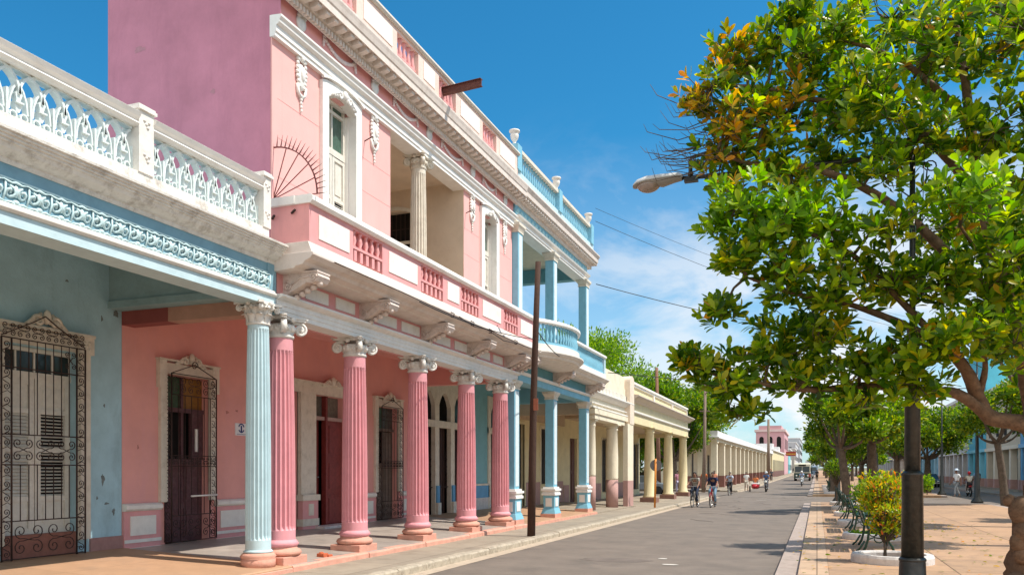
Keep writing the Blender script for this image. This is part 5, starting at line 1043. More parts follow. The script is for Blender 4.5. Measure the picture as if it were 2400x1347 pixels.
# foreground tree: crown clumps (x, y, z, rx, ry, rz, rosettes)
T1 = empty('street_tree', (2.62, 11.6, .15), 'big foreground tree with glossy green and yellowing leaves over the street lamp', 'tree')
CL = [(-1.25, 10.4, 6.55, .42, .5, .50, 34, 1), (-.85, 10.8, 6.95, .45, .5, .38, 30, 1), (-1.0, 10.3, 5.95, .5, .6, .42, 36, 1), (-.35, 10.9, 6.3, .5, .7, .5, 40, 1), (-1.15, 10.5, 5.55, .35, .4, .2, 14, 1), (-.55, 10.6, 5.6, .5, .5, .35, 30, 0),
      (.2, 10.9, 7.15, .6, .8, .5, 50, 0), (.65, 10.4, 6.2, .55, .7, .45, 48, 0), (.1, 11.3, 5.75, .6, .8, .5, 50, 0), (1.35, 11.0, 6.85, .8, 1.0, .6, 80, 0), (2.2, 10.6, 6.7, .8, 1.0, .6, 70, 0), (.9, 11.6, 7.6, 1.0, 1.2, .6, 70, 0), (2.3, 11.8, 7.6, 1.2, 1.3, .6, 70, 0),
      (1.1, 10.7, 5.7, .6, .7, .4, 52, 0), (1.95, 10.9, 5.75, .6, .9, .5, 56, 0), (2.5, 11.0, 5.2, .7, 1.0, .5, 56, 0), (-.85, 9.9, 4.95, .36, .5, .34, 34, 2), (-.35, 9.9, 4.7, .42, .5, .36, 40, 2), (.1, 10.2, 4.65, .45, .6, .4, 44, 2), (-.9, 10.1, 4.35, .42, .5, .3, 36, 0), (-.35, 10.1, 4.1, .5, .6, .34, 44, 0),
      (.2, 10.3, 3.95, .5, .6, .38, 46, 0), (.75, 10.1, 4.55, .4, .5, .3, 30, 0), (1.5, 9.9, 4.75, .5, .5, .36, 40, 2), (.85, 10.5, 4.0, .5, .6, .35, 44, 0), (1.4, 10.6, 3.95, .5, .6, .4, 44, 0), (2.0, 10.4, 4.15, .5, .7, .5, 46, 0), (2.5, 10.9, 4.1, .6, .9, .6, 44, 0), (-1.1, 10.3, 3.72, .34, .4, .22, 20, 0),
      (-1.3, 10.2, 3.1, .42, .4, .24, 26, 0), (-.95, 10.2, 2.85, .45, .5, .3, 34, 0), (-.5, 10.4, 3.2, .5, .5, .34, 40, 0), (-.85, 10.4, 2.5, .35, .4, .2, 20, 0), (.0, 10.4, 3.3, .5, .6, .34, 42, 0), (.5, 10.5, 3.0, .5, .6, .32, 42, 0), (-.1, 10.5, 2.85, .5, .5, .22, 30, 0), (1.0, 10.4, 3.2, .5, .6, .34, 42, 0),
      (1.5, 10.3, 3.25, .45, .6, .34, 40, 0), (1.1, 10.5, 2.75, .5, .5, .22, 28, 0), (.55, 10.5, 2.62, .4, .5, .15, 16, 0), (2.1, 10.6, 3.2, .4, .6, .4, 30, 0), (2.6, 12.6, 3.4, .7, .7, .6, 40, 0), (3.4, 11.6, 4.4, .9, 1.2, 1.2, 80, 0), (3.4, 11.8, 6.4, .9, 1.2, .9, 70, 0), (1.6, 12.2, 5.0, 1.0, .8, .7, 70, 0), (1.0, 12.2, 6.6, 1.1, .8, .8, 60, 0), (-.3, 10.4, 5.25, .4, .5, .25, 22, 0), (.7, 10.3, 5.2, .35, .4, .22, 16, 0), (-.6, 10.0, 4.62, .4, .4, .3, 30, 2), (-1.15, 10.1, 4.75, .2, .3, .25, 14, 2), (-.15, 11.0, 3.6, .7, .6, .35, 50, 0), (1.9, 11.0, 3.6, .5, .6, .5, 40, 0), (-1.55, 10.2, 3.12, .25, .3, .14, 10, 0), (.3, 11.2, 6.6, .6, .6, .4, 34, 0), (2.7, 10.9, 5.9, .5, .7, .6, 40, 0), (-.45, 10.7, 7.15, .5, .5, .35, 30, 0), (-.15, 10.6, 6.85, .45, .5, .35, 28, 0), (-.75, 10.5, 6.3, .4, .5, .35, 26, 0), (-.2, 10.8, 7.6, .5, .6, .35, 28, 0), (-1.5, 10.4, 6.45, .22, .3, .25, 12, 1), (-1.0, 10.4, 7.1, .3, .3, .18, 12, 1), (-.6, 10.3, 5.95, .35, .4, .25, 20, 1), (.3, 10.5, 6.0, .4, .5, .3, 26, 0)]
rng = np.random.default_rng(4); pos = []; dr = []; up = []; sz = []; mi = []; ros = []
for (x, y, z, rx, ry, rz, n, kind) in CL:
    c_, v_ = rosettes(rng, np.array((x, y, z)), (rx, ry, rz), int(n*(.95 if kind == 1 else 1.12)))
    for c, v in zip(c_, v_):
        ax = v*np.array((.8, .8, .45))+np.array((-.1, -.15, .75)); ax /= np.linalg.norm(ax); ros.append((c, (x, y, z)))
        a0 = rng.uniform(0, 6.28); t1 = np.cross(ax, (0.3, .9, .1)); t1 /= np.linalg.norm(t1); t2 = np.cross(ax, t1); k = rng.integers(5, 13)
        yel = kind == 1 and rng.uniform() < .62 or rng.uniform() < .035
        for q in range(k):
            a = a0+q*2.4; sp = .35+.75*(q/k); dd = ax*(1-sp*.55)+(t1*math.cos(a)+t2*math.sin(a))*sp
            pos.append(c-ax*.05*(q/k)*2); dr.append(dd+rng.normal(size=3)*.2); up.append(ax+rng.normal(size=3)*.3); sz.append(.19*rng.uniform(.45, 1)**.7); mi.append(1 if (yel and rng.uniform() < .85) else (2 if kind == 2 else 0))
crown = leaf_mesh('crown', None, T1, np.array(pos)-np.array((2.62, 11.6, .15)), np.array(dr), np.array(up), np.array(sz), leaf_template(), [LEAFG, LEAFY, LEAFD], np.array(mi))
mb = MB(); limbs = []
tr = [(2.52, 11.6, .05), (2.54, 11.6, .5), (2.54, 11.58, .95), (2.62, 11.6, 1.35), (2.66, 11.6, 1.8), (2.56, 11.55, 2.2), (2.50, 11.5, 2.6), (2.42, 11.5, 3.1), (2.2, 11.4, 3.7), (2.0, 11.3, 4.5), (1.8, 11.2, 5.4), (1.7, 11.2, 6.4), (1.6, 11.3, 7.3)]
rad = [.36, .34, .31, .32, .2, .17, .16, .13, .10, .085, .07, .05, .03]
P = []; rs = []
for i in range(len(tr)-1):
    for k in range(4): t = k/4; P.append(tuple(Vector(tr[i]).lerp(Vector(tr[i+1]), t))); rs.append(rad[i]+(rad[i+1]-rad[i])*t)
P.append(tr[-1]); rs.append(rad[-1])
nn = 18; vs = []; fs = []
for i, p in enumerate(P):      # lumpy bole
    for k in range(nn):
        a = 2*math.pi*k/nn; z = p[2]; lump = 0
        if z < 1.75: lump = .16*math.sin(a*2+z*5.3)*math.sin(z*4.4+1+a)+.10*math.sin(a*5+z*11)+.05*math.sin(a*7-z*17)
        else: lump = .07*math.sin(a*3+z*6)
        r_ = rs[i]*(1+lump); vs.append((p[0]+r_*math.cos(a), p[1]+r_*math.sin(a), z))
for i in range(len(P)-1):
    for k in range(nn): fs.append((i*nn+k, i*nn+(k+1) % nn, (i+1)*nn+(k+1) % nn, (i+1)*nn+k))
fs.append(tuple(range(nn))[::-1]); mb.add(vs, fs, True)
for c, r_ in (((2.34, 11.42, 1.28), .16), ((2.36, 11.38, 1.02), .13), ((2.28, 11.42, .35), .16), ((2.32, 11.38, .12), .2), ((2.65, 11.35, .7), .16), ((2.33, 11.4, .74), .10), ((2.5, 11.3, .55), .12), ((2.2, 11.45, 1.4), .07), ((2.3, 11.4, .9), .11)): mb.ball(c, (r_, r_, r_*1.15), 12, 9)
main = [[(2.60, 11.55, 2.1), (2.37, 11.5, 2.33), (2.0, 11.45, 2.42), (1.86, 11.4, 2.66), (1.7, 11.2, 2.98), (1.44, 11.0, 3.25), (1.0, 10.8, 3.5), (.4, 10.6, 3.75), (-.3, 10.3, 3.9), (-.8, 10.2, 4.1)],
        [(2.0, 11.45, 2.42), (1.6, 11.2, 2.70), (1.2, 11.0, 2.72), (.6, 10.8, 2.8), (0, 10.6, 2.75), (-.5, 10.4, 2.8), (-1.0, 10.3, 2.9), (-1.35, 10.25, 3.0)],
        [(2.45, 11.5, 2.9), (2.2, 11.2, 3.3), (2.0, 11.0, 3.7), (1.8, 10.8, 4.2), (1.5, 10.3, 4.5)], [(2.2, 11.4, 3.7), (1.6, 11.2, 4.3), (1.0, 11.0, 4.9), (.4, 10.8, 5.3), (-.2, 10.6, 5.5), (-.8, 10.4, 5.55), (-1.15, 10.3, 5.7)],
        [(1.9, 11.2, 5.0), (1.2, 11.1, 5.9), (.6, 10.9, 6.2), (-.1, 10.8, 6.4), (-.7, 10.7, 6.6), (-1.2, 10.5, 6.6)], [(1.75, 11.2, 6.0), (1.0, 11.1, 6.8), (.3, 10.9, 7.1)], [(2.3, 11.4, 3.4), (2.9, 11.5, 4.2), (3.2, 11.6, 5.2), (3.2, 11.7, 6.2)], [(1.44, 11.0, 3.25), (.9, 10.6, 3.8), (.4, 10.4, 4.3), (-.2, 10.1, 4.6), (-.7, 10.0, 4.9)],
        [(1.86, 11.4, 2.66), (1.9, 11.2, 3.1), (1.6, 10.7, 3.5)]]
r0s = [.115, .075, .06, .075, .06, .05, .07, .05, .05]
pts_all = []
for i, (p, r_) in enumerate(zip(main, r0s)): pts_all += limb(mb, p, r_, .014, 8, i, .08)
mb.build('trunk', BARK, T1)
mb = MB(); A = np.array([tuple(p) for p in pts_all]+[tuple(v) for v in P[24:]]); rr = random.Random(2); cc = {}
for c, cen in ros: cc.setdefault(cen, []).append(c)
for cen, lst in cc.items():      # each clump hangs on one branch that splits into twigs
    ce = np.array(cen); j = np.argmin(((A-ce)**2).sum(1)); a = A[j]; mid = (a+ce)/2+np.array((0, 0, .08))
    mb.tube([tuple(a), tuple(mid), tuple(ce)], [.022, .016, .012], 5)
    for c in lst[::2]:
        m_ = ce*.5+c*.5+np.array([rr.uniform(-.06, .06) for _ in range(3)]); m_[2] -= .05; mb.tube([tuple(ce), tuple(m_), tuple(c)], [.009, .006, .004], 4, cap=False)
for k in range(46):      # bare twigs at the left
    sx, sy, sz_ = -1.3+rr.uniform(-.1, .5), 10.4+rr.uniform(-.2, .3), rr.choice((5.75, 5.8, 6.05, 6.3, 5.7))+rr.uniform(-.1, .1); L_ = rr.uniform(.35, .75); dz = rr.uniform(-.05, .05)
    e = (sx-L_, sy+rr.uniform(-.25, .2), sz_+dz); up_ = (e[0]-rr.uniform(.04, .12), e[1], e[2]+rr.uniform(.08, .22))
    mb.tube([(sx, sy, sz_), ((sx+e[0])/2, sy, sz_-.06), e, up_], [.007, .006, .0045, .0025], 4, cap=False)
mb.build('twigs', BARK2, T1)
# generic street tree
def tree(name, label, group, x, y, z, h, spread, lm, seed, lean=0, n=1500, ls=.13, trunk_h=None, tr=.2, zr=.5, cat='tree', clumps=9, flat=False, fine=False):
    root = empty(name, (x, y, z), label, cat, group); rg = np.random.default_rng(seed); rr = random.Random(seed); th = trunk_h or h*.42
    mb = MB(); top = (lean*th, 0, th); limb(mb, [(0, 0, -.3), (lean*th*.3, 0, th*.35), (lean*th*.65, rr.uniform(-.05, .05), th*.7), top], tr, tr*.72, 10, seed, .07)
    ps = []; ds = []; us = []; ss = []
    zc = th+(h-th)*.5
    for k in range(clumps):
        a = 2.4*k+rr.uniform(-.4, .4); q = (k+.5)/clumps; rr_ = spread*(.25+.62*math.sqrt(q))*rr.uniform(.8, 1.05); cz = zc+(h-th)*zr*rr.uniform(-.62, .75)*(1-.3*q)
        if flat: cz = th+(h-th)*(.45+.45*(1-q))+rr.uniform(-.3, .3)
        c = np.array((lean*th+rr_*math.cos(a), rr_*math.sin(a), cz)); rad = spread*rr.uniform(.28, .42)
        limb(mb, [top, tuple((np.array(top)+c)/2+np.array((0, 0, -.1*(h-th)))), tuple(c)], tr*.45, tr*.08, 6, k, .05)
        cs, v = rosettes(rg, c, (rad, rad, rad*.72), n//clumps)
        for j in range(3):
            ax = v*.7+np.array((0, 0, .5))+rg.normal(size=v.shape)*.55; ps.append(cs+rg.normal(size=v.shape)*ls*.4); ds.append(ax); us.append(v+np.array((0, 0, 1))+rg.normal(size=v.shape)*.5); ss.append(rg.uniform(.7, 1.3, len(cs))*ls)
    leaf_mesh('crown', lm, root, np.concatenate(ps), np.concatenate(ds), np.concatenate(us), np.concatenate(ss), leaf_template_small())
    mb.M = None; o = mb.build('trunk', BARK2, None); o.parent = root
    return root
GT = 'clipped street trees along the median'
tree('street_tree', 'median tree with thick forked grey trunk, right one of the pair behind the benches', GT, 2.3, 39, .15, 5.6, 2.1, LEAFT, 11, lean=-.02, n=2600, ls=.2, trunk_h=2.9, tr=.25)
tree('street_tree', 'median tree with dark forked trunk leaning toward the road, left one of the pair', GT, 1.25, 37.0, .15, 5.3, 1.9, LEAFT, 12, lean=-.12, n=2600, ls=.19, trunk_h=2.6, tr=.2)
tree('street_tree', 'low-branching yellowish median tree beyond the benches', GT, 1.1, 66, .15, 5.3, 2.0, LEAFT, 13, n=2200, ls=.22, trunk_h=1.9, tr=.22)
tree('street_tree', 'slender leaning tree in a white kerb ring at the right side of the median', GT, 8.6, 45.5, .15, 6.2, 2.3, LEAFT, 14, lean=-.12, n=2800, ls=.2, trunk_h=3.0, tr=.2)
tree('street_tree', 'dark green median tree right of the lamp post with trunk behind the white-clad walker', GT, 8.0, 70, .15, 7.0, 3.6, LEAFT, 15, n=3400, ls=.26, trunk_h=2.6, tr=.28)
tree('street_tree', 'median tree directly behind the foreground lamp post', GT, 5.5, 66, .15, 6.6, 3.2, LEAFT, 16, n=3200, ls=.26, trunk_h=2.5, tr=.26)
tree('street_tree', 'median tree with rounded crown between the two forked trunks', GT, 3.4, 72, .15, 6.4, 2.8, LEAFT, 17, n=2600, ls=.26, trunk_h=2.2, tr=.25)
tree('street_tree', 'far median tree overhanging the road near the bus', GT, 1.3, 88, .15, 5.8, 2.6, LEAFT, 18, n=2200, ls=.3, trunk_h=1.8, tr=.25)
tree('street_tree', 'far tree at the right side of the median before the grey-white house', GT, 9.5, 96, .2, 7.5, 3.6, LEAFT, 19, n=2200, ls=.34, trunk_h=2.6, tr=.28)
tree('street_tree', 'tall median tree just outside the right edge behind the big trunk', GT, 5.0, 20.4, .15, 8.8, 1.9, LEAFT, 21, n=5200, ls=.17, trunk_h=4.2, tr=.2)
tree('street_tree', 'median tree farther behind the big trunk at the right edge', GT, 5.8, 27.3, .15, 7.8, 1.8, LEAFT, 22, n=4200, ls=.17, trunk_h=3.8, tr=.2)
tree('street_tree', 'tree of the right median row outside the frame, casting the nearer shadow patch', GT, 9.6, 25.2, .15, 6.5, 1.8, LEAFT, 23, n=1600, ls=.2, trunk_h=3, tr=.2)
tree('street_tree', 'tree of the right median row outside the frame, casting the farther shadow patch', GT, 9.9, 31.5, .15, 6.5, 1.8, LEAFT, 24, n=1600, ls=.2, trunk_h=3, tr=.2)
for i in range(7):
    tree('street_tree', 'one of the small far trees closing the end of the median', 'small far trees of the median', 1.6+(i % 3)*3.2, 112+i*16, gz(112+i*16)+.15, 6.4, 3.1, LEAFT, 30+i, n=900, ls=.5, trunk_h=2.1, tr=.25)
BT = 'trees behind the low houses'
tree('shade_tree', 'tall airy light green tree rising behind the cream house', BT, -17.0, 60, 0, 13.2, 4.7, LEAFB, 51, n=5200, ls=.25, trunk_h=6.4, tr=.3, clumps=26, zr=.5)
tree('shade_tree', 'dense green tree behind the yellow house parapet, left of the thin pole', BT, -17, 74, 0, 10.8, 5.2, LEAFB, 52, n=8000, ls=.33, trunk_h=3.2, tr=.3, clumps=16, zr=.6)
tree('shade_tree', 'dense dark green tree behind the yellow house, right of the thin pole', BT, -12.4, 76, 0, 9.9, 4.2, LEAFT, 53, n=7600, ls=.3, trunk_h=2.8, tr=.3, clumps=16, zr=.6)
tree('shade_tree', 'green tree above the near end of the long arcade', BT, -14.8, 92, 0, 12.0, 5.4, LEAFT, 54, n=6500, ls=.4, trunk_h=3.6, tr=.3, clumps=14, zr=.6)
tree('shade_tree', 'low bushy green tree seen between the yellow columns', BT, -18.5, 84, 0, 7.8, 5.2, LEAFB, 55, n=5200, ls=.33, trunk_h=1.2, tr=.3, clumps=18, zr=.7)
tree('shade_tree', 'low green tree seen through the corner of the yellow arcade', BT, -24, 90, 0, 9, 6, LEAFT, 56, n=4600, ls=.4, trunk_h=1.2, tr=.3, clumps=18, zr=.7)
# ------------------------------------------------------------------ planters, shrubs, benches
def ring(mb, r, w, h, n=28):
    prof = [(r, -.1), (r, h*.7), (r-.02, h), (r-w+.02, h), (r-w, h*.8), (r-w, .03)]
    vs = []; fs = []; m = len(prof)
    for k in range(n):
        a = 2*math.pi*k/n
        for (q, z) in prof: vs.append((q*math.cos(a), q*math.sin(a), z))
    for k in range(n):
        for j in range(m-1): fs.append((k*m+j, ((k+1) % n)*m+j, ((k+1) % n)*m+j+1, k*m+j+1))
    mb.add(vs, fs, False)
def planter(x, y, label):
    p = local('tree_planter', label, 'planter', 'round white planters along the benches'); mb = MB(); ring(mb, .68, .15, .15); mb.build('rim', CONCW, p)
    mb = MB(); mb.lathe([(.0, .0), (.52, .0), (.53, .05), (.0, .06)], n=24); mb.build('soil', SOIL, p); place(p, x, y, .15); return p
PYS = [15.9, 21.2, 26.6, 32.0, 37.4, 42.6]
ordn = ['nearest round white planter with bare soil, left of the lamp post', 'second round white planter, grassy, beside the nearest green bench', 'third round white planter along the benches', 'fourth round white planter, under the pair of forked trees', 'fifth round white planter along the benches', 'last round white planter before the cross street']
for y, lb in zip(PYS, ordn): planter(1.25, y, lb)
for i in range(7): planter(1.15, 64+i*5.5, 'one of the small far white planters beyond the cross street')
mb = MB()
def shrub(name, label, x, y, z, parts, lm, n, ls, stem, cat='shrub', seed=1, group=None):
    root = empty(name, (x, y, z), label, cat, group); rg = np.random.default_rng(seed); ps = []; ds = []; us = []; ss = []; mb = MB()
    for (cx, cy, cz, rx, ry, rz, k) in parts:
        cs, v = rosettes(rg, np.array((cx, cy, cz)), (rx, ry, rz), k)
        for c, vv in zip(cs[::6], v[::6]): mb.tube([(0, 0, min(stem, cz*.5)), tuple(c*.5+np.array((0, 0, cz*.25))), tuple(c)], [.012, .008, .004], 4)
        for j in range(n): ps.append(cs+rg.normal(size=v.shape)*.03); ds.append(v*.6+np.array((0, 0, .6))+rg.normal(size=v.shape)*.6); us.append(v+np.array((0, 0, .6))+rg.normal(size=v.shape)*.4); ss.append(rg.uniform(.7, 1.25, len(cs))*ls)
    leaf_mesh('foliage', lm, root, np.concatenate(ps), np.concatenate(ds), np.concatenate(us), np.concatenate(ss), leaf_template(.4) if ls < .12 else leaf_template_small())
    mb.tube([(0, 0, -.05), (.01, 0, stem*.6), (0, 0, stem+.1)], [.022, .018, .014], 6); mb.tube([(.04, .02, -.05), (.03, 0, stem*.6), (.1, 0, stem+.2)], [.014, .012, .008], 5)
    o = mb.build('stems', BARK2, None); o.parent = root; return root
shrub('croton_shrub', 'bushy shrub with green, yellow and orange leaves in the nearest round planter', 1.12, 15.9, .15, [(-.1, 0, 1.35, .3, .3, .26, 150), (.18, .05, 1.3, .28, .3, .26, 130), (.1, -.05, .95, .42, .4, .22, 190), (.3, 0, .72, .34, .35, .24, 150), (-.22, 0, 1.02, .2, .25, .2, 80), (0, 0, .66, .3, .3, .18, 110)], LEAFS, 4, .085, .35, seed=3)
shrub('round_shrub', 'clipped ball-shaped green shrub on a thin stem at the last planter', .9, 43.3, .15, [(0, 0, 1.75, .62, .6, .45, 420)], LEAFT, 3, .13, 1.3, seed=5)
shrub('round_shrub', 'small yellow-green shrub in the planter just behind the croton', 1.3, 26.6, .15, [(0, 0, .95, .35, .35, .4, 200)], LEAFD, 3, .11, .4, seed=6)
shrub('round_shrub', 'small bright green shrub beyond the cross street, right of the lamp post', 7.2, 63.5, .15, [(0, 0, .8, .5, .5, .6, 260)], LEAFD, 3, .16, .2, seed=8)
def grass_tuft(x, y, label, seed):
    rg = np.random.default_rng(seed); n = 500; a = rg.uniform(0, 6.28, n); r_ = .5*np.sqrt(rg.uniform(0, 1, n)); p = np.stack([r_*np.cos(a), r_*np.sin(a), np.full(n, .04)], 1)
    d = rg.normal(size=(n, 3))*.35+np.array((0, 0, 1)); o = leaf_mesh('grass', LEAFB, None, p, d, rg.normal(size=(n, 3)), rg.uniform(.08, .16, n), leaf_template_small()); o.location = (x, y, .17); tag(o, None, None, None, 'stuff'); o['label'] = label; o['category'] = 'grass'
grass_tuft(1.25, 21.2, 'short green grass filling the second planter', 1); grass_tuft(1.25, 32.0, 'short green grass filling the fourth planter', 2)
# bench
b0 = local('park_bench', '', 'bench', 'dark green benches along the median')
def rbar(mb, pts, r=.018, n=6): mb.tube(pts, r, n)
for yy in (-.85, .85):
    mb = MB(); rbar(mb, [(-.3, yy, 0), (-.24, yy, .1), (-.2, yy, .25), (-.18, yy, .43), (-.24, yy, .6), (-.32, yy, .86)], .024); rbar(mb, [(-.42, yy, 0), (-.34, yy, .08), (-.26, yy, .22)], .02)
    rbar(mb, [(.28, yy, 0), (.24, yy, .12), (.17, yy, .22), (.22, yy, .36), (.26, yy, .43)], .024); rbar(mb, [(-.2, yy, .43), (.26, yy, .43)], .022); rbar(mb, [(-.24, yy, .64), (.1, yy, .66), (.24, yy, .6), (.26, yy, .43)], .02)
    rbar(mb, [(-.2, yy, .25)]+[(0+.09*math.cos(t/10*6.28+3), yy, .28+.09*math.sin(t/10*6.28+3)) for t in range(11)]+[(.2, yy, .25)], .013)
    mb.build('leg', GREENIRON, b0)
mb = MB()
for k in range(6): mb.box(-.18+.075*k, -.13+.075*k, -.95, .95, .45, .475)
mb.build('seat', GREENIRON, b0); mb = MB()
for k in range(4): x = -.215-.032*k; z = .52+.095*k; mb.add([(x, -.95, z), (x, .95, z), (x-.024, .95, z+.07), (x-.024, -.95, z+.07), (x+.018, -.95, z), (x+.018, .95, z), (x-.006, .95, z+.07), (x-.006, -.95, z+.07)], [(0, 1, 2, 3), (7, 6, 5, 4), (0, 4, 5, 1), (3, 2, 6, 7), (0, 3, 7, 4), (1, 5, 6, 2)])
mb.build('backrest', GREENIRON, b0)
BY = [18.5, 23.9, 29.3, 34.7, 40.0]; bl = ['nearest dark green iron bench beside the croton shrub', 'second dark green bench from the front, between the grassy and third planters', 'third dark green bench from the front', 'fourth dark green bench, beside the forked tree trunks', 'last dark green bench before the cross street']
for i, (y, lb) in enumerate(zip(BY, bl)):
    b = b0 if i == 0 else copy_tree(b0); place(b, 1.15, y, .155, 0); b['label'] = lb
for i in range(4): b = copy_tree(b0); place(b, 1.15, 66.8+i*5.5, .155, 0); b['label'] = 'one of the tiny dark benches beyond the cross street'; b['group'] = 'far benches beyond the cross street'
# ------------------------------------------------------------------ lamp posts, poles, signs, cables
lp = empty('street_lamp', (1.09, 11.0, .15), 'tall black lamp post in the foreground with a grey lamp head on its long arm', 'street lamp')
mb = MB(); mb.lathe([(.2, 0), (.2, .08), (.16, .14), (.148, .5), (.14, .56)], 1.09, 11, .15, 28); mb.lathe([(.142, 0), (.155, .012), (.155, .03), (.142, .045)], 1.09, 11, .66, 28); mb.build('base', LAMPBLK, lp)
mb = MB(); mb.lathe([(.128, 0), (.118, 1.0), (.130, 1.01), (.130, 1.03), (.095, 1.06)], 1.09, 11, .70, 28); mb.lathe([(.092, 0), (.086, 1.5), (.05, 1.6), (.036, 1.75), (.032, 3.95)], 1.09, 11, 1.72, 24); mb.lathe([(.05, 0), (.055, .04), (.03, .08)], 1.09, 11, 5.62, 12); mb.build('post', LAMPBLK, lp)
mb = MB(); mb.tube([(1.09, 11, 5.62), (0, 11, 5.64), (-1.35, 11, 5.66), (-1.72, 11, 5.68)], [.032, .03, .028, .026], 8)
mb.tube([(-1.58, 11, 5.64), (-1.58, 11, 5.86)], .028, 8); mb.ball((-1.58, 11, 5.72), .04, 8, 6); mb.ball((-1.58, 11, 5.88), (.035, .035, .03), 8, 6); mb.box(-1.66, -1.48, 10.96, 11.04, 5.61, 5.66); mb.build('arm', LAMPBLK, lp)
mb = MB()
for s_ in (-1, 1):
    mb.tube([(1.09+s_*.03, 11, 5.1), (1.09+s_*.14, 11, 5.2), (1.09+s_*.16, 11, 5.4)]+[(1.09+s_*(.2+a), 11, 5.44+b) for a, b in spiral(0, 0, .085, 1.4, math.pi, -1, 14, .2)], .009, 5); mb.tube([(1.09+s_*.1, 11, 4.5), (1.09+s_*.13, 11, 5.6)], .006, 4)
mb.build('scroll_bracket', LAMPBLK, lp)
mb = MB(); n = 12; sec = [(-1.68, .055, .05, 5.68), (-1.74, .085, .07, 5.69), (-1.85, .10, .075, 5.685), (-2.0, .125, .085, 5.675), (-2.15, .14, .09, 5.665), (-2.28, .125, .075, 5.65), (-2.34, .08, .04, 5.635), (-2.355, .03, .015, 5.625)]
vs = []; fs = []
for (x, ry, rz, z) in sec:
    for k in range(n+1): a = math.pi*k/n; vs.append((x, 11+ry*math.cos(a), z+rz*math.sin(a)))
    vs.append((x, 11+ry, z-.012)) if False else None
m_ = n+1
for i in range(len(sec)-1):
    for k in range(n): fs.append((i*m_+k, i*m_+k+1, (i+1)*m_+k+1, (i+1)*m_+k))
    fs.append((i*m_, (i+1)*m_, (i+1)*m_+n, i*m_+n))
fs.append(tuple(range(m_))); mb.add(vs, fs, True); mb.build('lamp_housing', LUMGREY, lp)
mb = MB(); vs = []; fs = []; sec2 = [(-1.69, .05, .03, 5.68), (-1.80, .085, .05, 5.685), (-1.95, .10, .085, 5.68), (-2.03, .12, .05, 5.67), (-2.2, .135, .012, 5.66), (-2.34, .08, .01, 5.64), (-2.35, .03, .006, 5.63)]
for (x, ry, rz, z) in sec2:
    for k in range(n+1): a = math.pi*k/n; vs.append((x, 11+ry*math.cos(a), z-.004-rz*math.sin(a)))
for i in range(len(sec2)-1):
    for k in range(n): fs.append((i*m_+k, i*m_+k+1, (i+1)*m_+k+1, (i+1)*m_+k))
mb.add(vs, fs, True); mb.build('lamp_underside', mat('luminaire_shadow_grey', (.36, .33, .30), .5, .06, 3), lp)
mb = MB(); mb.ball((-2.14, 11, 5.65), (.165, .11, .115), 18, 12); mb.build('lens', LENS, lp)
def far_lamp(x, y, label, h=7.5):
    o = local('street_lamp', label, 'street lamp', 'black lamp posts down the median'); g = gz(y)+.15
    mb = MB(); mb.lathe([(.3, 0), (.28, .1), (.14, .3), (.13, 1.3), (.1, 1.35), (.075, 3.5), (.05, 3.7), (.04, h)], n=14); mb.build('post', LAMPBLK, o)
    mb = MB(); mb.tube([(-2, 0, h-.1), (2, 0, h-.1)], .03, 5); mb.build('arm', LAMPBLK, o)
    for s_ in (-1, 1): mb = MB(); mb.ball((s_*2.2, 0, h-.12), (.34, .15, .09), 10, 6); mb.build('lamp_head', LUMGREY, o)
    place(o, x, y, g)
far_lamp(7.7, 47.5, 'dark lamp post on a flared foot before the right kerb of the near median'); far_lamp(8.2, 64, 'black lamp post beside the walking man in white')
far_lamp(1.0, 51.5 if False else 45.2, 'black lamp post at the left corner of the near median, behind the forked trees'); far_lamp(5.5, 92, 'far black lamp post in the middle of the median, right of the croton'); far_lamp(6.6, 104, 'farther black lamp post on the median behind the foreground post')
def pole(label, pts, r0, r1, m, cat='utility pole'):
    p0 = pts[0]; root = empty('utility_pole', p0, label, cat); mb = MB(); mb.tube(pts, [r0+(r1-r0)*i/(len(pts)-1) for i in range(len(pts))], 12); mb.build('pole', m, root); return root
pr = pole('dark weathered wooden pole leaning slightly on the left pavement', [(-6.79, 19.5, .1), (-6.76, 19.5, 1.8), (-6.73, 19.5, 3.5), (-6.67, 19.5, 5.3), (-6.61, 19.52, 7.06)], .105, .068, POLEWOOD)
mb = MB(); mb.box(-6.70, -6.58, 19.41, 19.43, 3.3, 3.6); mb.build('torn_notice', mat('rust_paper', (.35, .12, .07), .9, .2, 4), pr)
pr = pole('slim grey utility pole at the corner before the long arcade', [(-8.6, 67, .1), (-8.5, 67, 4), (-8.45, 67, 9.2)], .16, .10, GREYWOOD); mb = MB(); mb.box(-8.9, -8.1, 66.95, 67.05, 6.6, 6.7); mb.tube([(-8.45, 66.9, 8.0), (-8.2, 66.9, 8.25)], .04, 5); mb.build('crossarm', GREYWOOD, pr)
pole('brown wooden pole standing behind the yellow house columns', [(-12.0, 66, .1), (-12.1, 66, 5), (-12.2, 66, 10.2)], .19, .12, mat('brown_pole_wood', (.22, .11, .07), .9, .3, 4))
pole('thin dark post on the left pavement before the flat-fronted row', [(-8.0, 150, .5), (-8.0, 150, 11)], .3, .2, GREYWOOD)
sg = empty('road_sign', (-6.94, 37.1, .12), 'round road sign seen from its grey back on an orange post by the left kerb', 'road sign')
mb = MB(); mb.tube([(-6.94, 37.1, .1), (-6.90, 37.1, 2.35)], .045, 8); mb.build('post', mat('orange_post_paint', (.62, .22, .02), .5, .1, 3), sg)
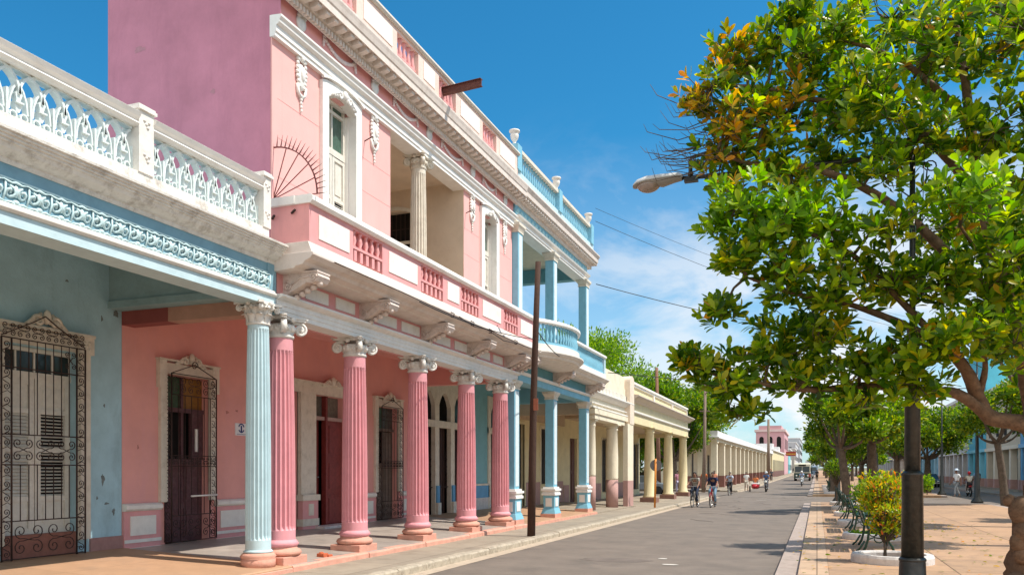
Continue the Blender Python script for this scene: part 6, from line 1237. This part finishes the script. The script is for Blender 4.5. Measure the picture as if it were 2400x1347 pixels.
mb = MB(); K = 24; mb.add([(-6.9+.27*math.cos(2*math.pi*k/K), 37.16+dd, 2.05+.27*math.sin(2*math.pi*k/K)) for dd in (0, .012) for k in range(K)], [tuple(range(K)), tuple(range(K, 2*K))[::-1]]+[(k, (k+1) % K, K+(k+1) % K, K+k) for k in range(K)]); mb.build('disc', mat('grey_sign_back', (.16, .16, .17), .5, .1, 3), sg)
sg = empty('warning_sign', (11.9, 47, .1), 'orange triangular warning sign with red border at the right road', 'road sign')
X_, Y_, Z_ = 12.95, 58.0, 2.2; sg.location = (X_, Y_, .1); WL[sg.name] = Vector((X_, Y_, .1))
mb = MB(); mb.tube([(X_, Y_+.05, .1), (X_, Y_+.05, 2.6)], .05, 6); mb.build('post', IRON, sg)
def tri(r, y0, y1): mb = MB(); p = [(X_+r*math.cos(R(a)), Z_+.1+r*math.sin(R(a))) for a in (90, 210, 330)]; mb.add([(x, y0, z) for x, z in p]+[(x, y1, z) for x, z in p], [(0, 1, 2), (5, 4, 3), (0, 3, 4, 1), (1, 4, 5, 2), (2, 5, 3, 0)]); return mb
tri(.68, Y_-.02, Y_).build('border', mat('sign_red', (.55, .08, .02), .5, .05, 3), sg); tri(.5, Y_-.025, Y_-.021).build('face', mat('sign_orange', (.75, .28, .02), .5, .05, 3), sg)
mb = MB(); mb.box(X_-.18, X_+.18, Y_-.03, Y_-.026, Z_-.12, Z_+.0); mb.box(X_-.03, X_+.14, Y_-.03, Y_-.026, Z_+.0, Z_+.12); mb.build('symbol', DARK, sg)
sg = empty('no_parking_sign', (13.0, 52.0, .1), 'round blue sign with red rim at the right edge by the far pavement', 'road sign')
mb = MB(); mb.tube([(13.6, 52.05, .1), (13.6, 52.05, 2.6)], .04, 6); mb.build('post', IRON, sg)
for nm, r_, yy, m_2 in (('rim', .42, 52.0, mat('sign_red', (0, 0, 0))), ('face', .34, 51.985, mat('sign_blue', (.03, .05, .32), .5, .05, 3))):
    mb = MB(); mb.add([(13.6+r_*math.cos(2*math.pi*k/K), yy+dd, 2.35+r_*math.sin(2*math.pi*k/K)) for dd in (0, .01) for k in range(K)], [tuple(range(K)), tuple(range(K, 2*K))[::-1]]+[(k, (k+1) % K, K+(k+1) % K, K+k) for k in range(K)]); mb.build(nm, m_2, sg)
CAB = mat('black_cable', (.02, .02, .02), .6, .1, 3, bump=0)
def cable(a, b, sag, r, label, cat='cable', n=16):
    a, b = Vector(a), Vector(b); mb = MB(); mb.tube([tuple(a.lerp(b, i/n)-Vector((0, 0, sag*4*(i/n)*(1-i/n)))) for i in range(n+1)], r, 4); tag(mb.build('cable', CAB, None), label, cat)
cable((-8.0, 30.6, 9.0), (8.0, 47.5, 7.9), .5, .016, 'black cable from the verandah house cornice across the street')
cable((-7.6, 30.9, 5.6), (8.1, 64, 7.6), .3, .018, 'lower black cable from the curved-balcony house across the street to a lamp')
cable((-8.0, 30.5, 11.4), (9.0, 60, 10.4), .7, .009, 'thin upper wire crossing the sky above the cables'); cable((-8.0, 30.5, 11.9), (9.0, 62, 11.6), .7, .007, 'thinnest topmost wire crossing the sky')
cable((-6.7, 19.45, 5.1), (-7.45, 14.6, 5.15), .12, .012, 'sagging black wire from the dark pole to the pink balcony slab')
cable((-6.65, 19.5, 5.35), (-7.45, 25.0, 5.3), .15, .012, 'black wire from the dark pole along the curved balcony')
cable((-8.3, 67, 8.3), (-8.0, 150, 10.6), .8, .03, 'utility wire between the grey poles above the long arcade')
cable((1.0, 76, 6.5), (13.2, 80, 6.6), .2, .03, 'black wire over the median trees toward the turquoise house')
# red scrap on the porch edge
mb = MB(); mb.box(-8.35, -8.2, 12.35, 12.5, .22, .30); mb.box(-8.30, -8.16, 12.46, 12.58, .22, .27); mb.ball((-8.28, 12.4, .3), (.06, .05, .03), 6, 4); tag(mb.build('brick_fragment', mat('broken_brick', (.5, .12, .05), .9, .2, 8, bump=.5), None, bevel=.01), 'small broken red brick lying on the porch edge of the pink house', 'brick')
# wheeled bin-like white box and cart under yellow arcade

rg = np.random.default_rng(8); n = 420; px_ = rg.uniform(-.5, 4.5, n); py_ = rg.uniform(13.5, 30, n); a = rg.uniform(0, 6.28, n)
o = leaf_mesh('fallen_leaves', LEAFY, None, np.stack([px_, py_, np.full(n, .172)], 1), np.stack([np.cos(a), np.sin(a), rg.uniform(-.05, .15, n)], 1), np.tile(np.array((0, 0, 1.)), (n, 1))+rg.normal(size=(n, 3))*.25, rg.uniform(.06, .12, n), leaf_template()); tag(o, 'dry yellow and brown leaves scattered on the median paving', 'fallen leaves', None, 'stuff')
# ------------------------------------------------------------------ people
def skinned(name, m, parent, nodes, edges, root=0, sub=1):
    ks = list(nodes); me = bpy.data.meshes.new(name); me.from_pydata([nodes[k][0] for k in ks], [(ks.index(a), ks.index(b)) for a, b in edges], [])
    me.materials.append(m); o = bpy.data.objects.new(name, me); COL.objects.link(o); o.parent = parent
    md = o.modifiers.new('skin', 'SKIN'); md.use_smooth_shade = True
    if not me.skin_vertices: return o
    for i, k in enumerate(ks):
        r_ = nodes[k][1]; me.skin_vertices[0].data[i].radius = r_ if isinstance(r_, tuple) else (r_, r_)
    me.skin_vertices[0].data[root].use_root = True
    s_ = o.modifiers.new('sub', 'SUBSURF'); s_.levels = sub; s_.render_levels = sub; return o
CLK = {}
def person(label, x, y, z, rz, pose='walk', shirt=(.6, .6, .6), trousers=(.03, .05, .12), hat=None, sc=1.0, group=None, helmet=None, striped=False, skirt=False, skin=None, bag=False, shorts=False):
    o = local('person', label, 'person', group); sk = skin or SKIN
    if pose == 'cycle':      # seated on a bicycle or motorcycle, facing -y
        J = dict(pel=(0, .12, .98), spi=(0, .08, 1.15), che=(0, -.02, 1.36), nec=(0, -.05, 1.50), hea=(0, -.07, 1.60), top=(0, -.07, 1.70),
                 shL=(-.18, -.02, 1.42), elL=(-.26, -.22, 1.20), wrL=(-.26, -.44, 1.08), shR=(.18, -.02, 1.42), elR=(.26, -.22, 1.20), wrR=(.26, -.44, 1.08),
                 hiL=(-.1, .1, .95), knL=(-.12, -.28, .82), anL=(-.12, -.12, .42), toL=(-.12, -.28, .36), hiR=(.1, .1, .95), knR=(.12, -.2, .62), anR=(.12, -.02, .22), toR=(.12, -.18, .16))
    elif pose == 'sit':
        J = dict(pel=(0, .12, .55), spi=(0, .12, .72), che=(0, .08, .92), nec=(0, .06, 1.06), hea=(0, .04, 1.16), top=(0, .04, 1.26),
                 shL=(-.18, .08, .98), elL=(-.24, -.02, .76), wrL=(-.14, -.22, .70), shR=(.18, .08, .98), elR=(.24, -.02, .76), wrR=(.14, -.22, .70),
                 hiL=(-.1, .1, .5), knL=(-.12, -.32, .55), anL=(-.12, -.5, .25), toL=(-.12, -.62, .22), hiR=(.1, .1, .5), knR=(.12, -.32, .55), anR=(.12, -.5, .25), toR=(.12, -.62, .22))
    else:
        st = {'walk': .26, 'stand': .03}[pose]
        J = dict(pel=(0, 0, .95), spi=(0, 0, 1.13), che=(0, -.01, 1.34), nec=(0, -.01, 1.49), hea=(0, -.03, 1.60), top=(0, -.03, 1.70),
                 shL=(-.18, 0, 1.41), elL=(-.24, -.02-st*.2, 1.15), wrL=(-.24, -.1-st*.5, .93), shR=(.18, 0, 1.41), elR=(.24, .02+st*.3, 1.15), wrR=(.25, -.02+st*.4, .92),
                 hiL=(-.09, 0, .91), knL=(-.1, st*.25, .50), anL=(-.1, st*1.1, .12), toL=(-.1, st*1.1-.13, .04), hiR=(.09, 0, .91), knR=(.1, -st*.75, .52), anR=(.1, -st*.9, .09), toR=(.11, -st*.9-.15, .035))
    RAD = dict(pel=(.13, .10), spi=(.11, .085), che=(.14, .095), nec=.052, hea=(.072, .082), top=(.062, .07), sh=.052, el=.04, wr=.027, hi=.085, kn=.055, an=.036, to=.028)
    rad = lambda k: RAD.get(k, RAD.get(k[:2], .03))
    nodes = {k: (v, rad(k)) for k, v in J.items()}; E_ = [('pel', 'spi'), ('spi', 'che'), ('che', 'nec'), ('nec', 'hea'), ('hea', 'top')]
    nodes['nose'] = (tuple(Vector(J['hea'])+Vector((0, -.105, .0))), .014); E_.append(('hea', 'nose'))
    for s_ in 'LR':
        E_ += [('che', 'sh'+s_), ('sh'+s_, 'el'+s_), ('el'+s_, 'wr'+s_), ('pel', 'hi'+s_), ('hi'+s_, 'kn'+s_), ('kn'+s_, 'an'+s_), ('an'+s_, 'to'+s_)]
        w_ = Vector(J['wr'+s_]); f = (w_-Vector(J['el'+s_])).normalized(); sx = -1 if s_ == 'L' else 1
        pl = w_+f*.08; nodes['pa'+s_] = (tuple(pl), (.034, .018)); E_.append(('wr'+s_, 'pa'+s_))
        side = f.cross(Vector((sx, 0, 0))).normalized() if abs(f.x) < .9 else Vector((0, 1, 0))
        for q, (off, ln) in enumerate(((-.026, .06), (-.009, .07), (.009, .066), (.026, .052))):
            a = pl+side*off+f*.035; b = a+f*ln*.6+Vector((0, 0, -.02)); c = b+f*ln*.3+Vector((-sx*.012, 0, -.02))
            for nm, p_ in (('f%da' % q, a), ('f%db' % q, b), ('f%dc' % q, c)): nodes[nm+s_] = (tuple(p_), .0085)
            E_ += [('pa'+s_, 'f%da' % q+s_), ('f%da' % q+s_, 'f%db' % q+s_), ('f%db' % q+s_, 'f%dc' % q+s_)]
        t_ = w_+f*.04-side*.04; nodes['th'+s_] = (tuple(t_), .010); nodes['tj'+s_] = (tuple(t_+f*.045-side*.012), .009); E_ += [('pa'+s_, 'th'+s_), ('th'+s_, 'tj'+s_)]
    skinned('body', sk, o, nodes, E_)
    g = lambda k, s_=1.0, d=(0, 0, 0): (tuple(Vector(J[k])+Vector(d)), tuple(v*s_ for v in (rad(k) if isinstance(rad(k), tuple) else (rad(k), rad(k)))))
    def lerp(a, b, t): return tuple(Vector(J[a]).lerp(Vector(J[b]), t))
    sm_ = cloth('cloth_%.2f_%.2f_%.2f' % shirt, shirt)
    if striped:
        sm_ = mat('striped_shirt', (.3, .27, .22), .85, .1, 6, None); t = sm_.node_tree; bb = [n for n in t.nodes if n.type == 'BSDF_PRINCIPLED'][0]
        wv = N('ShaderNodeTexWave', t, bands_direction='Z'); wv.inputs['Scale'].default_value = 4.5; rp = N('ShaderNodeValToRGB', t); rp.color_ramp.elements[0].position = .45; rp.color_ramp.elements[0].color = (.06, .06, .06, 1); rp.color_ramp.elements[1].position = .55; rp.color_ramp.elements[1].color = (.5, .46, .4, 1)
        tn = [n for n in t.nodes if n.type == 'TEX_COORD'][0]; t.links.new(tn.outputs['Object'], wv.inputs['Vector']); t.links.new(wv.outputs['Fac'], rp.inputs[0]); t.links.new(rp.outputs[0], bb.inputs['Base Color'])
    nn_ = {'pel': g('pel', 1.16), 'spi': g('spi', 1.25), 'che': g('che', 1.32), 'nk': (tuple(Vector(J['nec'])-Vector((0, 0, .035))), (.085, .08))}; ee = [('pel', 'spi'), ('spi', 'che'), ('che', 'nk')]
    for s_ in 'LR': nn_['sh'+s_] = g('sh'+s_, 1.45); nn_['e'+s_] = (lerp('sh'+s_, 'el'+s_, .75), (.06, .06)); ee += [('che', 'sh'+s_), ('sh'+s_, 'e'+s_)]
    skinned('shirt', sm_, o, nn_, ee)
    nn_ = {'pel': g('pel', 1.2)}; ee = []
    for s_ in 'LR':
        nn_['hi'+s_] = g('hi'+s_, 1.15); nn_['kn'+s_] = g('kn'+s_, 1.3); ee += [('pel', 'hi'+s_), ('hi'+s_, 'kn'+s_)]
        if not shorts: nn_['a'+s_] = (lerp('kn'+s_, 'an'+s_, .88), (.058, .058)); ee.append(('kn'+s_, 'a'+s_))
    skinned('trousers', cloth('cloth_%.2f_%.2f_%.2f' % trousers, trousers), o, nn_, ee)
    for s_ in 'LR': skinned('shoe', mat('shoe_leather', (.05, .04, .035), .6, .1, 5, bump=0), o, {'a': (J['an'+s_], .045), 'b': (tuple(Vector(J['to'+s_])+Vector((0, 0, .005))), (.045, .03)), 'h': (tuple(Vector(J['an'+s_])+Vector((0, .04, -.05))), .035)}, [('a', 'b'), ('a', 'h')])
    hx, hy, hz_ = J['hea']; mb = MB()
    if helmet: mb.ball((hx, hy+.01, hz_+.07), (.125, .14, .125), 14, 10); mb.build('helmet', mat('helmet_%.2f' % helmet[0], helmet, .25, .05, 3, bump=0), o)
    elif hat: mb.lathe([(.19, 0), (.19, .012), (.10, .02), (.095, .1), (.04, .12)], hx, hy, hz_+.1, 16); mb.build('hat', cloth('hat_cloth_%.2f' % hat[0], hat), o)
    else: mb.ball((hx, hy+.035, hz_+.068), (.084, .088, .08), 12, 9); mb.build('hair', HAIR, o)
    mb = MB(); [mb.ball((hx+q, hy-.082, hz_+.035), (.012, .008, .008), 6, 4) for q in (-.03, .03)]; mb.build('eyes', DARK, o); mb = MB(); mb.box(hx-.022, hx+.022, hy-.088, hy-.08, hz_-.038, hz_-.03); mb.build('mouth', mat('lips', (.2, .06, .05), .6, .05, 3, bump=0), o)
    if bag: mb = MB(); mb.box(-.36, -.28, -.12, .12, .55, .85); mb.build('bag', cloth('bag_cloth', (.3, .2, .1)), o, bevel=.02)
    place(o, x, y, z, rz, sc); return o
def bicycle(label, x, y, rz, col):
    o = local('bicycle', label, 'bicycle', 'bicycles ridden toward the camera'); fm = mat('frame_paint_%.2f' % col[0], col, .35, .05, 3, bump=0)
    def wheel(yc):
        w = bpy.data.objects.new('wheel', None); COL.objects.link(w); w.parent = o; WL[w.name] = Vector((0, 0, 0))
        mb = MB(); mb.tube([(0, yc+.33*math.cos(2*math.pi*k/28), .35+.33*math.sin(2*math.pi*k/28)) for k in range(29)], .021, 6, cap=False); mb.build('tyre', RUBBER, w)
        mb = MB(); mb.tube([(0, yc+.305*math.cos(2*math.pi*k/28), .35+.305*math.sin(2*math.pi*k/28)) for k in range(29)], .012, 5, cap=False)
        for k in range(14): a = 2*math.pi*k/14; mb.tube([(.02*(-1)**k, yc, .35), (0, yc+.3*math.cos(a), .35+.3*math.sin(a))], .0022, 3, cap=False)
        mb.tube([(-.05, yc, .35), (.05, yc, .35)], .02, 6); mb.build('rim', CHROME, w)
    wheel(-.55); wheel(.5)
    mb = MB(); bb = (0, .08, .30); hd = (0, -.36, .92); st = (0, .22, .86)
    for a, b in ((bb, hd), (bb, st), ((0, -.34, .84), (0, .2, .80)), (bb, (0, .5, .35)), (st, (0, .5, .35)), ((0, -.38, 1.0), (0, -.42, .72))): mb.tube([a, b], .017, 6)
    for s_ in (-1, 1): mb.tube([(s_*.01, -.42, .74), (s_*.055, -.55, .35)], .012, 5)
    mb.tube([(-.05, -.42, .73), (.05, -.42, .73)], .012, 5); mb.build('frame', fm, o)
    mb = MB(); mb.tube([(-.29, -.46, 1.04), (-.2, -.5, 1.06), (0, -.40, 1.03), (.2, -.5, 1.06), (.29, -.46, 1.04)], .013, 6); mb.build('handlebar', CHROME, o)
    mb = MB(); mb.ball((0, .24, .9), (.09, .13, .035), 10, 6); mb.tube([(0, .22, .8), (0, .24, .9)], .015, 6); mb.build('saddle', RUBBER, o)
    for s_ in (-1, 1): mb = MB(); mb.tube([(s_*.06, .08, .30), (s_*.07, -.02 if s_ < 0 else .06, .37 if s_ < 0 else .18)], .01, 5); mb.box(s_*.12-.05, s_*.12+.05, -.08, .02, .34 if s_ < 0 else .13, .37 if s_ < 0 else .16); mb.build('pedal', RUBBER, o)
    mb = MB(); mb.tube([(0, -.55+.38*math.cos(math.pi*(.15+.7*k/10)), .35+.38*math.sin(math.pi*(.15+.7*k/10))) for k in range(11)], .02, 4); mb.tube([(0, .5+.38*math.cos(math.pi*(.1+.8*k/10)), .35+.38*math.sin(math.pi*(.1+.8*k/10))) for k in range(11)], .02, 4); mb.build('mudguard', fm, o)
    place(o, x, y, 0, rz); return o
bicycle('dark bicycle under the man in the striped polo shirt', -5.67, 41.0, R(-6), (.03, .035, .04)); bicycle('red-forked bicycle under the man in the dark blue shirt', -4.82, 41.2, R(-4), (.35, .02, .025)); bicycle('black bicycle of the farther cyclist near the kerb', -6.05, 62.3, R(-4), (.02, .02, .02))
person('cyclist in striped polo shirt and dark jeans riding toward the camera', -5.67, 41.0, 0, R(-6), 'cycle', (.3, .27, .22), (.02, .03, .06), striped=True)
person('cyclist in dark blue shirt and light jeans beside the striped one', -4.82, 41.2, 0, R(-4), 'cycle', (.012, .018, .06), (.16, .26, .36))
person('cyclist in pale blue shirt and black trousers farther up the left kerb', -6.05, 62.3, 0, R(-4), 'cycle', (.45, .5, .6), (.015, .015, .02))
person('pedestrian in white shirt and shorts walking by the left kerb beside the sidecar', -5.95, 76, 0, R(10), 'walk', (.75, .75, .72), (.55, .5, .42), shorts=True)
def motorbike(label, x, y, z, rz, col):
    o = local('motorcycle', label, 'motorcycle'); fm = mat('moto_paint_%.2f' % col[0], col, .3, .05, 3, bump=0)
    for yc in (-.68, .62):
        w = bpy.data.objects.new('wheel', None); COL.objects.link(w); w.parent = o; WL[w.name] = Vector((0, 0, 0))
        mb = MB(); mb.tube([(0, yc+.27*math.cos(2*math.pi*k/24), .32+.27*math.sin(2*math.pi*k/24)) for k in range(25)], .055, 8, cap=False); mb.build('tyre', RUBBER, w)
        mb = MB(); mb.tube([(0, yc+.2*math.cos(2*math.pi*k/24), .32+.2*math.sin(2*math.pi*k/24)) for k in range(25)], .018, 5, cap=False); [mb.tube([(0, yc, .32), (0, yc+.2*math.cos(k*.7), .32+.2*math.sin(k*.7))], .006, 4) for k in range(9)]; mb.tube([(-.09, yc, .32), (.09, yc, .32)], .05, 8); mb.build('rim', CHROME, w)
    mb = MB(); mb.ball((0, -.12, .82), (.15, .3, .13), 12, 8); mb.ball((0, .5, .72), (.12, .25, .08), 10, 6); mb.tube([(0, -.68+.36*math.cos(math.pi*(.2+.6*k/8)), .32+.36*math.sin(math.pi*(.2+.6*k/8))) for k in range(9)], .06, 5); mb.build('tank', fm, o)
    mb = MB(); mb.box(-.12, .12, -.25, .2, .3, .62); mb.tube([(.14, -.2, .35), (.16, .2, .3), (.16, .8, .34)], .045, 8); [mb.tube([(s_*.1, -.5, 1.0), (s_*.1, -.68, .32)], .028, 6) for s_ in (-1, 1)]; mb.build('engine', CHROME, o, bevel=.02)
    mb = MB(); mb.ball((0, .35, .86), (.15, .38, .07), 12, 6); mb.build('seat', RUBBER, o)
    mb = MB(); mb.tube([(-.34, -.36, 1.06), (-.15, -.48, 1.04), (.15, -.48, 1.04), (.34, -.36, 1.06)], .018, 6); mb.build('handlebar', CHROME, o)
    mb = MB(); mb.ball((0, -.62, .9), (.1, .07, .1), 12, 8); mb.build('headlight', mat('headlamp_glass', (.75, .75, .7), .1, .05, 3, bump=0), o)
    place(o, x, y, z, rz); return o
motorbike('dark motorcycle pulling the red sidecar toward the camera', -4.15, 74.2, 0, 0, (.03, .03, .035))
person('motorcyclist in blue shirt and pale helmet beside the red sidecar', -4.15, 74.3, .02, 0, 'cycle', (.07, .14, .3), (.03, .03, .05), helmet=(.6, .65, .7))
o = local('sidecar', 'red and white sidecar attached to the dark motorcycle', 'sidecar'); vs = []; fs = []
sec = [(-1.05, .08, .45, .52), (-.9, .22, .34, .66), (-.5, .32, .28, .74), (.1, .36, .26, .78), (.6, .34, .26, .8), (.9, .25, .34, .76)]; n_ = 14
for (y, w_, zb, zt) in sec:
    for k in range(n_): a = 2*math.pi*k/n_; vs.append((w_*(abs(math.cos(a))**.6)*(1 if math.cos(a) > 0 else -1), y, (zb+zt)/2+(zt-zb)/2*(abs(math.sin(a))**.6)*(1 if math.sin(a) > 0 else -1)))
for i in range(len(sec)-1):
    for k in range(n_): fs.append((i*n_+k, i*n_+(k+1) % n_, (i+1)*n_+(k+1) % n_, (i+1)*n_+k))
fs += [tuple(range(n_))[::-1], tuple(range(5*n_, 6*n_))]
mb = MB(); mb.add(vs, fs, True); mb.build('body', mat('sidecar_red', (.42, .02, .03), .3, .05, 3, bump=0), o); mb = MB(); mb.box(-.33, .33, -.75, .6, .66, .80); mb.build('white_panel', WHITE, o, bevel=.04); mb = MB(); mb.tube([(-.47, .1+.22*math.cos(k*.2618), .27+.22*math.sin(k*.2618)) for k in range(25)], .05, 6, cap=False); mb.build('wheel', RUBBER, o)
mb = MB(); mb.tube([(.3, -.4, .4), (.9, -.4, .45)], .025, 5); mb.tube([(.3, .5, .4), (.9, .5, .45)], .025, 5); mb.box(-.2, .2, .15, .5, .8, 1.0); mb.build('frame', RUBBER, o); place(o, -5.05, 74.2, 0)
person('passenger in orange top sitting in the red sidecar', -5.05, 74.3, .2, 0, 'sit', (.6, .18, .06), (.4, .12, .06))
motorbike('small white motorcycle in mid-road in front of the bus', -1.65, 100, gz(100), 0, (.6, .65, .7)); person('rider in light blue shirt and white helmet in front of the bus', -1.65, 100.1, gz(100), 0, 'cycle', (.35, .5, .75), (.3, .35, .4), helmet=(.75, .75, .75))
motorbike('red-tailed motorcycle riding away on the far right road', 10.2, 66, 0, R(180), (.4, .02, .02)); person('rider in cream shirt and red helmet riding away on the right road', 10.2, 65.9, .0, R(180), 'cycle', (.62, .56, .45), (.05, .04, .04), helmet=(.5, .02, .03))
person('man in white shirt, grey trousers and cap walking across the median by the lamp post', 8.35, 58.5, .15, R(-60), 'walk', (.78, .78, .78), (.3, .32, .33), hat=(.5, .6, .7))
person('pedestrian in orange shirt on the left pavement behind the cyclists', -8.6, 67.5, .12, 0, 'stand', (.6, .16, .04), (.12, .1, .1)); person('pedestrian in patterned orange dress next to the orange-shirted one', -7.9, 68.5, .12, R(20), 'walk', (.62, .25, .15), (.45, .15, .1))
person('woman in pink top and pale trousers beyond the last yellow column', -9.6, 60.5, .12, R(30), 'stand', (.62, .28, .36), (.4, .38, .5)); person('pedestrian in dark trousers at the far left kerb', -6.4, 128, gz(128)+.1, 0, 'walk', (.12, .12, .14), (.02, .02, .03)); person('pedestrian in red cap and pink top at the far left kerb', -6.9, 136, gz(136)+.1, 0, 'walk', (.6, .35, .3), (.5, .4, .35), hat=(.4, .05, .04))
person('pedestrian in black standing at the far median edge by the road', 0.0, 128, gz(128)+.1, 0, 'stand', (.03, .03, .03), (.02, .02, .02)); person('pedestrian in light blue shirt and dark trousers before the turquoise house', 13.9, 86, .15, R(180), 'walk', (.25, .38, .6), (.02, .02, .04)); person('pedestrian in dark shirt in the shade of the cream house on the right', 14.4, 88.5, .15, R(180), 'stand', (.03, .03, .04), (.02, .02, .03))
person('pedestrian in blue shirt at the right edge behind the big tree trunk', 13.4, 55.5, .15, R(180), 'walk', (.12, .2, .4), (.03, .03, .04))
person('distant pedestrian in white in the middle of the far median', 4.6, 130, gz(130)+.15, 0, 'walk', (.75, .75, .75), (.05, .05, .08)); person('distant pedestrian in dark clothes on the far median, left of the lamp post', 3.4, 118, gz(118)+.15, 0, 'walk', (.04, .04, .05), (.03, .03, .04)); person('distant pedestrian in red shirt on the far median', 5.6, 124, gz(124)+.15, 0, 'walk', (.3, .06, .05), (.04, .04, .06))
# ------------------------------------------------------------------ bus and cars
def vehicle(name, label, cat, x, y, z, w, l, h, sec, low, highm, wheel_r=.5, group=None):
    o = local(name, label, cat, group); return o
B = local('bus', 'old cream and dark green bus coming up the road in the distance', 'bus'); BW, BL, BH = 1.22, 8.5, 2.95
DG = mat('bus_dark_green', (.03, .07, .06), .4, .05, 1, bump=0); BC = mat('bus_cream', (.62, .6, .48), .4, .05, 1, bump=0); BRd = mat('bus_rust_red', (.38, .08, .05), .45, .05, 1, bump=0)
mb = MB(); mb.extx([(-.15, 1.35), (-.05, 2.75), (.15, 2.95), (BL-.1, 2.95), (BL, 2.8), (BL, 1.3), (0, 1.3)], -BW, BW); mb.build('body', BC, B, bevel=.06)
mb = MB(); mb.extx([(-.12, .5), (-.16, .6), (-.16, 1.34), (BL, 1.34), (BL, .5)], -BW-.004, BW+.004); mb.build('lower_body', DG, B, bevel=.04); mb = MB(); mb.box(BW-.35, BW+.012, -.175, BL-.2, .72, 1.25); mb.build('red_panel', BRd, B, bevel=.02)
mb = MB(); mb.extx([(-.155, 1.5), (-.085, 2.4), (-.055, 2.4), (-.1, 1.5)], -BW+.14, -.04); mb.extx([(-.155, 1.5), (-.085, 2.4), (-.055, 2.4), (-.1, 1.5)], .04, BW-.14); mb.build('windscreen', GLASS, B)
for k in range(6): 
    mb = MB(); mb.box(BW-.02, BW+.01, .6+k*1.25, 1.6+k*1.25, 1.6, 2.4); mb.box(-BW-.01, -BW+.02, .6+k*1.25, 1.6+k*1.25, 1.6, 2.4); mb.build('window', GLASS, B)
for s_ in (-1, 1):
    mb = MB(); mb.ball((s_*.85, -.17, .95), (.14, .05, .14), 12, 8); mb.build('headlight', mat('headlamp_glass', (0, 0, 0)), B)
    for yy in (1.3, 6.5): mb = MB(); mb.tube([(s_*(BW-.3), yy, .5), (s_*(BW+.01), yy, .5)], .5, 18, False); mb.build('wheel', RUBBER, B)
    mb = MB(); mb.box(s_*(BW+.12)-.08, s_*(BW+.12)+.08, -.3, -.22, 1.7, 2.1); mb.tube([(s_*BW, -.1, 2.2), (s_*(BW+.12), -.26, 2.1)], .02, 4); mb.build('mirror', RUBBER, B)
mb = MB(); mb.box(-1.0, 1.0, -.28, -.18, .45, .62); mb.build('bumper', CHROME, B, bevel=.02); mb = MB(); mb.box(-.55, .55, -.18, -.13, 2.5, 2.72); mb.build('destination_box', DARK, B)
place(B, -2.2, 137, gz(137)-.1)
def car(label, x, y, z, rz, col, group=None):
    o = local('parked_car', label, 'car', group); pm = mat('car_paint_%.2f_%.2f' % col[:2], col, .3, .05, 1, bump=0)
    mb = MB(); mb.extx([(-2.1, .35), (-2.15, .6), (-2.0, .8), (-1.1, .92), (1.4, .95), (2.05, .88), (2.15, .6), (2.1, .35)], -.82, .82); mb.build('body', pm, o, bevel=.06)
    mb = MB(); a, b = .8, .62; mb.add([(-a, -1.1, .92), (a, -1.1, .92), (a, 1.5, .94), (-a, 1.5, .94), (-b, -.4, 1.42), (b, -.4, 1.42), (b, 1.0, 1.42), (-b, 1.0, 1.42)], [(0, 1, 5, 4), (1, 2, 6, 5), (2, 3, 7, 6), (3, 0, 4, 7)]); mb.build('windows', GLASS, o)
    mb = MB(); mb.box(-b-.02, b+.02, -.42, 1.02, 1.4, 1.45); [mb.tube([(sx*a, sy0, .93), (sx*b, sy1, 1.42)], .035, 5) for sx in (-1, 1) for sy0, sy1 in ((-1.1, -.4), (1.5, 1.0), (.2, .3))]; mb.build('roof', pm, o, bevel=.02)
    for sx in (-1, 1):
        for sy in (-1.35, 1.3): mb = MB(); mb.tube([(sx*.62, sy, .32), (sx*.84, sy, .32)], .32, 18, False); mb.tube([(sx*.84, sy, .32), (sx*.85, sy, .32)], .18, 12, False); mb.build('wheel', RUBBER, o)
        mb = MB(); mb.ball((sx*.6, -2.1, .66), (.13, .06, .09), 10, 6); mb.build('headlight', mat('headlamp_glass', (0, 0, 0)), o)
    mb = MB(); mb.box(-.8, .8, -2.22, -2.12, .4, .5); mb.box(-.8, .8, 2.12, 2.2, .4, .5); mb.build('bumper', CHROME, o, bevel=.02); place(o, x, y, z, rz); return o
car('grey car parked in the side street behind the yellow columns', -13.0, 64.5, .0, R(90), (.17, .19, .21))
car('dark car behind the bus at the far end of the road', -1.5, 168, gz(168), 0, (.05, .05, .06)); car('pale grey car farther behind the bus', -3.6, 190, gz(190), 0, (.5, .52, .55)); car('blue car far up the road', -2.0, 215, gz(215), 0, (.08, .16, .35))
T = local('delivery_truck', 'white boxy truck behind the bus in the distance', 'truck'); mb = MB(); mb.box(-1.25, 1.25, 1.8, 7, .9, 3.6); mb.build('cargo_box', GW, T, bevel=.04); mb = MB(); mb.extx([(-.2, .6), (-.2, 1.4), (.2, 2.3), (1.75, 2.4), (1.75, .6)], -1.1, 1.1); mb.build('cab', mat('truck_blue', (.2, .3, .42), .4, .05, 1, bump=0), T, bevel=.05)
mb = MB(); mb.extx([(-.22, 1.45), (.14, 2.2), (.2, 2.15), (-.1, 1.4)], -.95, .95); mb.build('windscreen', GLASS, T)
for s_ in (-1, 1):
    for yy in (.7, 5.4): mb = MB(); mb.tube([(s_*.8, yy, .48), (s_*1.12, yy, .48)], .48, 16, False); mb.build('wheel', RUBBER, T)
place(T, -1.0, 178, gz(178))
for i, (x, y, c, lab) in enumerate(((11.6, 100, (.06, .07, .09), 'dark car parked on the far right road before the grey-white house'), (11.7, 112, (.45, .45, .47), 'silver car parked farther along the right road'), (9.2, 135, (.3, .05, .05), 'small red car far up the right road'))): car(lab, x, y, gz(y), 0, c)
